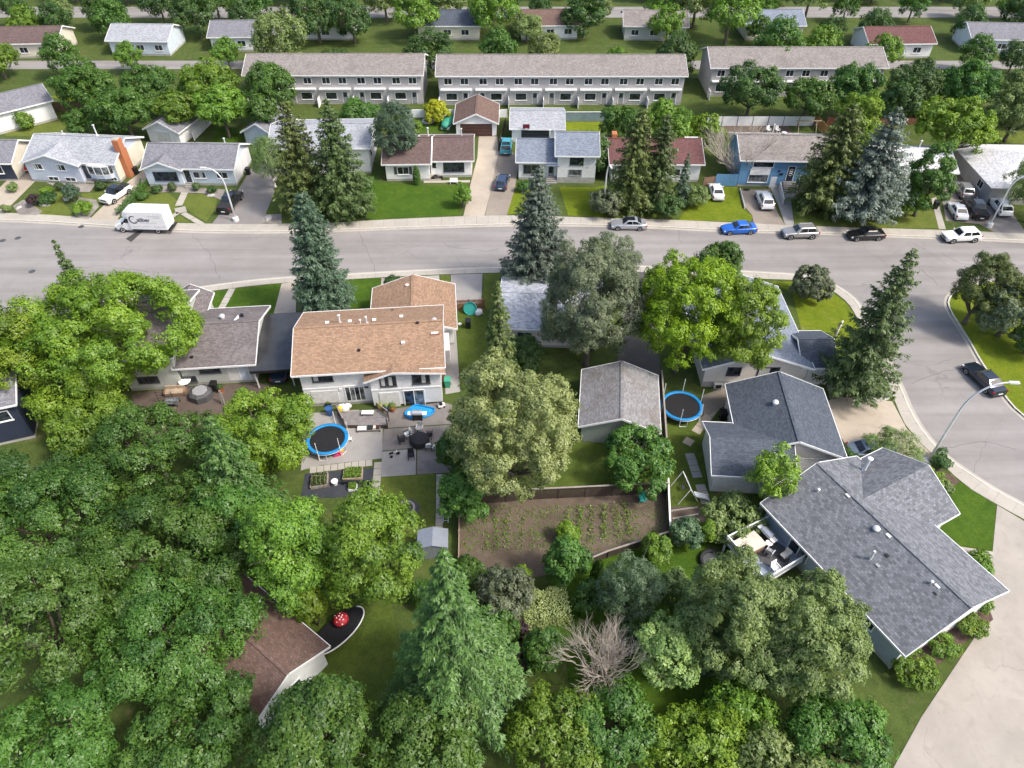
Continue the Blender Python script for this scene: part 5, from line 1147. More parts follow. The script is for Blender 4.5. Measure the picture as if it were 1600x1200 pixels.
tree('crabapple_tree', 'sage green tree between the two larger sage trees below the deck', (1110,905,1290,1090), 'leaf_sage', .18, .5, .6, 7)
for b, mt, lb in [((1025,880,1085,960),'leaf_sage','sage shrub between the bluish pine and the fire bowl'),((893,905,945,962),'leaf_mid','green shrub below the cedar column'),((955,960,1010,1030),'leaf_dark','dark shrub behind the leafless tree'),((1095,1000,1150,1070),'leaf_mid','green shrub beside the blue green young tree'),((1050,940,1085,985),'leaf_fresh','small fresh shrub behind the pale green young tree'),((640,905,680,950),'leaf_mid','green shrub tucked left of the foreground spruce tip'),((700,868,760,920),'leaf_mid','green shrub at the lower left corner of the vegetable garden')]: shrub('garden_shrub', lb, b, mt, .18, .36)
# bottom strip outside the picture's lower edge
for b, mt, lb in [((560,1060,760,1260),'leaf_mid','leafy tree at the very bottom below the foreground spruce'),((780,1080,960,1240),'leaf_fresh','leafy tree at the very bottom below the leafless tree'),((395,1054,590,1262),'leaf_mid','leafy tree at the very bottom below the brown shingle roof'),((180,1046,412,1270),'leaf_mid','leafy tree at the very bottom left of the brown shingle roof'),((-40,1060,200,1290),'leaf_mid','leafy tree at the very bottom left'),((1000,1100,1180,1260),'leaf_bright','bright leafy tree at the very bottom below the pale young tree'),((1215,1075,1400,1240),'leaf_mid','leafy tree at the very bottom below the end of the white gable wall'),((880,1062,1040,1200),'leaf_mid','leafy tree at the very bottom between pale young tree and leafless tree'),((1080,1070,1230,1200),'leaf_fresh','fresh green tree at the very bottom below the sage trees'),((1120,1180,1330,1300),'leaf_sage','sage leafy tree at the very bottom right')]:
    tree('elm_tree', lb, b, mt, .23, .65, 1.5, 7)
# --- far block
conifer('spruce_tree', 'left one of the tall twin spruces on the far side', (443,152), 330, 104, 'needle_olive', taper=.62, droop=.45, card=.36)
conifer('spruce_tree', 'right one of the tall twin spruces on the far side', (508,152), 338, 108, 'needle', taper=.66, droop=.42, card=.36)
tree('birch_tree', 'drooping pale birch left of the twin spruces', (388,180,448,310), 'leaf_sage', .22, .5, .8, 5, dens=.8, bark='bark_birch', droop=1.5, narrow=.5)
conifer('spruce_tree', 'tall drooping spruce in front of the red roof, left of the pair', (1006,166), 322, 96, 'needle_olive', taper=.6, droop=.6, card=.36)
conifer('spruce_tree', 'tall darker spruce in front of the red roof, right of the pair', (1046,172), 324, 70, 'needle', taper=.6, droop=.6, card=.34)
conifer('spruce_tree', 'small spruce at the right end of the red roof', (1077,236), 322, 40, 'needle_teal', droop=.35)
for b, mt, lb in [((918,292,975,338),'leaf_grey','grey green shrub at the foot of the lone lamp post'),((1010,300,1072,338),'leaf_dark','dark shrub below the drooping spruces'),((1068,288,1110,325),'leaf_sage','sage shrub beside the white sedan on the grass')]: shrub('lilac_bush', lb, b, mt, .2, .4)
conifer('spruce_tree', 'dark spruce covering the right end of the blue house', (1338,158), 326, 118, 'needle_olive', taper=.6, droop=.45, card=.36)
conifer('blue_spruce', 'silver blue spruce with white tipped branches by the street', (1408,164), 338, 134, 'needle_silver', taper=.75, droop=.35, card=.36, tier=.15)
tree('chokecherry_tree', 'rounded dark green tree right of the silver spruce', (1415,226,1492,335), 'leaf_mid', .24, .5, .6, 6)
shrub('juniper_bush', 'yellowish shrub low between silver spruce and dark tree', (1402,285,1450,340), 'leaf_fresh', .2, .4)
tree('maple_tree', 'bright green tree with layered branches behind the white roofs', (1432,148,1560,245), 'leaf_bright', .3, .65, 2, 7, jag=.5)
tree('maple_tree', 'bright green tree behind the dark spruce at the top', (1300,140,1376,240), 'leaf_bright', .28, .6, 2, 6)
tree('pine_tree', 'dark spreading pine behind the curved lamp at the right edge', (1572,232,1700,352), 'leaf_sage', .26, .5, .4, 7, jag=.5, dens=.85, narrow=.45)
bare('bare_bush', 'tangled leafless grey bush at the left end of the blue house', 1147, 275, 9.5, .75, 'bark_pale', 12, 16, .8, 4)
column('cedar_column', 'slim green cedar beside the front door of the brown roofed bungalow', 652, 288, 3.0, .6, 'leaf_mid', 1200)
shrub('lilac_bush', 'light green bush at the corner of the bright lawn by the pale driveway', (707,270,737,336), 'leaf_fresh', .18, .35)
hedge('tall_hedge', 'uneven green hedge at the left side of the bright lawn', [(566,342),(580,290)], 1.1, 1.5, 'leaf_mid', .2, 2.2)
hedge('clipped_hedge', 'clipped dark hedge right of the white pickup driveway', [(188,338),(228,290)], .9, .9, 'leaf_mid', .16, 2.6)
for b, mt, lb, cl in [((100,160,190,214),'leaf_mid','bushy green tree behind the lilac house roof',.5),((140,132,240,205),'leaf_mid','tall dark green tree behind the lilac house',2),((238,140,312,195),'leaf_fresh','leafy tree above the small white garage',2),((300,135,390,200),'leaf_fresh','leafy tree right of the small white garage',2),((382,140,440,200),'leaf_mid','leafy tree behind the pale blue shed',2),
                   ((528,155,592,192),'leaf_mid','bushy tree behind the tall white house',.5),((935,160,1010,232),'leaf_mid','leafy tree behind the red roof on its left',1),((1000,150,1085,232),'leaf_fresh','leafy tree behind the red roof in its middle',1.5),((1070,172,1132,238),'leaf_bright','bright bush behind the right end of the red roof',.5),((880,210,960,268),'leaf_dark','dark tree in the gap between split level house and red roof',.5),
                   ((1220,120,1310,178),'leaf_mid','large dark tree above the orange fence',2),((1370,120,1445,200),'leaf_dark','dark tree behind the tip of the silver spruce',2),((1545,130,1640,215),'leaf_sage','grey green tree at the top right',1),((20,172,52,200),'leaf_fresh','small bush along the white wall by the olive back lawn',.1),((52,150,80,178),'leaf_sage','pale bush at the far corner of the olive back lawn',.1)]:
    tree('garden_tree', lb, b, mt, .32, .7, cl, 6)
for b, mt, lb in [((80,92,180,172),'leaf_mid','dark leafy tree above the olive back lawn at the top'),((185,96,275,172),'leaf_mid','leafy tree at the top above the small white garage, left one'),((280,92,375,176),'leaf_fresh','leafy tree at the top above the small white garage, right one'),((375,98,470,182),'leaf_mid','leafy tree at the top left of the twin spruces'),((1128,98,1225,176),'leaf_dark','dark leafy tree at the top behind the white panel fence'),((1290,96,1380,176),'leaf_mid','leafy tree at the top behind the dark spruce'),((1385,92,1475,172),'leaf_dark','dark leafy tree at the top behind the silver spruce'),((1470,96,1565,176),'leaf_mid','leafy tree at the top behind the layered bright tree'),((1560,98,1660,182),'leaf_sage','leafy tree in the top right corner behind the white roofs')]:
    tree('garden_tree', lb, b, mt, .3, .75, 1.2, 6)
tree('pine_tree', 'bluish pine behind the brown roofed bungalow', (578,148,655,268), 'needle_teal', .3, .55, .5, 7, narrow=.5)
shrub('golden_bush', 'golden yellow bush against the white back fence', (660,156,706,192), 'leaf_yellow', .24, .45)
shrub('currant_bush', 'green shrub hanging over the end of the bright back lawn', (640,180,662,225), 'leaf_fresh', .22, .4)
for b, mt, lb in [((62,290,82,306),'leaf_bright','bright low shrub under the lilac gable'),((84,284,100,298),'leaf_dark','dark low shrub under the lilac gable'),((96,285,124,315),'needle_teal','upright dwarf pine before the lilac house'),((40,302,62,322),'leaf_purple','dark purple shrub in the front garden of the lilac house'),((58,300,88,318),'leaf_dark','dark spreading shrub beside the purple one'),
                ((116,312,146,336),'leaf_bright','bright flowering shrub by the white pickup'),((0,318,14,332),'leaf_sage','ornamental grass at the foot of the far left driveway'),((148,286,168,294),'leaf_dark','low dark shrub under the bay window'),((234,288,254,302),'leaf_dark','dark shrub under the wide picture window'),((262,282,274,298),'needle','small conifer beside the front steps of the pale blue bungalow'),((300,284,312,298),'needle','small dark conifer right of the front steps'),((322,292,340,302),'leaf_dark','low shrub below the right windows of the pale blue bungalow'),((212,298,232,312),'leaf_mid','round shrub at the end of the clipped hedge'),((808,280,830,300),'leaf_mid','round shrub at the corner of the split level house'),((10,285,28,300),'leaf_sage','pale shrub below the navy house')]:
    shrub('garden_shrub', lb, b, mt, .15, .28, lobes=4)
shrub('juniper_bush', 'dense dark juniper between front lawn and tan roofed house driveway', (597,426,629,468), 'leaf_dark', .18, .3)
# far backdrop of trees beyond the townhouses
proto = []
for i in range(4):
    SEED[0] += 1; rng = np.random.default_rng(SEED[0]); pos, nr, s, tint, L = crown_leaves(rng, 4.2, 4.0, 4.8, .34, .8, 6, .8); proto.append(leaf_mesh('far_leaves', cards(pos, nr, rng, s, s*.7), tint, ['leaf_mid','leaf_fresh','leaf_dark','leaf_sage'][i]))
tm = MB().tube([(0,0,-.1),(0,0,3.5)], [.3,.18], 7).mesh('far_trunk', 'bark')
fr = random.Random(5)
ORD = 'first second third fourth fifth sixth seventh eighth ninth tenth eleventh twelfth thirteenth fourteenth fifteenth sixteenth seventeenth eighteenth nineteenth twentieth'.split()+['twenty '+w for w in 'first second third fourth fifth sixth seventh eighth'.split()]
for row, (nm, y0, n, x0, dx) in enumerate([('nearest', 141, 20, -124, 13.2), ('second', 160, 22, -132, 12.5), ('third', 171, 24, -135, 11.8), ('farthest', 188, 25, -140, 11.5)]):
    for i in range(n):
        x = x0+i*dx+fr.uniform(-4,4); y = y0+fr.uniform(-3,4)
        r = thing('garden_tree', '%s tree from the left in the %s tree row beyond the townhouses' % (ORD[i], nm), 'tree', (x, y, 0), fr.uniform(0, 6.28), 'trees beyond the townhouses'); k = fr.uniform(.6, 1.25); r.scale = (k, k, k*fr.uniform(.85, 1.2))
        inst('crown', fr.choice(proto), r); inst('trunk', tm, r)
# ------------------------------------------------------------------ street furniture and garden things
def lamp(label, px, py, top_py, arm, reach, z0=0.0):
    X, Y = P(px, py); h = height_for(X, Y, top_py); root = thing('street_lamp', label, 'street lamp', (X, Y, z0), 0, 'curved arm street lamps')
    MB().lathe(0, 0, [(.42,-.1),(.42,.55),(.34,.62),(.2,.64)], 14).build('base', 'white_dirty', root, 40)
    d = Vector((math.cos(arm), math.sin(arm), 0)); pts = [Vector((0,0,.6)), Vector((0,0,h*.35)), Vector((0,0,h*.68))]
    for i in range(1, 9):
        a = i/8*math.pi/2*1.02; pts.append(Vector((0,0,h*.68))+d*(reach*(1-math.cos(a)))+Vector((0,0,h*.32*math.sin(a))))
    MB().tube([tuple(p) for p in pts], [.13,.115,.1]+[.095-.005*i for i in range(8)], 10).build('pole', 'galv', root, True)
    e = pts[-1]; MB().bar(tuple(e-d*.1), tuple(e+d*.75), .28, .14).build('lamp_head', 'galv', root); MB().bar(tuple(e+d*.1-Vector((0,0,.09))), tuple(e+d*.65-Vector((0,0,.09))), .2, .05).build('lens', 'lens', root)
lamp('tall street lamp rising before the pale blue bungalow', 369, 345, 263, math.pi*.98, 1.9)
lamp('street lamp with a dark shrub at its foot left of the drooping spruces', 942, 331, 252, -math.pi*.45, 1.2)
lamp('tall street lamp beside the packed brown driveway at the right edge', 1545, 354, 265, -.1, 3.6)
lamp('tall street lamp beside the charcoal roofed house on the side street', 1447, 725, 596, -.05, 2.6)
def fence(name, label, pts, h, mat, bay=2.4, post=.1, cap=None, boards=True, z0=0.0, gap=.02, pmat=None, bw=.14, group=None):
    A = [Vector(P(*p)) for p in pts]; root = thing(name, label, 'fence', (A[0].x, A[0].y, z0), 0, group)
    for a, b in zip(A, A[1:]):
        L = (b-a).length; n = max(1, round(L/bay)); d = (b-a)/L
        for i in range(n+1):
            p = a+d*(L*i/n)-A[0]; MB().box(p.x-post/2,p.x+post/2,p.y-post/2,p.y+post/2,-.1,h+.08).build('post', pmat or mat, root)
        for i in range(n):
            u0 = L*i/n+post/2; u1 = L*(i+1)/n-post/2
            if boards:
                mb = MB(); m = max(1, int((u1-u0)/bw)); w = (u1-u0)/m; rr = random.Random(i+int(L*10))
                for k in range(m):
                    p = a+d*(u0+k*w+gap/2)-A[0]; q = a+d*(u0+(k+1)*w-gap/2)-A[0]; mb.bar((p.x,p.y,h*.5+.04),(q.x,q.y,h*.5+.04),.025,h-.06+rr.uniform(-.02,.02))
                mb.build('board_panel', mat, root, kind='stuff')
            else:
                p = a+d*u0-A[0]; q = a+d*u1-A[0]; MB().bar((p.x,p.y,h*.5+.02),(q.x,q.y,h*.5+.02),.04,h-.06).build('panel', mat, root)
            p = a+d*u0-A[0]; q = a+d*u1-A[0]
            for z in ((.3, h-.25) if boards else (h+.0,)): MB().bar((p.x,p.y+.04,z),(q.x,q.y+.04,z),.05,.09).build('rail', pmat or mat, root)
        if cap: MB().bar((a-A[0]).to_3d()+Vector((0,0,h+.1)), (b-A[0]).to_3d()+Vector((0,0,h+.1)), .16, .05).build('cap_rail', cap, root)
    return root
fence('board_fence', 'dark brown board fence between apple tree and vegetable garden', [(752,788),(830,781),(1040,771)], 1.5, 'wood_dark', cap='wood_grey')
fence('panel_fence', 'white topped fence between vegetable garden and slide', [(1041,760),(1044,836)], 1.2, 'wood_dark', cap='white', boards=False)
fence('board_fence', 'dark fence at the lower edge of the vegetable garden', [(1042,842),(948,872),(905,890)], 1.0, 'wood_dark', cap='wood_grey')
fence('board_fence', 'reddish board fence before the concrete parking pad', [(709,485),(757,483)], 1.5, 'wood_red', bay=1.8, gap=.04)
fence('board_fence', 'tall dark fence along the right side of the grey garage', [(1030,600),(1037,705)], 1.9, 'wood_dark', cap='wood_grey')
fence('board_fence', 'plank fence at the left side of the vegetable garden', [(717,880),(718,800)], .9, 'wood_tan')
fence('board_fence', 'brown plank fence behind the olive back lawn at top left', [(74,174),(140,172)], 1.6, 'wood_brown')
fence('panel_fence', 'white panel fence with dark posts behind the blue house', [(1103,197),(1270,197)], 1.7, 'fence_white', bay=2.7, boards=False, pmat='dark_grey')
fence('panel_fence', 'grey green fence behind the split level house', [(884,190),(946,190)], 1.6, 'fence_green', bay=3.4, boards=False, cap='white')
fence('panel_fence', 'white fence behind the brown garage', [(640,184),(792,184)], 1.4, 'fence_white', bay=3.0, boards=False)
fence('board_fence', 'orange board fence running away behind the blue house', [(1290,214),(1268,190)], 1.7, 'wood_orange')
fence('board_fence', 'dark maroon fence behind the bright tree at top right', [(1290,197),(1430,194)], 1.6, 'wood_red', boards=True)
fence('board_fence', 'white fence running back beside the small white garage', [(304,220),(334,190)], 1.6, 'white')
fence('board_fence', 'weathered fence beside the white sedan on the grass', [(1098,292),(1130,288)], 1.5, 'wood_brown')
fence('board_fence', 'low white edging board beside the blue house driveway', [(1156,298),(1163,326)], .35, 'white', boards=False)
fence('board_fence', 'dark fence between the brown garage and its neighbour', [(779,236),(790,196)], 1.3, 'wood_dark')
# trampolines
def trampoline(label, px, py, r):
    X, Y = P(px, py, .85); t = thing('trampoline', label, 'trampoline', (X, Y, 0), .3, 'round blue edged trampolines')
    MB().lathe(0, 0, [(r-.32,.84),(r-.32,.86)], 32).build('jumping_mat', 'mesh_black', t); MB().ring((0,0,.88), r-.18, .2, 32, 6, .28).build('safety_pad', 'blue_pad', t, True)
    MB().ring((0,0,.8), r, .03, 32, 5).build('frame', 'galv', t, True)
    for i in range(6):
        a = i*math.pi/3; c, s = math.cos(a), math.sin(a)
        MB().tube([(c*r,s*r,.8),(c*(r+.02),s*(r+.02),.03),(math.cos(a+.35)*r,math.sin(a+.35)*r,.03),(math.cos(a+.35)*r,math.sin(a+.35)*r,.8)], .03, 6).build('leg', 'galv', t)
        MB().tube([(c*(r+.05),s*(r+.05),.1),(c*(r+.05),s*(r+.05),2.55)], .035, 6).build('net_pole', 'white', t)
    return t
trampoline('round blue edged trampoline under the yellow green tree by the patio', 511, 686, 2.05); trampoline('round blue edged trampoline below the lime green tree', 1065, 634, 2.15)
# oval black pool and mushroom
X, Y = P(528, 985, .5); t = thing('oval_trampoline', 'black oval trampoline with white rim beside the brown shingle roof', 'trampoline', (X, Y, 0), R_(50))
MB().lathe(0, 0, [(1.7,.42),(1.75,.5)], 32, 1.45, .62).build('jumping_mat', 'mesh_black', t)
mb = MB(); mb.tube([(math.cos(a)*2.5, math.sin(a)*1.1, .52) for a in np.linspace(-2.6, .4, 20)], .06, 6).build('rim', 'cloth', t, True)
for i in range(5): MB().tube([(math.cos(i*1.256)*2.4,math.sin(i*1.256)*1.05,0),(math.cos(i*1.256)*2.4,math.sin(i*1.256)*1.05,.45)], .04, 6).build('leg', 'black', t)
X, Y = P(534, 972, .55); t = thing('mushroom_ornament', 'red spotted mushroom seat on the black oval trampoline', 'ornament', (X, Y, .5))
MB().lathe(0, 0, [(.62,.45),(.6,.56),(.45,.75),(.22,.84),(.04,.86)], 20).build('cap', 'red', t, True); MB().lathe(0, 0, [(.3,0),(.22,.3),(.28,.46)], 12).build('stalk', 'cloth', t, True)
for i in range(11):
    a = i*2.4; r = .1+.042*i; z = .86-.32*(r/.62)**2; MB().lathe(math.cos(a)*r, math.sin(a)*r, [(.07,z-.03),(.06,z+.03),(.02,z+.04)], 8).build('spot', 'cloth', t)
X, Y = P(484, 1000); t = thing('bird_bath', 'pale blue bird bath at the corner of the brown shingle roof', 'bird bath', (X, Y, 0)); MB().lathe(0, 0, [(.28,0),(.1,.15),(.09,.8),(.15,.9)], 12).build('pedestal', 'side_pale', t, 40); MB().lathe(0, 0, [(.15,.9),(.45,1.02),(.45,1.06),(.36,1.0)], 16).build('bowl', 'side_pale', t, 40)
# chairs and tables
def chair(label, px, py, rz, mat='black', seat='black_soft', lounge=False, group='patio chairs', z=.03):
    X, Y = P(px, py); t = thing('patio_chair', label, 'chair', (X, Y, z), rz, group); w = .29
    MB().box(-w,w,-.28,.28,.42,.47).build('seat', seat, t)
    MB().add([(-w,.26,.47),(w,.26,.47),(w,.31,.47),(-w,.31,.47),(-w,.38,1.0),(w,.38,1.0),(w,.42,1.0),(-w,.42,1.0)], [(3,2,1,0),(4,5,6,7),(0,1,5,4),(1,2,6,5),(2,3,7,6),(3,0,4,7)]).build('backrest', seat, t)
    for sx in (-1,1):
        for sy in (-1,1): MB().box(sx*w-.022,sx*w+.022,sy*.26-.022,sy*.26+.022,0,.62 if sy < 0 else .45).build('leg', mat, t)
        MB().box(sx*w-.03,sx*w+.03,-.28,.32,.62,.66).build('armrest', mat, t)
    return t
chair('black patio chair left of the covered table', 629, 692, R_(100)); chair('black patio chair nearest the lawn, below the covered table', 643, 716, R_(8)); chair('white cushioned chair just left of the covered table', 637, 683, R_(-60), 'black', 'cloth'); chair('white cushioned chair below right of the covered table', 670, 701, R_(190), 'black', 'cloth'); chair('white cushioned chair outermost at lower right of the covered table', 681, 703, R_(240), 'black', 'cloth'); chair('dark chair behind the covered table with pale arms', 656, 674, R_(-10), 'galv', 'fabric_grey'); chair('dark chair tucked right of the covered table', 671, 684, R_(-95), 'black', 'black_soft')
X, Y = P(656, 692); t = thing('patio_table', 'round patio table under a black cover in the patio middle', 'table', (X, Y, .03)); MB().lathe(0, 0, [(1.0,.25),(.92,.5),(.85,.72),(.8,.75),(.1,.77)], 18).build('cover', 'black_soft', t, 40); MB().cyl(0, 0, 0, .7, .06).build('pedestal', 'black', t)
for i in range(4): MB().bar((0,0,.05),(math.cos(i*1.57+.4)*.55,math.sin(i*1.57+.4)*.55,.03),.06,.05).build('foot', 'black', t)
X, Y = P(636, 688); t = thing('folded_parasol', 'closed black parasol lying against the covered table', 'parasol', (X, Y, .05)); MB().tube([(.25,.5,.8),(.35,.0,.35),(.3,-.4,.03)], [.03,.08,.04], 8).build('canopy', 'black_soft', t, True); MB().tube([(.25,.5,.8),(.2,.75,1.0)], .03, 6).build('handle', 'cloth', t)
def grill(label, px, py, rz=0):
    X, Y = P(px, py); t = thing('barbecue_grill', label, 'barbecue', (X, Y, .03), rz); MB().box(-.5,.5,-.28,.28,.15,.85).build('cabinet', 'black', t)
    MB().extr([(-.3,.86),(.3,.86),(.26,1.1),(.0,1.2),(-.26,1.08)], -.5, .5, 'x').build('lid', 'metal', t); MB().box(-.95,-.52,-.25,.25,.82,.87).build('side_shelf', 'cloth', t); MB().box(.52,.95,-.25,.25,.82,.87).build('side_shelf', 'cloth', t); MB().bar((-.4,-.33,.95),(.4,-.33,.95),.035).build('handle', 'metal', t)
    for s in (-1,1): MB().lathe(s*.42, -.2, [(.08,0),(.08,.14)], 8).build('wheel', 'rubber', t)
grill('black barbecue grill standing before the blue splash pad', 653, 655)
X, Y = P(656, 645); t = thing('splash_pad', 'bright blue kidney shaped splash pool on the patio', 'paddling pool', (X, Y, .03)); pts = [(math.cos(a)*(1.45+.2*math.sin(2*a)), math.sin(a)*(.95+.15*math.cos(3*a))) for a in np.linspace(0, 2*math.pi, 28, endpoint=False)]
MB().prism(pts, 0, .06).build('floor', 'blue_water', t); MB().tube([(x, y, .12) for x, y in pts+pts[:1]], .09, 8, False).build('rim', 'blue_pad', t, True)
X, Y = P(660, 629); t = thing('patio_bench', 'small wooden bench with clutter against the white wall', 'bench', (X, Y, .03)); MB().box(-.8,.8,-.2,.2,.4,.46).build('seat', 'wood_brown', t)
for s in (-1,1): MB().box(s*.7-.05,s*.7+.05,-.18,.18,0,.4).build('leg', 'wood_dark', t)
MB().box(-.4,.5,-.15,.15,.46,.62).build('cushion', 'fabric_grey', t)
X, Y = P(690, 636); t = thing('toy_car', 'black and white ride on toy near the right end of the patio', 'toy', (X, Y, .03), .4); MB().box(-.35,.35,-.2,.2,.12,.4).build('body', 'cloth', t); MB().box(-.2,.1,-.18,.18,.4,.62).build('seat', 'black', t)
for sx in (-1,1):
    for sy in (-1,1): MB().loft([[(sx*.24+math.cos(k)*.11, sy*.2+e, .11+math.sin(k)*.11) for k in np.linspace(0,5.5,8)] for e in (-.04,.04)]).build('wheel', 'rubber', t)
X, Y = P(616, 712); t = thing('tricycle', 'small black and white tricycle on the patio', 'tricycle', (X, Y, .03), .3)
for x, y, r in ((.4,0,.2),(-.3,.22,.14),(-.3,-.22,.14)): MB().loft([[(x+math.cos(k)*r, y+e, r+math.sin(k)*r) for k in np.linspace(0,5.7,10)] for e in (-.03,.03)]).build('wheel', 'rubber', t)
MB().tube([(.4,0,.2),(.32,0,.55),(-.3,0,.25)], .03, 6).build('frame', 'cloth', t); MB().box(-.28,0,-.12,.12,.4,.46).build('saddle', 'black', t); MB().bar((.3,-.2,.6),(.3,.2,.6),.04).build('handlebar', 'cloth', t)
# raised deck with railing
dz = .55; dk = thing('garden_deck', 'low grey wooden deck with railing at the sliding door', 'deck', (0,0,0)); cor = [P(528,644,dz), P(590,639,dz), P(607,652,dz), P(605,664,dz), P(538,664,dz)]
e0, e1 = Vector(cor[0]), Vector(cor[1]); f0, f1 = Vector(cor[4]), Vector(cor[3]); n = 15
for i in range(n): 
    a, b, c, d = e0.lerp(f0, (i+.04)/n), Vector(cor[1]).lerp(Vector(cor[2]), min(1, i/n*1.6)) if i < n*.6 else Vector(cor[2]).lerp(f1, (i/n-.6)/.4), None, None
    a2 = e0.lerp(f0, (i+.94)/n); j = i+.94; b2 = Vector(cor[1]).lerp(Vector(cor[2]), min(1, j/n*1.6)) if j < n*.6 else Vector(cor[2]).lerp(f1, (j/n-.6)/.4)
    MB().prism([tuple(a), tuple(b), tuple(b2), tuple(a2)], dz-.05, dz).build('deck_board', 'deck', dk)
MB().prism([tuple(Vector(c).lerp(Vector(P(565,653,dz)), .03)) for c in cor], .02, dz-.06).build('deck_frame', 'wood_dark', dk)
for p in cor: MB().box(p[0]-.05,p[0]+.05,p[1]-.05,p[1]+.05,0,dz+.95).build('post', 'wood_dark', dk)
for a, b in ((cor[2],cor[1]),(cor[4],cor[0])):
    A, B = Vector(a).to_3d(), Vector(b).to_3d(); MB().bar(A+Vector((0,0,dz+.95)), B+Vector((0,0,dz+.95)), .09, .05).build('hand_rail', 'wood_grey', dk); MB().bar(A+Vector((0,0,dz+.12)), B+Vector((0,0,dz+.12)), .05, .05).build('bottom_rail', 'wood_dark', dk)
    mb = MB(); m = int((B-A).length/.16)
    for i in range(1, m): q = A.lerp(B, i/m); mb.box(q.x-.02,q.x+.02,q.y-.02,q.y+.02,dz+.12,dz+.95)
    mb.build('balusters', 'wood_dark', dk, kind='stuff')
def lump(name, label, cat, px, py, z, sx, sy, sz, mat, n=4, seed=1, mats=None):
    X, Y = P(px, py, z); t = thing(name, label, cat, (X, Y, z)); rr = random.Random(seed)
    for i in range(n):
        x, y, r = rr.uniform(-sx,sx)*.6, rr.uniform(-sy,sy)*.6, rr.uniform(.5,.8); mb = MB(); prof = [(max(sx,.1)*r*.9,0),(sx*r,sz*.3),(sx*r*.8,sz*.75),(sx*r*.3,sz)]
        mb.lathe(0, 0, prof, 9, 1, sy/sx); mb.v = [(a+rr.uniform(-.06,.06), b+rr.uniform(-.06,.06), max(0, c+rr.uniform(-.05,.05))) for a, b, c in mb.v]; mb.build('bundle', (mats or [mat])[i % len(mats or [mat])], t, True, loc=(x, y, 0))
    return t
lump('cushion_pile', 'heap of white and yellow cushions at the back of the grey deck', 'cushions', 538, 639, dz, .7, .45, .55, 'cloth', 5, 2, ['cloth','yellow','cloth','cushion'])
X, Y = P(577, 670); t = thing('daybed', 'grey slatted daybed with dark cushion standing before the deck', 'daybed', (X, Y, .03), .05); MB().box(-1.15,1.15,-.5,.5,.22,.3).build('base', 'wood_grey', t)
for i in range(5): MB().box(-1.1,-.15,-.45+.19*i,-.3+.19*i,.3,.36).build('slat', 'cloth', t)
MB().box(-.12,.42,-.46,.46,.3,.5).build('cushion', 'black_soft', t); MB().box(.46,.72,-.4,.4,.3,.46).build('pillow', 'cushion', t); MB().box(.76,1.1,-.42,.42,.3,.44).build('pillow', 'door_brown', t)
for sx in (-1,1):
    for sy in (-1,1): MB().box(sx*1.1-.05,sx*1.1+.05,sy*.45-.05,sy*.45+.05,0,.22).build('leg', 'wood_dark', t)
X, Y = P(575, 648, dz); t = thing('deck_table', 'low white topped table on the grey deck', 'table', (X, Y, dz)); MB().box(-.6,.6,-.25,.25,.32,.38).build('top', 'cloth', t)
for sx in (-1,1):
    for sy in (-1,1): MB().box(sx*.5-.03,sx*.5+.03,sy*.2-.03,sy*.2+.03,0,.32).build('leg', 'wood_dark', t)
def pot(label, px, py, r, h, mat, leafm=None, lr=.4, z=.03, name='plant_pot', cat='plant pot'):
    X, Y = P(px, py); t = thing(name, label, cat, (X, Y, z)); MB().lathe(0, 0, [(r*.75,0),(r,h*.9),(r*1.06,h),(r*.85,h),(r*.8,h-.06)], 14).build('pot', mat, t, 40)
    if leafm:
        SEED[0] += 1; rng = np.random.default_rng(SEED[0]); n = 240; d = unit(rng.normal(size=(n,3))+np.array([0,0,.7])); p = d*(lr*rng.uniform(.5,1,n))[:,None]+np.array([0,0,h+lr*.35]); s = .13*rng.uniform(.7,1.3,n)
        o = bpy.data.objects.new('foliage', leaf_mesh('pot_leaves', cards(p, unit(d+rng.normal(0,.4,(n,3))), rng, s, s*.6), rng.random(n), leafm)); COL.objects.link(o); o.parent = t
pot('blue barrel standing left of the deck against the white wall', 516, 648, .38, .95, 'blue_barrel', None, name='water_barrel', cat='barrel'); pot('pot with yellow flowers right of the sliding door', 594, 640, .25, .4, 'terracotta', 'leaf_yellow', .35); pot('blue tub of white things near the sliding door', 605, 640, .35, .45, 'blue_barrel', 'leaf_pale', .3); pot('terracotta pot with bushy green plant before the white wall', 614, 642, .32, .5, 'terracotta', 'leaf_fresh', .5)
pot('dark planter with red flowers on the barrel side of the wall', 514, 634, .3, .35, 'black', 'leaf_fresh', .25)
X, Y = P(530, 710); t = thing('toy_slide', 'red and yellow toy lying beside the left trampoline', 'toy', (X, Y, .03), .4); MB().box(-.55,.3,-.22,.1,.0,.2).build('base', 'pink', t); MB().box(-.4,.5,.12,.4,.05,.3).build('top', 'yellow', t); MB().box(-.5,-.2,-.15,.05,.2,.32).build('knob', 'blue_barrel', t)
X, Y = P(545, 690); t = thing('step_stool', 'small white step at the edge of the left trampoline', 'step', (X, Y, .03), .3); MB().box(-.35,.35,-.15,.15,.3,.35).build('top', 'cloth', t)
for s in (-1,1): MB().box(s*.3-.03,s*.3+.03,-.13,.13,0,.3).build('leg', 'cloth', t)
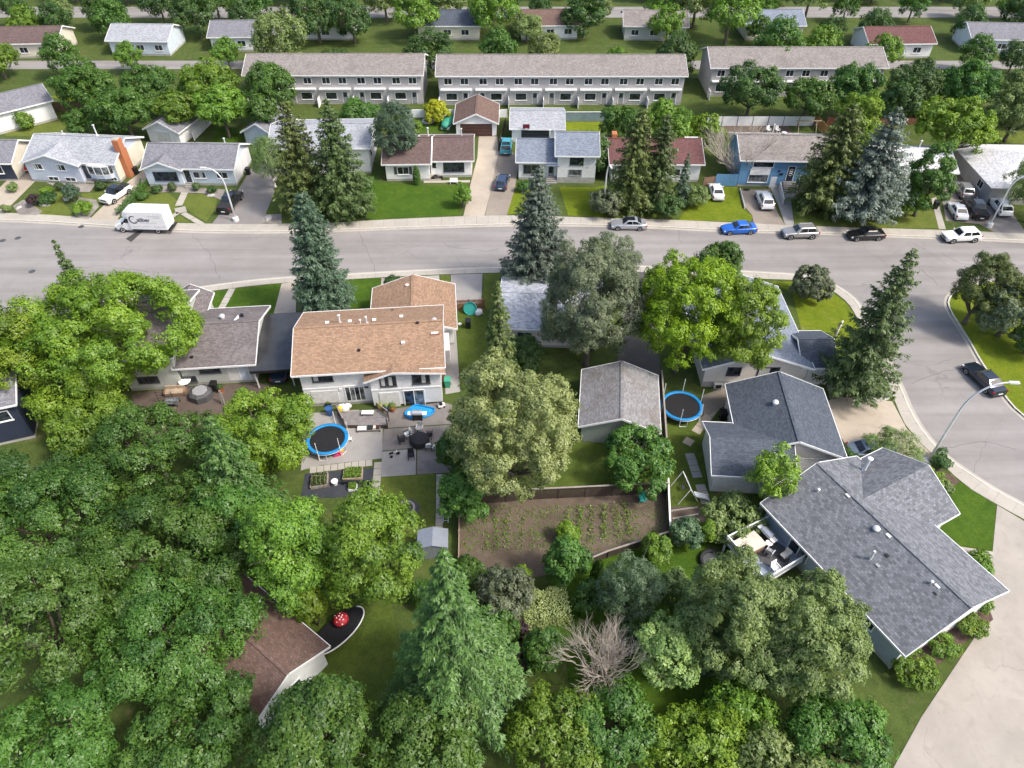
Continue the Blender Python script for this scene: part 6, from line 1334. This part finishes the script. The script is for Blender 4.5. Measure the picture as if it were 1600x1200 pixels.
# raised beds
def bed(label, c, mat, veg, h=.35):
    q = [P(*p) for p in c]; o = q[0]; t = thing('raised_bed', label, 'raised bed', (o[0], o[1], .01)); q = [(x-o[0], y-o[1]) for x, y in q]
    for a, b in zip(q, q[1:]+q[:1]): MB().bar((a[0],a[1],h/2),(b[0],b[1],h/2),.08,h).build('side_board', mat, t)
    cx = sum(p[0] for p in q)/4; cy = sum(p[1] for p in q)/4; MB().prism([(cx+(x-cx)*.94, cy+(y-cy)*.94) for x, y in q], .02, h-.08).build('soil', 'soil_dark', t)
    SEED[0] += 1; rng = np.random.default_rng(SEED[0]); n = 900; u, v = rng.random(n), rng.random(n); Q = np.array([(p[0],p[1]) for p in q]); Q = Q.mean(0)+(Q-Q.mean(0))*.9
    p2 = (Q[0]*(1-u[:,None])+Q[1]*u[:,None])*(1-v[:,None])+(Q[3]*(1-u[:,None])+Q[2]*u[:,None])*v[:,None]; p = np.column_stack([p2, h-.05+rng.random(n)*.3]); s = .17*rng.uniform(.7,1.3,n)
    ob = bpy.data.objects.new('vegetables', leaf_mesh('bed_leaves', cards(p, unit(rng.normal(0,.5,(n,3))+np.array([0,0,1])), rng, s, s*.6), rng.random(n), veg)); COL.objects.link(ob); ob.parent = t; ob['kind'] = 'stuff'; return t
bed('raised bed full of bright green salad', [(536,752),(566,750),(567,733),(539,735)], 'wood_tan', 'leaf_fresh'); t = bed('raised bed with stick trellis at the left', [(486,765),(512,761),(513,741),(488,745)], 'wood_grey', 'leaf_dark')
for i in range(5): MB().tube([(.1+.4*i,.05,.2),(.2+.38*i,.7,1.2)], .02, 5).build('stick', 'wood_brown', t)
MB().tube([(.2,.7,1.2),(1.8,.75,1.2)], .02, 5).build('stick', 'wood_brown', t)
bed('small raised bed beside the black garden bench', [(545,768),(558,767),(558,758),(546,759)], 'cloth', 'leaf_fresh', .3)
pot('white bucket between the two raised beds', 524, 757, .3, .5, 'cloth', None, name='bucket', cat='bucket'); pot('square white pot by the paver path', 569, 773, .28, .35, 'cloth', 'leaf_dark', .2)
X, Y = P(557, 757); t = thing('garden_bench', 'long black bench between the raised beds', 'bench', (X, Y, .01)); MB().box(-1.4,1.5,-.12,.12,.42,.5).build('seat', 'black', t)
for s in (-1.2,1.3): MB().box(s-.06,s+.06,-.1,.1,0,.42).build('leg', 'black', t)
lump('black_tarp', 'crumpled black tarp hanging beside the paver path', 'tarp', 578, 777, 0.01, .7, .9, .7, 'black_soft', 5, 6)
X, Y = P(635, 797); t = thing('tree_ring', 'round stone planter ring in the middle of the back lawn', 'planter', (X, Y, .006)); MB().lathe(0, 0, [(1.25,0),(1.2,.05),(.3,.06)], 26).build('gravel_ring', 'asphalt_dark', t); MB().ring((0,0,.28), .72, .13, 24, 8, 1.6).build('stone_ring', 'found', t, True); MB().cyl(0, 0, .05, .3, .64, 18).build('soil', 'soil_dark', t)
rng = np.random.default_rng(77); n = 160; p = np.column_stack([rng.normal(0,.25,n), rng.normal(0,.25,n), .3+rng.random(n)*.15]); ob = bpy.data.objects.new('foliage', leaf_mesh('ring_leaves', cards(p, unit(rng.normal(0,.4,(n,3))+np.array([0,0,1])), rng, np.full(n,.14), np.full(n,.09)), rng.random(n), 'leaf_sage')); COL.objects.link(ob); ob.parent = t
X, Y = P(656, 874); t = thing('metal_shed', 'small grey blue metal shed at the end of the back lawn', 'shed', (X, Y, 0), R_(3)); MB().box(0,2.4,0,1.7,0,1.75).build('wall', 'steel_shed', t)
for s in (0,1): mb = MB(); a = (-.1,-.1,1.72),(1.2,-.1,2.1),(1.2,1.8,2.1),(-.1,1.8,1.72); a = a if s == 0 else tuple((2.4-x,y,z) for x,y,z in a); quad(t, 'roof_panel', a if s == 0 else a[::-1], 'steel_shed', .02)
for i in range(6): MB().box(.02+.4*i,.06+.4*i,-.02,-.002,.05,1.7).build('rib', 'grey', t)
X, Y = P(697, 800); t = thing('leaning_ladder', 'pale ladder lying beside the right paver row', 'ladder', (X, Y, 0), R_(92))
for s in (-1,1): MB().bar((-1.2,s*.22,.08),(1.2,s*.22,.35),.07).build('rail', 'metal', t)
for i in range(6): MB().bar((-1+.4*i,-.22,.1+.045*i),(-1+.4*i,.22,.1+.045*i),.04).build('rung', 'metal', t)
# vegetable rows
for i, (x0, y0, x1, y1) in enumerate([(757,800,762,862),(775,797,775,868),(792,800,790,870),(888,797,880,850),(908,794,902,842),(926,792,922,850),(944,791,944,846),(960,788,966,842),(975,787,984,838),(820,800,812,866)]):
    nm = ORD[sorted([757,775,792,820,888,908,926,944,960,975]).index(x0)]
    hedge('vegetable_row', '%s row of young vegetables from the left in the brown soil' % nm, [(x0,y0),(x1,y1)],   .35, .2 if i < 3 or i == 9 else .3, 'leaf_fresh', .17, (.25,.4,.3,.5,.9,.6,1.0,.55,.8,.3)[i], 'vegetables', .3)
t = chair('teal plastic chair standing at the dark garden fence', 1003, 784, R_(5), 'teal', 'teal', z=.0)
# slide and swing
X, Y = P(1072, 772); t = thing('swing_set', 'white pole swing set with small slide on the grass', 'swing set', (X, Y, 0), R_(10))
MB().tube([(-.2,1.2,1.9),(-.2,-.9,1.9)], .04, 6).build('top_bar', 'white', t)
for y in (1.2,-.9):
    for s in (-1,1): MB().tube([(-.2,y,1.9),(-.2+s*.95,y-.1,0)], .04, 6).build('leg', 'white', t)
MB().add([(.2,-.9,1.0),(.65,-.9,1.0),(1.6,-.95,.2),(1.15,-.95,.2)][:0]+[(.3,-1.15,1.1),(.3,-.7,1.1),(1.75,-.7,.22),(1.75,-1.15,.22),(.3,-1.15,1.04),(.3,-.7,1.04),(1.75,-.7,.16),(1.75,-1.15,.16)], [(0,3,2,1),(4,5,6,7),(0,1,5,4),(1,2,6,5),(2,3,7,6),(3,0,4,7)]).build('slide', 'side_pale', t)
for s in (-1.17,-.68): MB().bar((.3,s,1.14),(1.75,s,.28),.04,.14).build('slide_edge', 'cloth', t)
for y in (.5,): 
    for s in (-.2,.2): MB().tube([(-.2,y+s,1.9),(-.2,y+s,.5)], .012, 4).build('chain', 'metal', t)
    MB().box(-.32,-.08,y-.24,y+.24,.47,.5).build('swing_seat', 'sign_ink', t)
for i, (a, b) in enumerate([((1046,800),(1090,794)),((1050,812),(1100,803))]): 
    A, B = P3(*a), P3(*b); t = tag(MB().bar((A[0],A[1],.1),(B[0],B[1],.1),.14,.18).build('garden_timber', 'wood_grey'), ['upper timber edging the dark soil beds below the slide','lower timber edging the dark soil beds below the slide'][i], 'timber')
# deck of the charcoal roofed house
z = 1.25; q = [P(1134,848,z), P(1203,814,z), P(1262,872,z), P(1192,915,z)]; dk = thing('raised_deck', 'raised blue grey deck with white railing behind the charcoal roofed house', 'deck', (q[0][0], q[0][1], 0)); o = Vector(q[0]); q = [Vector(p)-o for p in q]
MB().prism([tuple(p) for p in q], z-.16, z).build('deck_floor', 'deck_blue', dk); 
for p in q: MB().box(p.x-.07,p.x+.07,p.y-.07,p.y+.07,0,z+1.0).build('post', 'white', dk)
for a, b in ((q[1],q[0]),(q[0],q[3]),(q[3],q[2])):
    A, B = a.to_3d(), b.to_3d(); MB().bar(A+Vector((0,0,z+1.0)), B+Vector((0,0,z+1.0)), .1, .06).build('hand_rail', 'white', dk); MB().bar(A+Vector((0,0,z+.1)), B+Vector((0,0,z+.1)), .06, .05).build('bottom_rail', 'white', dk)
    mb = MB(); m = int((B-A).length/.15)
    for i in range(1, m): c = A.lerp(B, i/m); mb.box(c.x-.018,c.x+.018,c.y-.018,c.y+.018,z+.1,z+1.0)
    mb.build('balusters', 'white', dk, kind='stuff')
X, Y = P(1170, 852, z+.5); t = thing('hot_tub', 'hot tub under a beige cover on the raised deck', 'hot tub', (X, Y, z), R_(28)); MB().box(-1.1,1.1,-.72,.72,0,.75).build('shell', 'wood_brown', t); mb = MB(); mb.extr([(-.78,.75),(.78,.75),(.78,.86),(0,.92),(-.78,.86)], -1.16, 1.16, 'x').build('cover', 'spa_cover', t)
X, Y = P(1202, 848, z+.7); t = thing('side_table', 'small round white table on the raised deck', 'table', (X, Y, z)); MB().lathe(0, 0, [(.3,.66),(.3,.7)], 16).build('top', 'cloth', t); MB().cyl(0,0,0,.66,.04).build('pedestal', 'black', t); MB().cyl(0,0,0,.03,.22).build('foot', 'black', t)
grill('black barbecue in the inner corner of the raised deck', 1199, 846, R_(-60)); bpy.data.objects['barbecue_grill.001'].location = (*P(1198,836,z+.6), z)
for lb, px, py, rz, ma in [('wire framed chair in the middle of the raised deck',1203,862,2.4,'galv'),('grey cushioned chair by the sliding door of the raised deck',1226,868,-1.0,'black'),('pale chair nearest the railing of the raised deck',1212,888,.5,'white')]:
    t = chair(lb, px, py, rz, ma, {'galv':'grey','black':'cushion','white':'cloth'}[ma], group='chairs on the raised deck'); X, Y = P(px, py, z+.4); t.location = (X, Y, z)
t = thing('round_rug', 'dark round rug on the raised deck', 'rug', (*P(1208,866,z+.01), z)); MB().lathe(0, 0, [(1.35,.004),(1.35,.016)], 26).build('pile', 'dark_grey', t)
X, Y = P(1112, 878); t = thing('fire_bowl', 'dark round pit with stones beside the raised deck', 'fire pit', (X, Y, 0)); MB().ring((0,0,.22), .95, .18, 22, 6, 1.2).build('rim', 'black_soft', t, True); MB().cyl(0,0,.02,.15,.85,18).build('ash', 'dark_grey', t); MB().lathe(.15,-.2,[(.4,.12),(.45,.3),(.25,.45),(.05,.5)],9).build('stone', 'rock', t)
# side yard beside the tan roofed house
X, Y = P(735, 490); t = thing('paddling_pool', 'teal plastic pool leaning on the reddish fence', 'paddling pool', (X, Y, .05), R_(-5)); o = MB().lathe(0, 0, [(.78,-.2),(.82,0),(.76,.02),(.7,-.14),(.1,-.15)], 22).build('shell', 'teal', t, 40); o.rotation_euler = (R_(62),0,0); o.location = (0,0,.72)
lump('toy_heap', 'heap of pale outdoor toys beside the teal pool', 'toys', 751, 490, 0, .55, .45, .7, 'cloth', 4, 9, ['cloth','grey','side_pale','cloth'])
def bin_(label, px, py, mat='black', rz=0, h=1.05):
    X, Y = P(px, py); t = thing('wheelie_bin', label, 'bin', (X, Y, 0), rz); MB().loft([[(-.24,-.26,.06),(.24,-.26,.06),(.24,.26,.06),(-.24,.26,.06)],[(-.31,-.36,h),(.31,-.36,h),(.31,.36,h),(-.31,.36,h)]]).build('body', mat, t); MB().box(-.34,.34,-.4,.4,h,h+.09).build('lid', mat, t)
    for s in (-1,1): MB().loft([[(s*.26+e, .3+math.cos(k)*.12, .12+math.sin(k)*.12) for k in np.linspace(0,5.5,9)] for e in (-.03,.03)]).build('wheel', 'rubber', t)
    MB().bar((-.25,.45,h-.02),(.25,.45,h-.02),.04).build('handle', mat, t)
bin_('black wheelie bin below the teal pool', 732, 512); bin_('green wheelie bin at the corner of the tan roofed house', 700, 604, 'tarp_green'); bin_('black wheelie bin beside the brick chimney of the lilac house', 213, 272); bin_('black wheelie bin at the white side wall of the pale blue bungalow', 389, 273); bin_('black wheelie bin at the top of the narrow path by the white coupe', 1460, 326); bin_('dark wheelie bin beside the charcoal garage door', 804, 217); bin_('black wheelie bin behind the wall of the L shaped bungalow', 1128, 655)
pot('white hose reel on the grass below the teal pool', 719, 508, .2, .2, 'cloth', None, name='hose_reel', cat='hose')
# dusky house patio clutter
X, Y = P(276, 616); t = thing('garden_sofa', 'beige garden sofa against the sage wall', 'sofa', (X, Y, .012), R_(5)); MB().box(-1.0,1.0,-.4,.4,.12,.42).build('base', 'wood_brown', t); MB().box(-.95,.95,-.42,.25,.42,.56).build('seat_cushion', 'wood_tan', t)
for i in range(3): MB().box(-.95+.64*i,-.35+.64*i,.25,.42,.42,.95).build('back_cushion', 'wood_tan', t)
for s in (-1,1): MB().box(s*1.0-.08,s*1.0+.08,-.4,.4,.12,.66).build('armrest', 'wood_brown', t)
X, Y = P(316, 620); t = thing('covered_gazebo', 'grey covered octagonal spa on the dusky house patio', 'spa', (X, Y, .012)); MB().lathe(0, 0, [(1.25,0),(1.2,.75),(.8,.95)], 8).build('tarp', 'dark_grey', t); MB().lathe(0, 0, [(.8,.951),(.75,1.0)], 8).build('lid', 'grey', t)
X, Y = P(293, 606); t = thing('satellite_table', 'round pale parasol table beside the beige sofa', 'table', (X, Y, .012)); MB().lathe(0, 0, [(.6,.95),(.62,1.0),(.1,1.05)], 18).build('top', 'cloth', t); MB().cyl(0,0,0,.95,.05).build('pole', 'metal', t); MB().cyl(0,0,0,.08,.3).build('foot', 'dark_grey', t)
X, Y = P(271, 632); t = thing('glass_table', 'low glass topped table on the dusky house patio', 'table', (X, Y, .012)); MB().box(-.7,.7,-.5,.5,.5,.54).build('top', 'glass_pale', t)
for sx in (-1,1):
    for sy in (-1,1): MB().box(sx*.6-.03,sx*.6+.03,sy*.4-.03,sy*.4+.03,0,.5).build('leg', 'black', t)
pot('terracotta pot by the sage house door', 347, 613, .3, .5, 'terracotta', 'leaf_dark', .45); bin_('dark storage bin between the spa and the sage wall', 337, 610, 'black')
X, Y = P(348, 632); t = thing('fence_post', 'weathered leaning post at the end of the brown patio', 'post', (X, Y, 0)); MB().bar((0,0,-.1),(.1,.2,1.8),.16).build('shaft', 'wood_grey', t); MB().bar((.25,-.1,-.1),(.2,.2,1.5),.12).build('brace', 'wood_grey', t)
X, Y = P(250, 630); t = thing('rose_arch', 'thin wire arch at the left of the beige sofa', 'trellis', (X, Y, 0))
for s in (0,1.6): MB().tube([(s,0,0),(s,0,1.7)], .025, 5).build('upright', 'black', t)
for k in range(4): MB().tube([(0,0,.4+.4*k),(1.6,0,.4+.4*k)], .018, 5).build('bar', 'black', t)
# corner totem, birch log
X, Y = P(1303, 530); t = thing('birch_log', 'standing birch log beside the corner lawn', 'log', (X, Y, 0)); MB().tube([(0,0,-.1),(.05,.05,1.2),(.2,.1,2.6)], [.17,.15,.12], 10).build('trunk', 'bark_birch', t, True); MB().tube([(.1,.06,1.6),(.35,.0,2.0)], [.06,.03], 6).build('branch_stub', 'bark_birch', t)
X, Y = P(1360, 612); t = thing('rock_ring', 'ring of pale rocks under the big dark spruce', 'rock border', (X, Y, 0))
for i in range(14): a = 3.4+i*.2; MB().lathe(0, 0, [(.3,0),(.34,.12),(.2,.26),(.03,.3)], 7).build('rock', 'rock', t, loc=(math.cos(a)*1.9, math.sin(a)*1.3, 0)).rotation_euler = (0,0,i)
# front garden rocks of the lilac house
for i, (px, py, s, lb) in enumerate([(70,321,.5,'flat pale rock in the front lawn of the lilac house'),(30,325,.35,'pale rock by the kerb of the lilac house'),(103,312,.4,'pale rock below the dwarf pine'),(136,334,.45,'white boulder at the corner of the white pickup driveway'),(120,330,.35,'pale rock in the gravel bed by the white pickup'),(330,306,.4,'grey rock beside the black pickup'),(420,342,.5,'largest rock in the bed under the twin spruces')]):
    X, Y = P(px, py); t = thing('garden_rock', lb, 'rock', (X, Y, 0), i*1.3); mb = MB(); rr = random.Random(i); mb.lathe(0, 0, [(s,-.05),(s*1.1,s*.25),(s*.75,s*.55),(s*.1,s*.62)], 8, 1.5, .8); mb.v = [(a+rr.uniform(-.08,.08)*s*2, b+rr.uniform(-.08,.08)*s*2, c) for a, b, c in mb.v]; mb.build('stone', 'rock', t)
# back gardens
X, Y = P(669, 191); t = thing('fire_ring', 'round stone fire ring on the bright back lawn', 'fire pit', (X, Y, 0)); MB().ring((0,0,.2), .9, .22, 22, 6, 1.0).build('stones', 'rock', t, True); MB().cyl(0,0,.02,.1,.7,14).build('ash', 'soil_dark', t)
X, Y = P(700, 196); t = thing('tarped_boat', 'small boat under green tarps beside the brown garage', 'boat', (X, Y, 0), R_(80)); MB().loft([[(x, w*math.cos(k)*1.0, .75+.45*math.sin(k)) for k in np.linspace(0, 2*math.pi, 10, endpoint=False)] for x, w in ((-2.4,.5),(-1,.95),(.8,.95),(2.2,.5),(2.9,.1))]).build('tarp', 'tarp_green', t, True); MB().box(-2.2,1.2,-.7,.7,.2,.5).build('hull', 'cloth', t)
X, Y = P(790, 224); t = thing('bag_heap', 'heap of coloured bags in front of the charcoal garage door', 'bags', (X+1.4, Y+1.2, 0))
for i, mt in enumerate(['cloth','red','cushion']): MB().lathe(0, 0, [(.3,0),(.36,.3),(.15,.6)], 8).build('bag', mt, t, True, loc=(.35*i, .2*(i % 2), 0))
X, Y = P(1240, 206); t = thing('garden_swing', 'wooden swing beam behind the blue house', 'swing frame', (X, Y, 0)); MB().bar((0,0,1.9),(4.2,0,1.9),.14).build('beam', 'wood_tan', t)
for x in (.4,3.4):
    for s in (-1,1): MB().bar((x,0,1.9),(x+.1,s*.8,0),.1).build('leg', 'wood_tan', t)
for i, (px, lb) in enumerate([(1200,'pale garden chair behind the blue house, left of two'),(1214,'pale garden chair behind the blue house, right of two')]): chair(lb, px, 207, .3, 'white', 'cloth', group='pale chairs behind the blue house')
X, Y = P(1207, 209); t = thing('white_post', 'white post in the dry yard behind the blue house', 'post', (X, Y, 0)); MB().box(-.08,.08,-.08,.08,0,1.6).build('shaft', 'white', t); MB().box(-.12,.12,-.12,.12,1.6,1.68).build('cap', 'white', t)
lump('log_pile', 'stack of dark bags at the foot of the blue house wall', 'bags', 1165, 297, 0, .5, .25, .3, 'black_soft', 3, 4)
X, Y = P(637, 287); t = thing('window_bench', 'white bench before the brown roofed bungalow', 'bench', (X+7, Y-.1, .05)); MB().box(-.6,.6,-.2,.2,.4,.45).build('seat', 'cloth', t); MB().box(-.6,.6,.2,.25,.45,.85).build('backrest', 'cloth', t)
for s in (-1,1): MB().box(s*.5-.04,s*.5+.04,-.18,.18,0,.4).build('leg', 'cloth', t)
X, Y = P(683, 281); t = thing('motorbike', 'dark motorbike parked at the front wall of the brown roofed bungalow', 'motorbike', (X, Y, .02), .1)
for x in (-.6,.65): MB().loft([[(x+math.cos(k)*.3, e, .3+math.sin(k)*.3) for k in np.linspace(0,5.8,12)] for e in (-.06,.06)]).build('wheel', 'rubber', t)
MB().box(-.4,.4,-.12,.12,.35,.7).build('engine', 'dark_grey', t); MB().box(-.5,.1,-.13,.13,.7,.8).build('saddle', 'black', t); MB().tube([(.65,0,.3),(.45,0,.95),(.4,-.3,1.0)], .03, 5).build('fork', 'metal', t); MB().lathe(.2,0,[(.2,.68),(.18,.85),(.05,.9)],8).build('tank', 'grey', t)

# weeds over the vegetable soil
rng = np.random.default_rng(91); n = 3600; px = rng.uniform(722,1036,n); py = rng.uniform(790,862,n); keep = (py < 862-np.maximum(0,px-950)*.28) & (rng.random(n) < .35+.65*np.sin(px*.05)**2*np.sin(py*.11+px*.02)**2); px, py = px[keep], py[keep]
q = np.array([P(a, b) for a, b in zip(px, py)]); m = 3; q = np.repeat(q, m, 0)+rng.normal(0,.06,(len(q)*m,2)); k = len(q); p = np.column_stack([q, .03+rng.random(k)*.12]); s = .1*rng.uniform(.6,1.5,k)
ob = bpy.data.objects.new('weeds', leaf_mesh('weed_leaves', cards(p, unit(rng.normal(0,.5,(k,3))+np.array([0,0,1])), rng, s, s*.6), rng.random(k), 'leaf_fresh')); COL.objects.link(ob); ob['kind'] = 'stuff'; ob['label'] = 'scattered low weeds on the vegetable garden soil'
# access lane and garden fences beyond the townhouses
sheet('road', [(-190,144.5),(190,144.5),(190,149),(-190,149)], .012, 'asphalt', label='lane beyond the townhouses')
sheet('road', [(-190,176),(190,176),(190,184),(-190,184)], .012, 'asphalt', label='farthest street')

X, Y = P(806, 1042); t = thing('compost_bin', 'dark wooden compost bin right of the foreground spruce at the bottom', 'compost bin', (X, Y, 0), R_(-38))
for y in (0, 1.7):
    for k in range(5): MB().box(-1.3,1.3,y-.03,y+.03,.02+.24*k,.23+.24*k).build('board', 'wood_dark', t)
for x in (-1.3, 0, 1.3):
    for k in range(5): MB().box(x-.03,x+.03,.04,1.66,.02+.24*k,.23+.24*k).build('board', 'wood_brown', t)
for x in (-1.2,.1): MB().box(x+.05,x+1.05,.1,1.6,.0,.45).build('compost', 'soil_dark', t)

# sealed cracks in the asphalt
def crack(pts, seed):
    rr = random.Random(seed); A = [Vector(P(*p, -.13)) for p in pts]; line = []
    for a, b in zip(A, A[1:]):
        n = max(3, int((b-a).length/.7))
        for i in range(n): q = a.lerp(b, i/n); line.append((q.x+rr.uniform(-.18,.18), q.y+rr.uniform(-.18,.18)))
    a = offset(line, .014); b = offset(line, -.014); ribbon('road_crack', a, b, -.131, -.1255+seed*.0002, 'asphalt_patch', 'sealed crack in the asphalt')
for k, pts in enumerate([[(1470,395),(1500,412),(1530,414)],[(560,362),(575,395),(590,428)],[(300,366),(330,400),(345,440)],[(1060,356),(1065,385)],[(1440,420),(1470,450)],[(1425,600),(1470,580),(1520,575)],[(1480,700),(1540,690),(1600,705)],[(90,420),(160,415),(240,425)],[(700,385),(760,392),(790,388)]]): crack(pts, k)
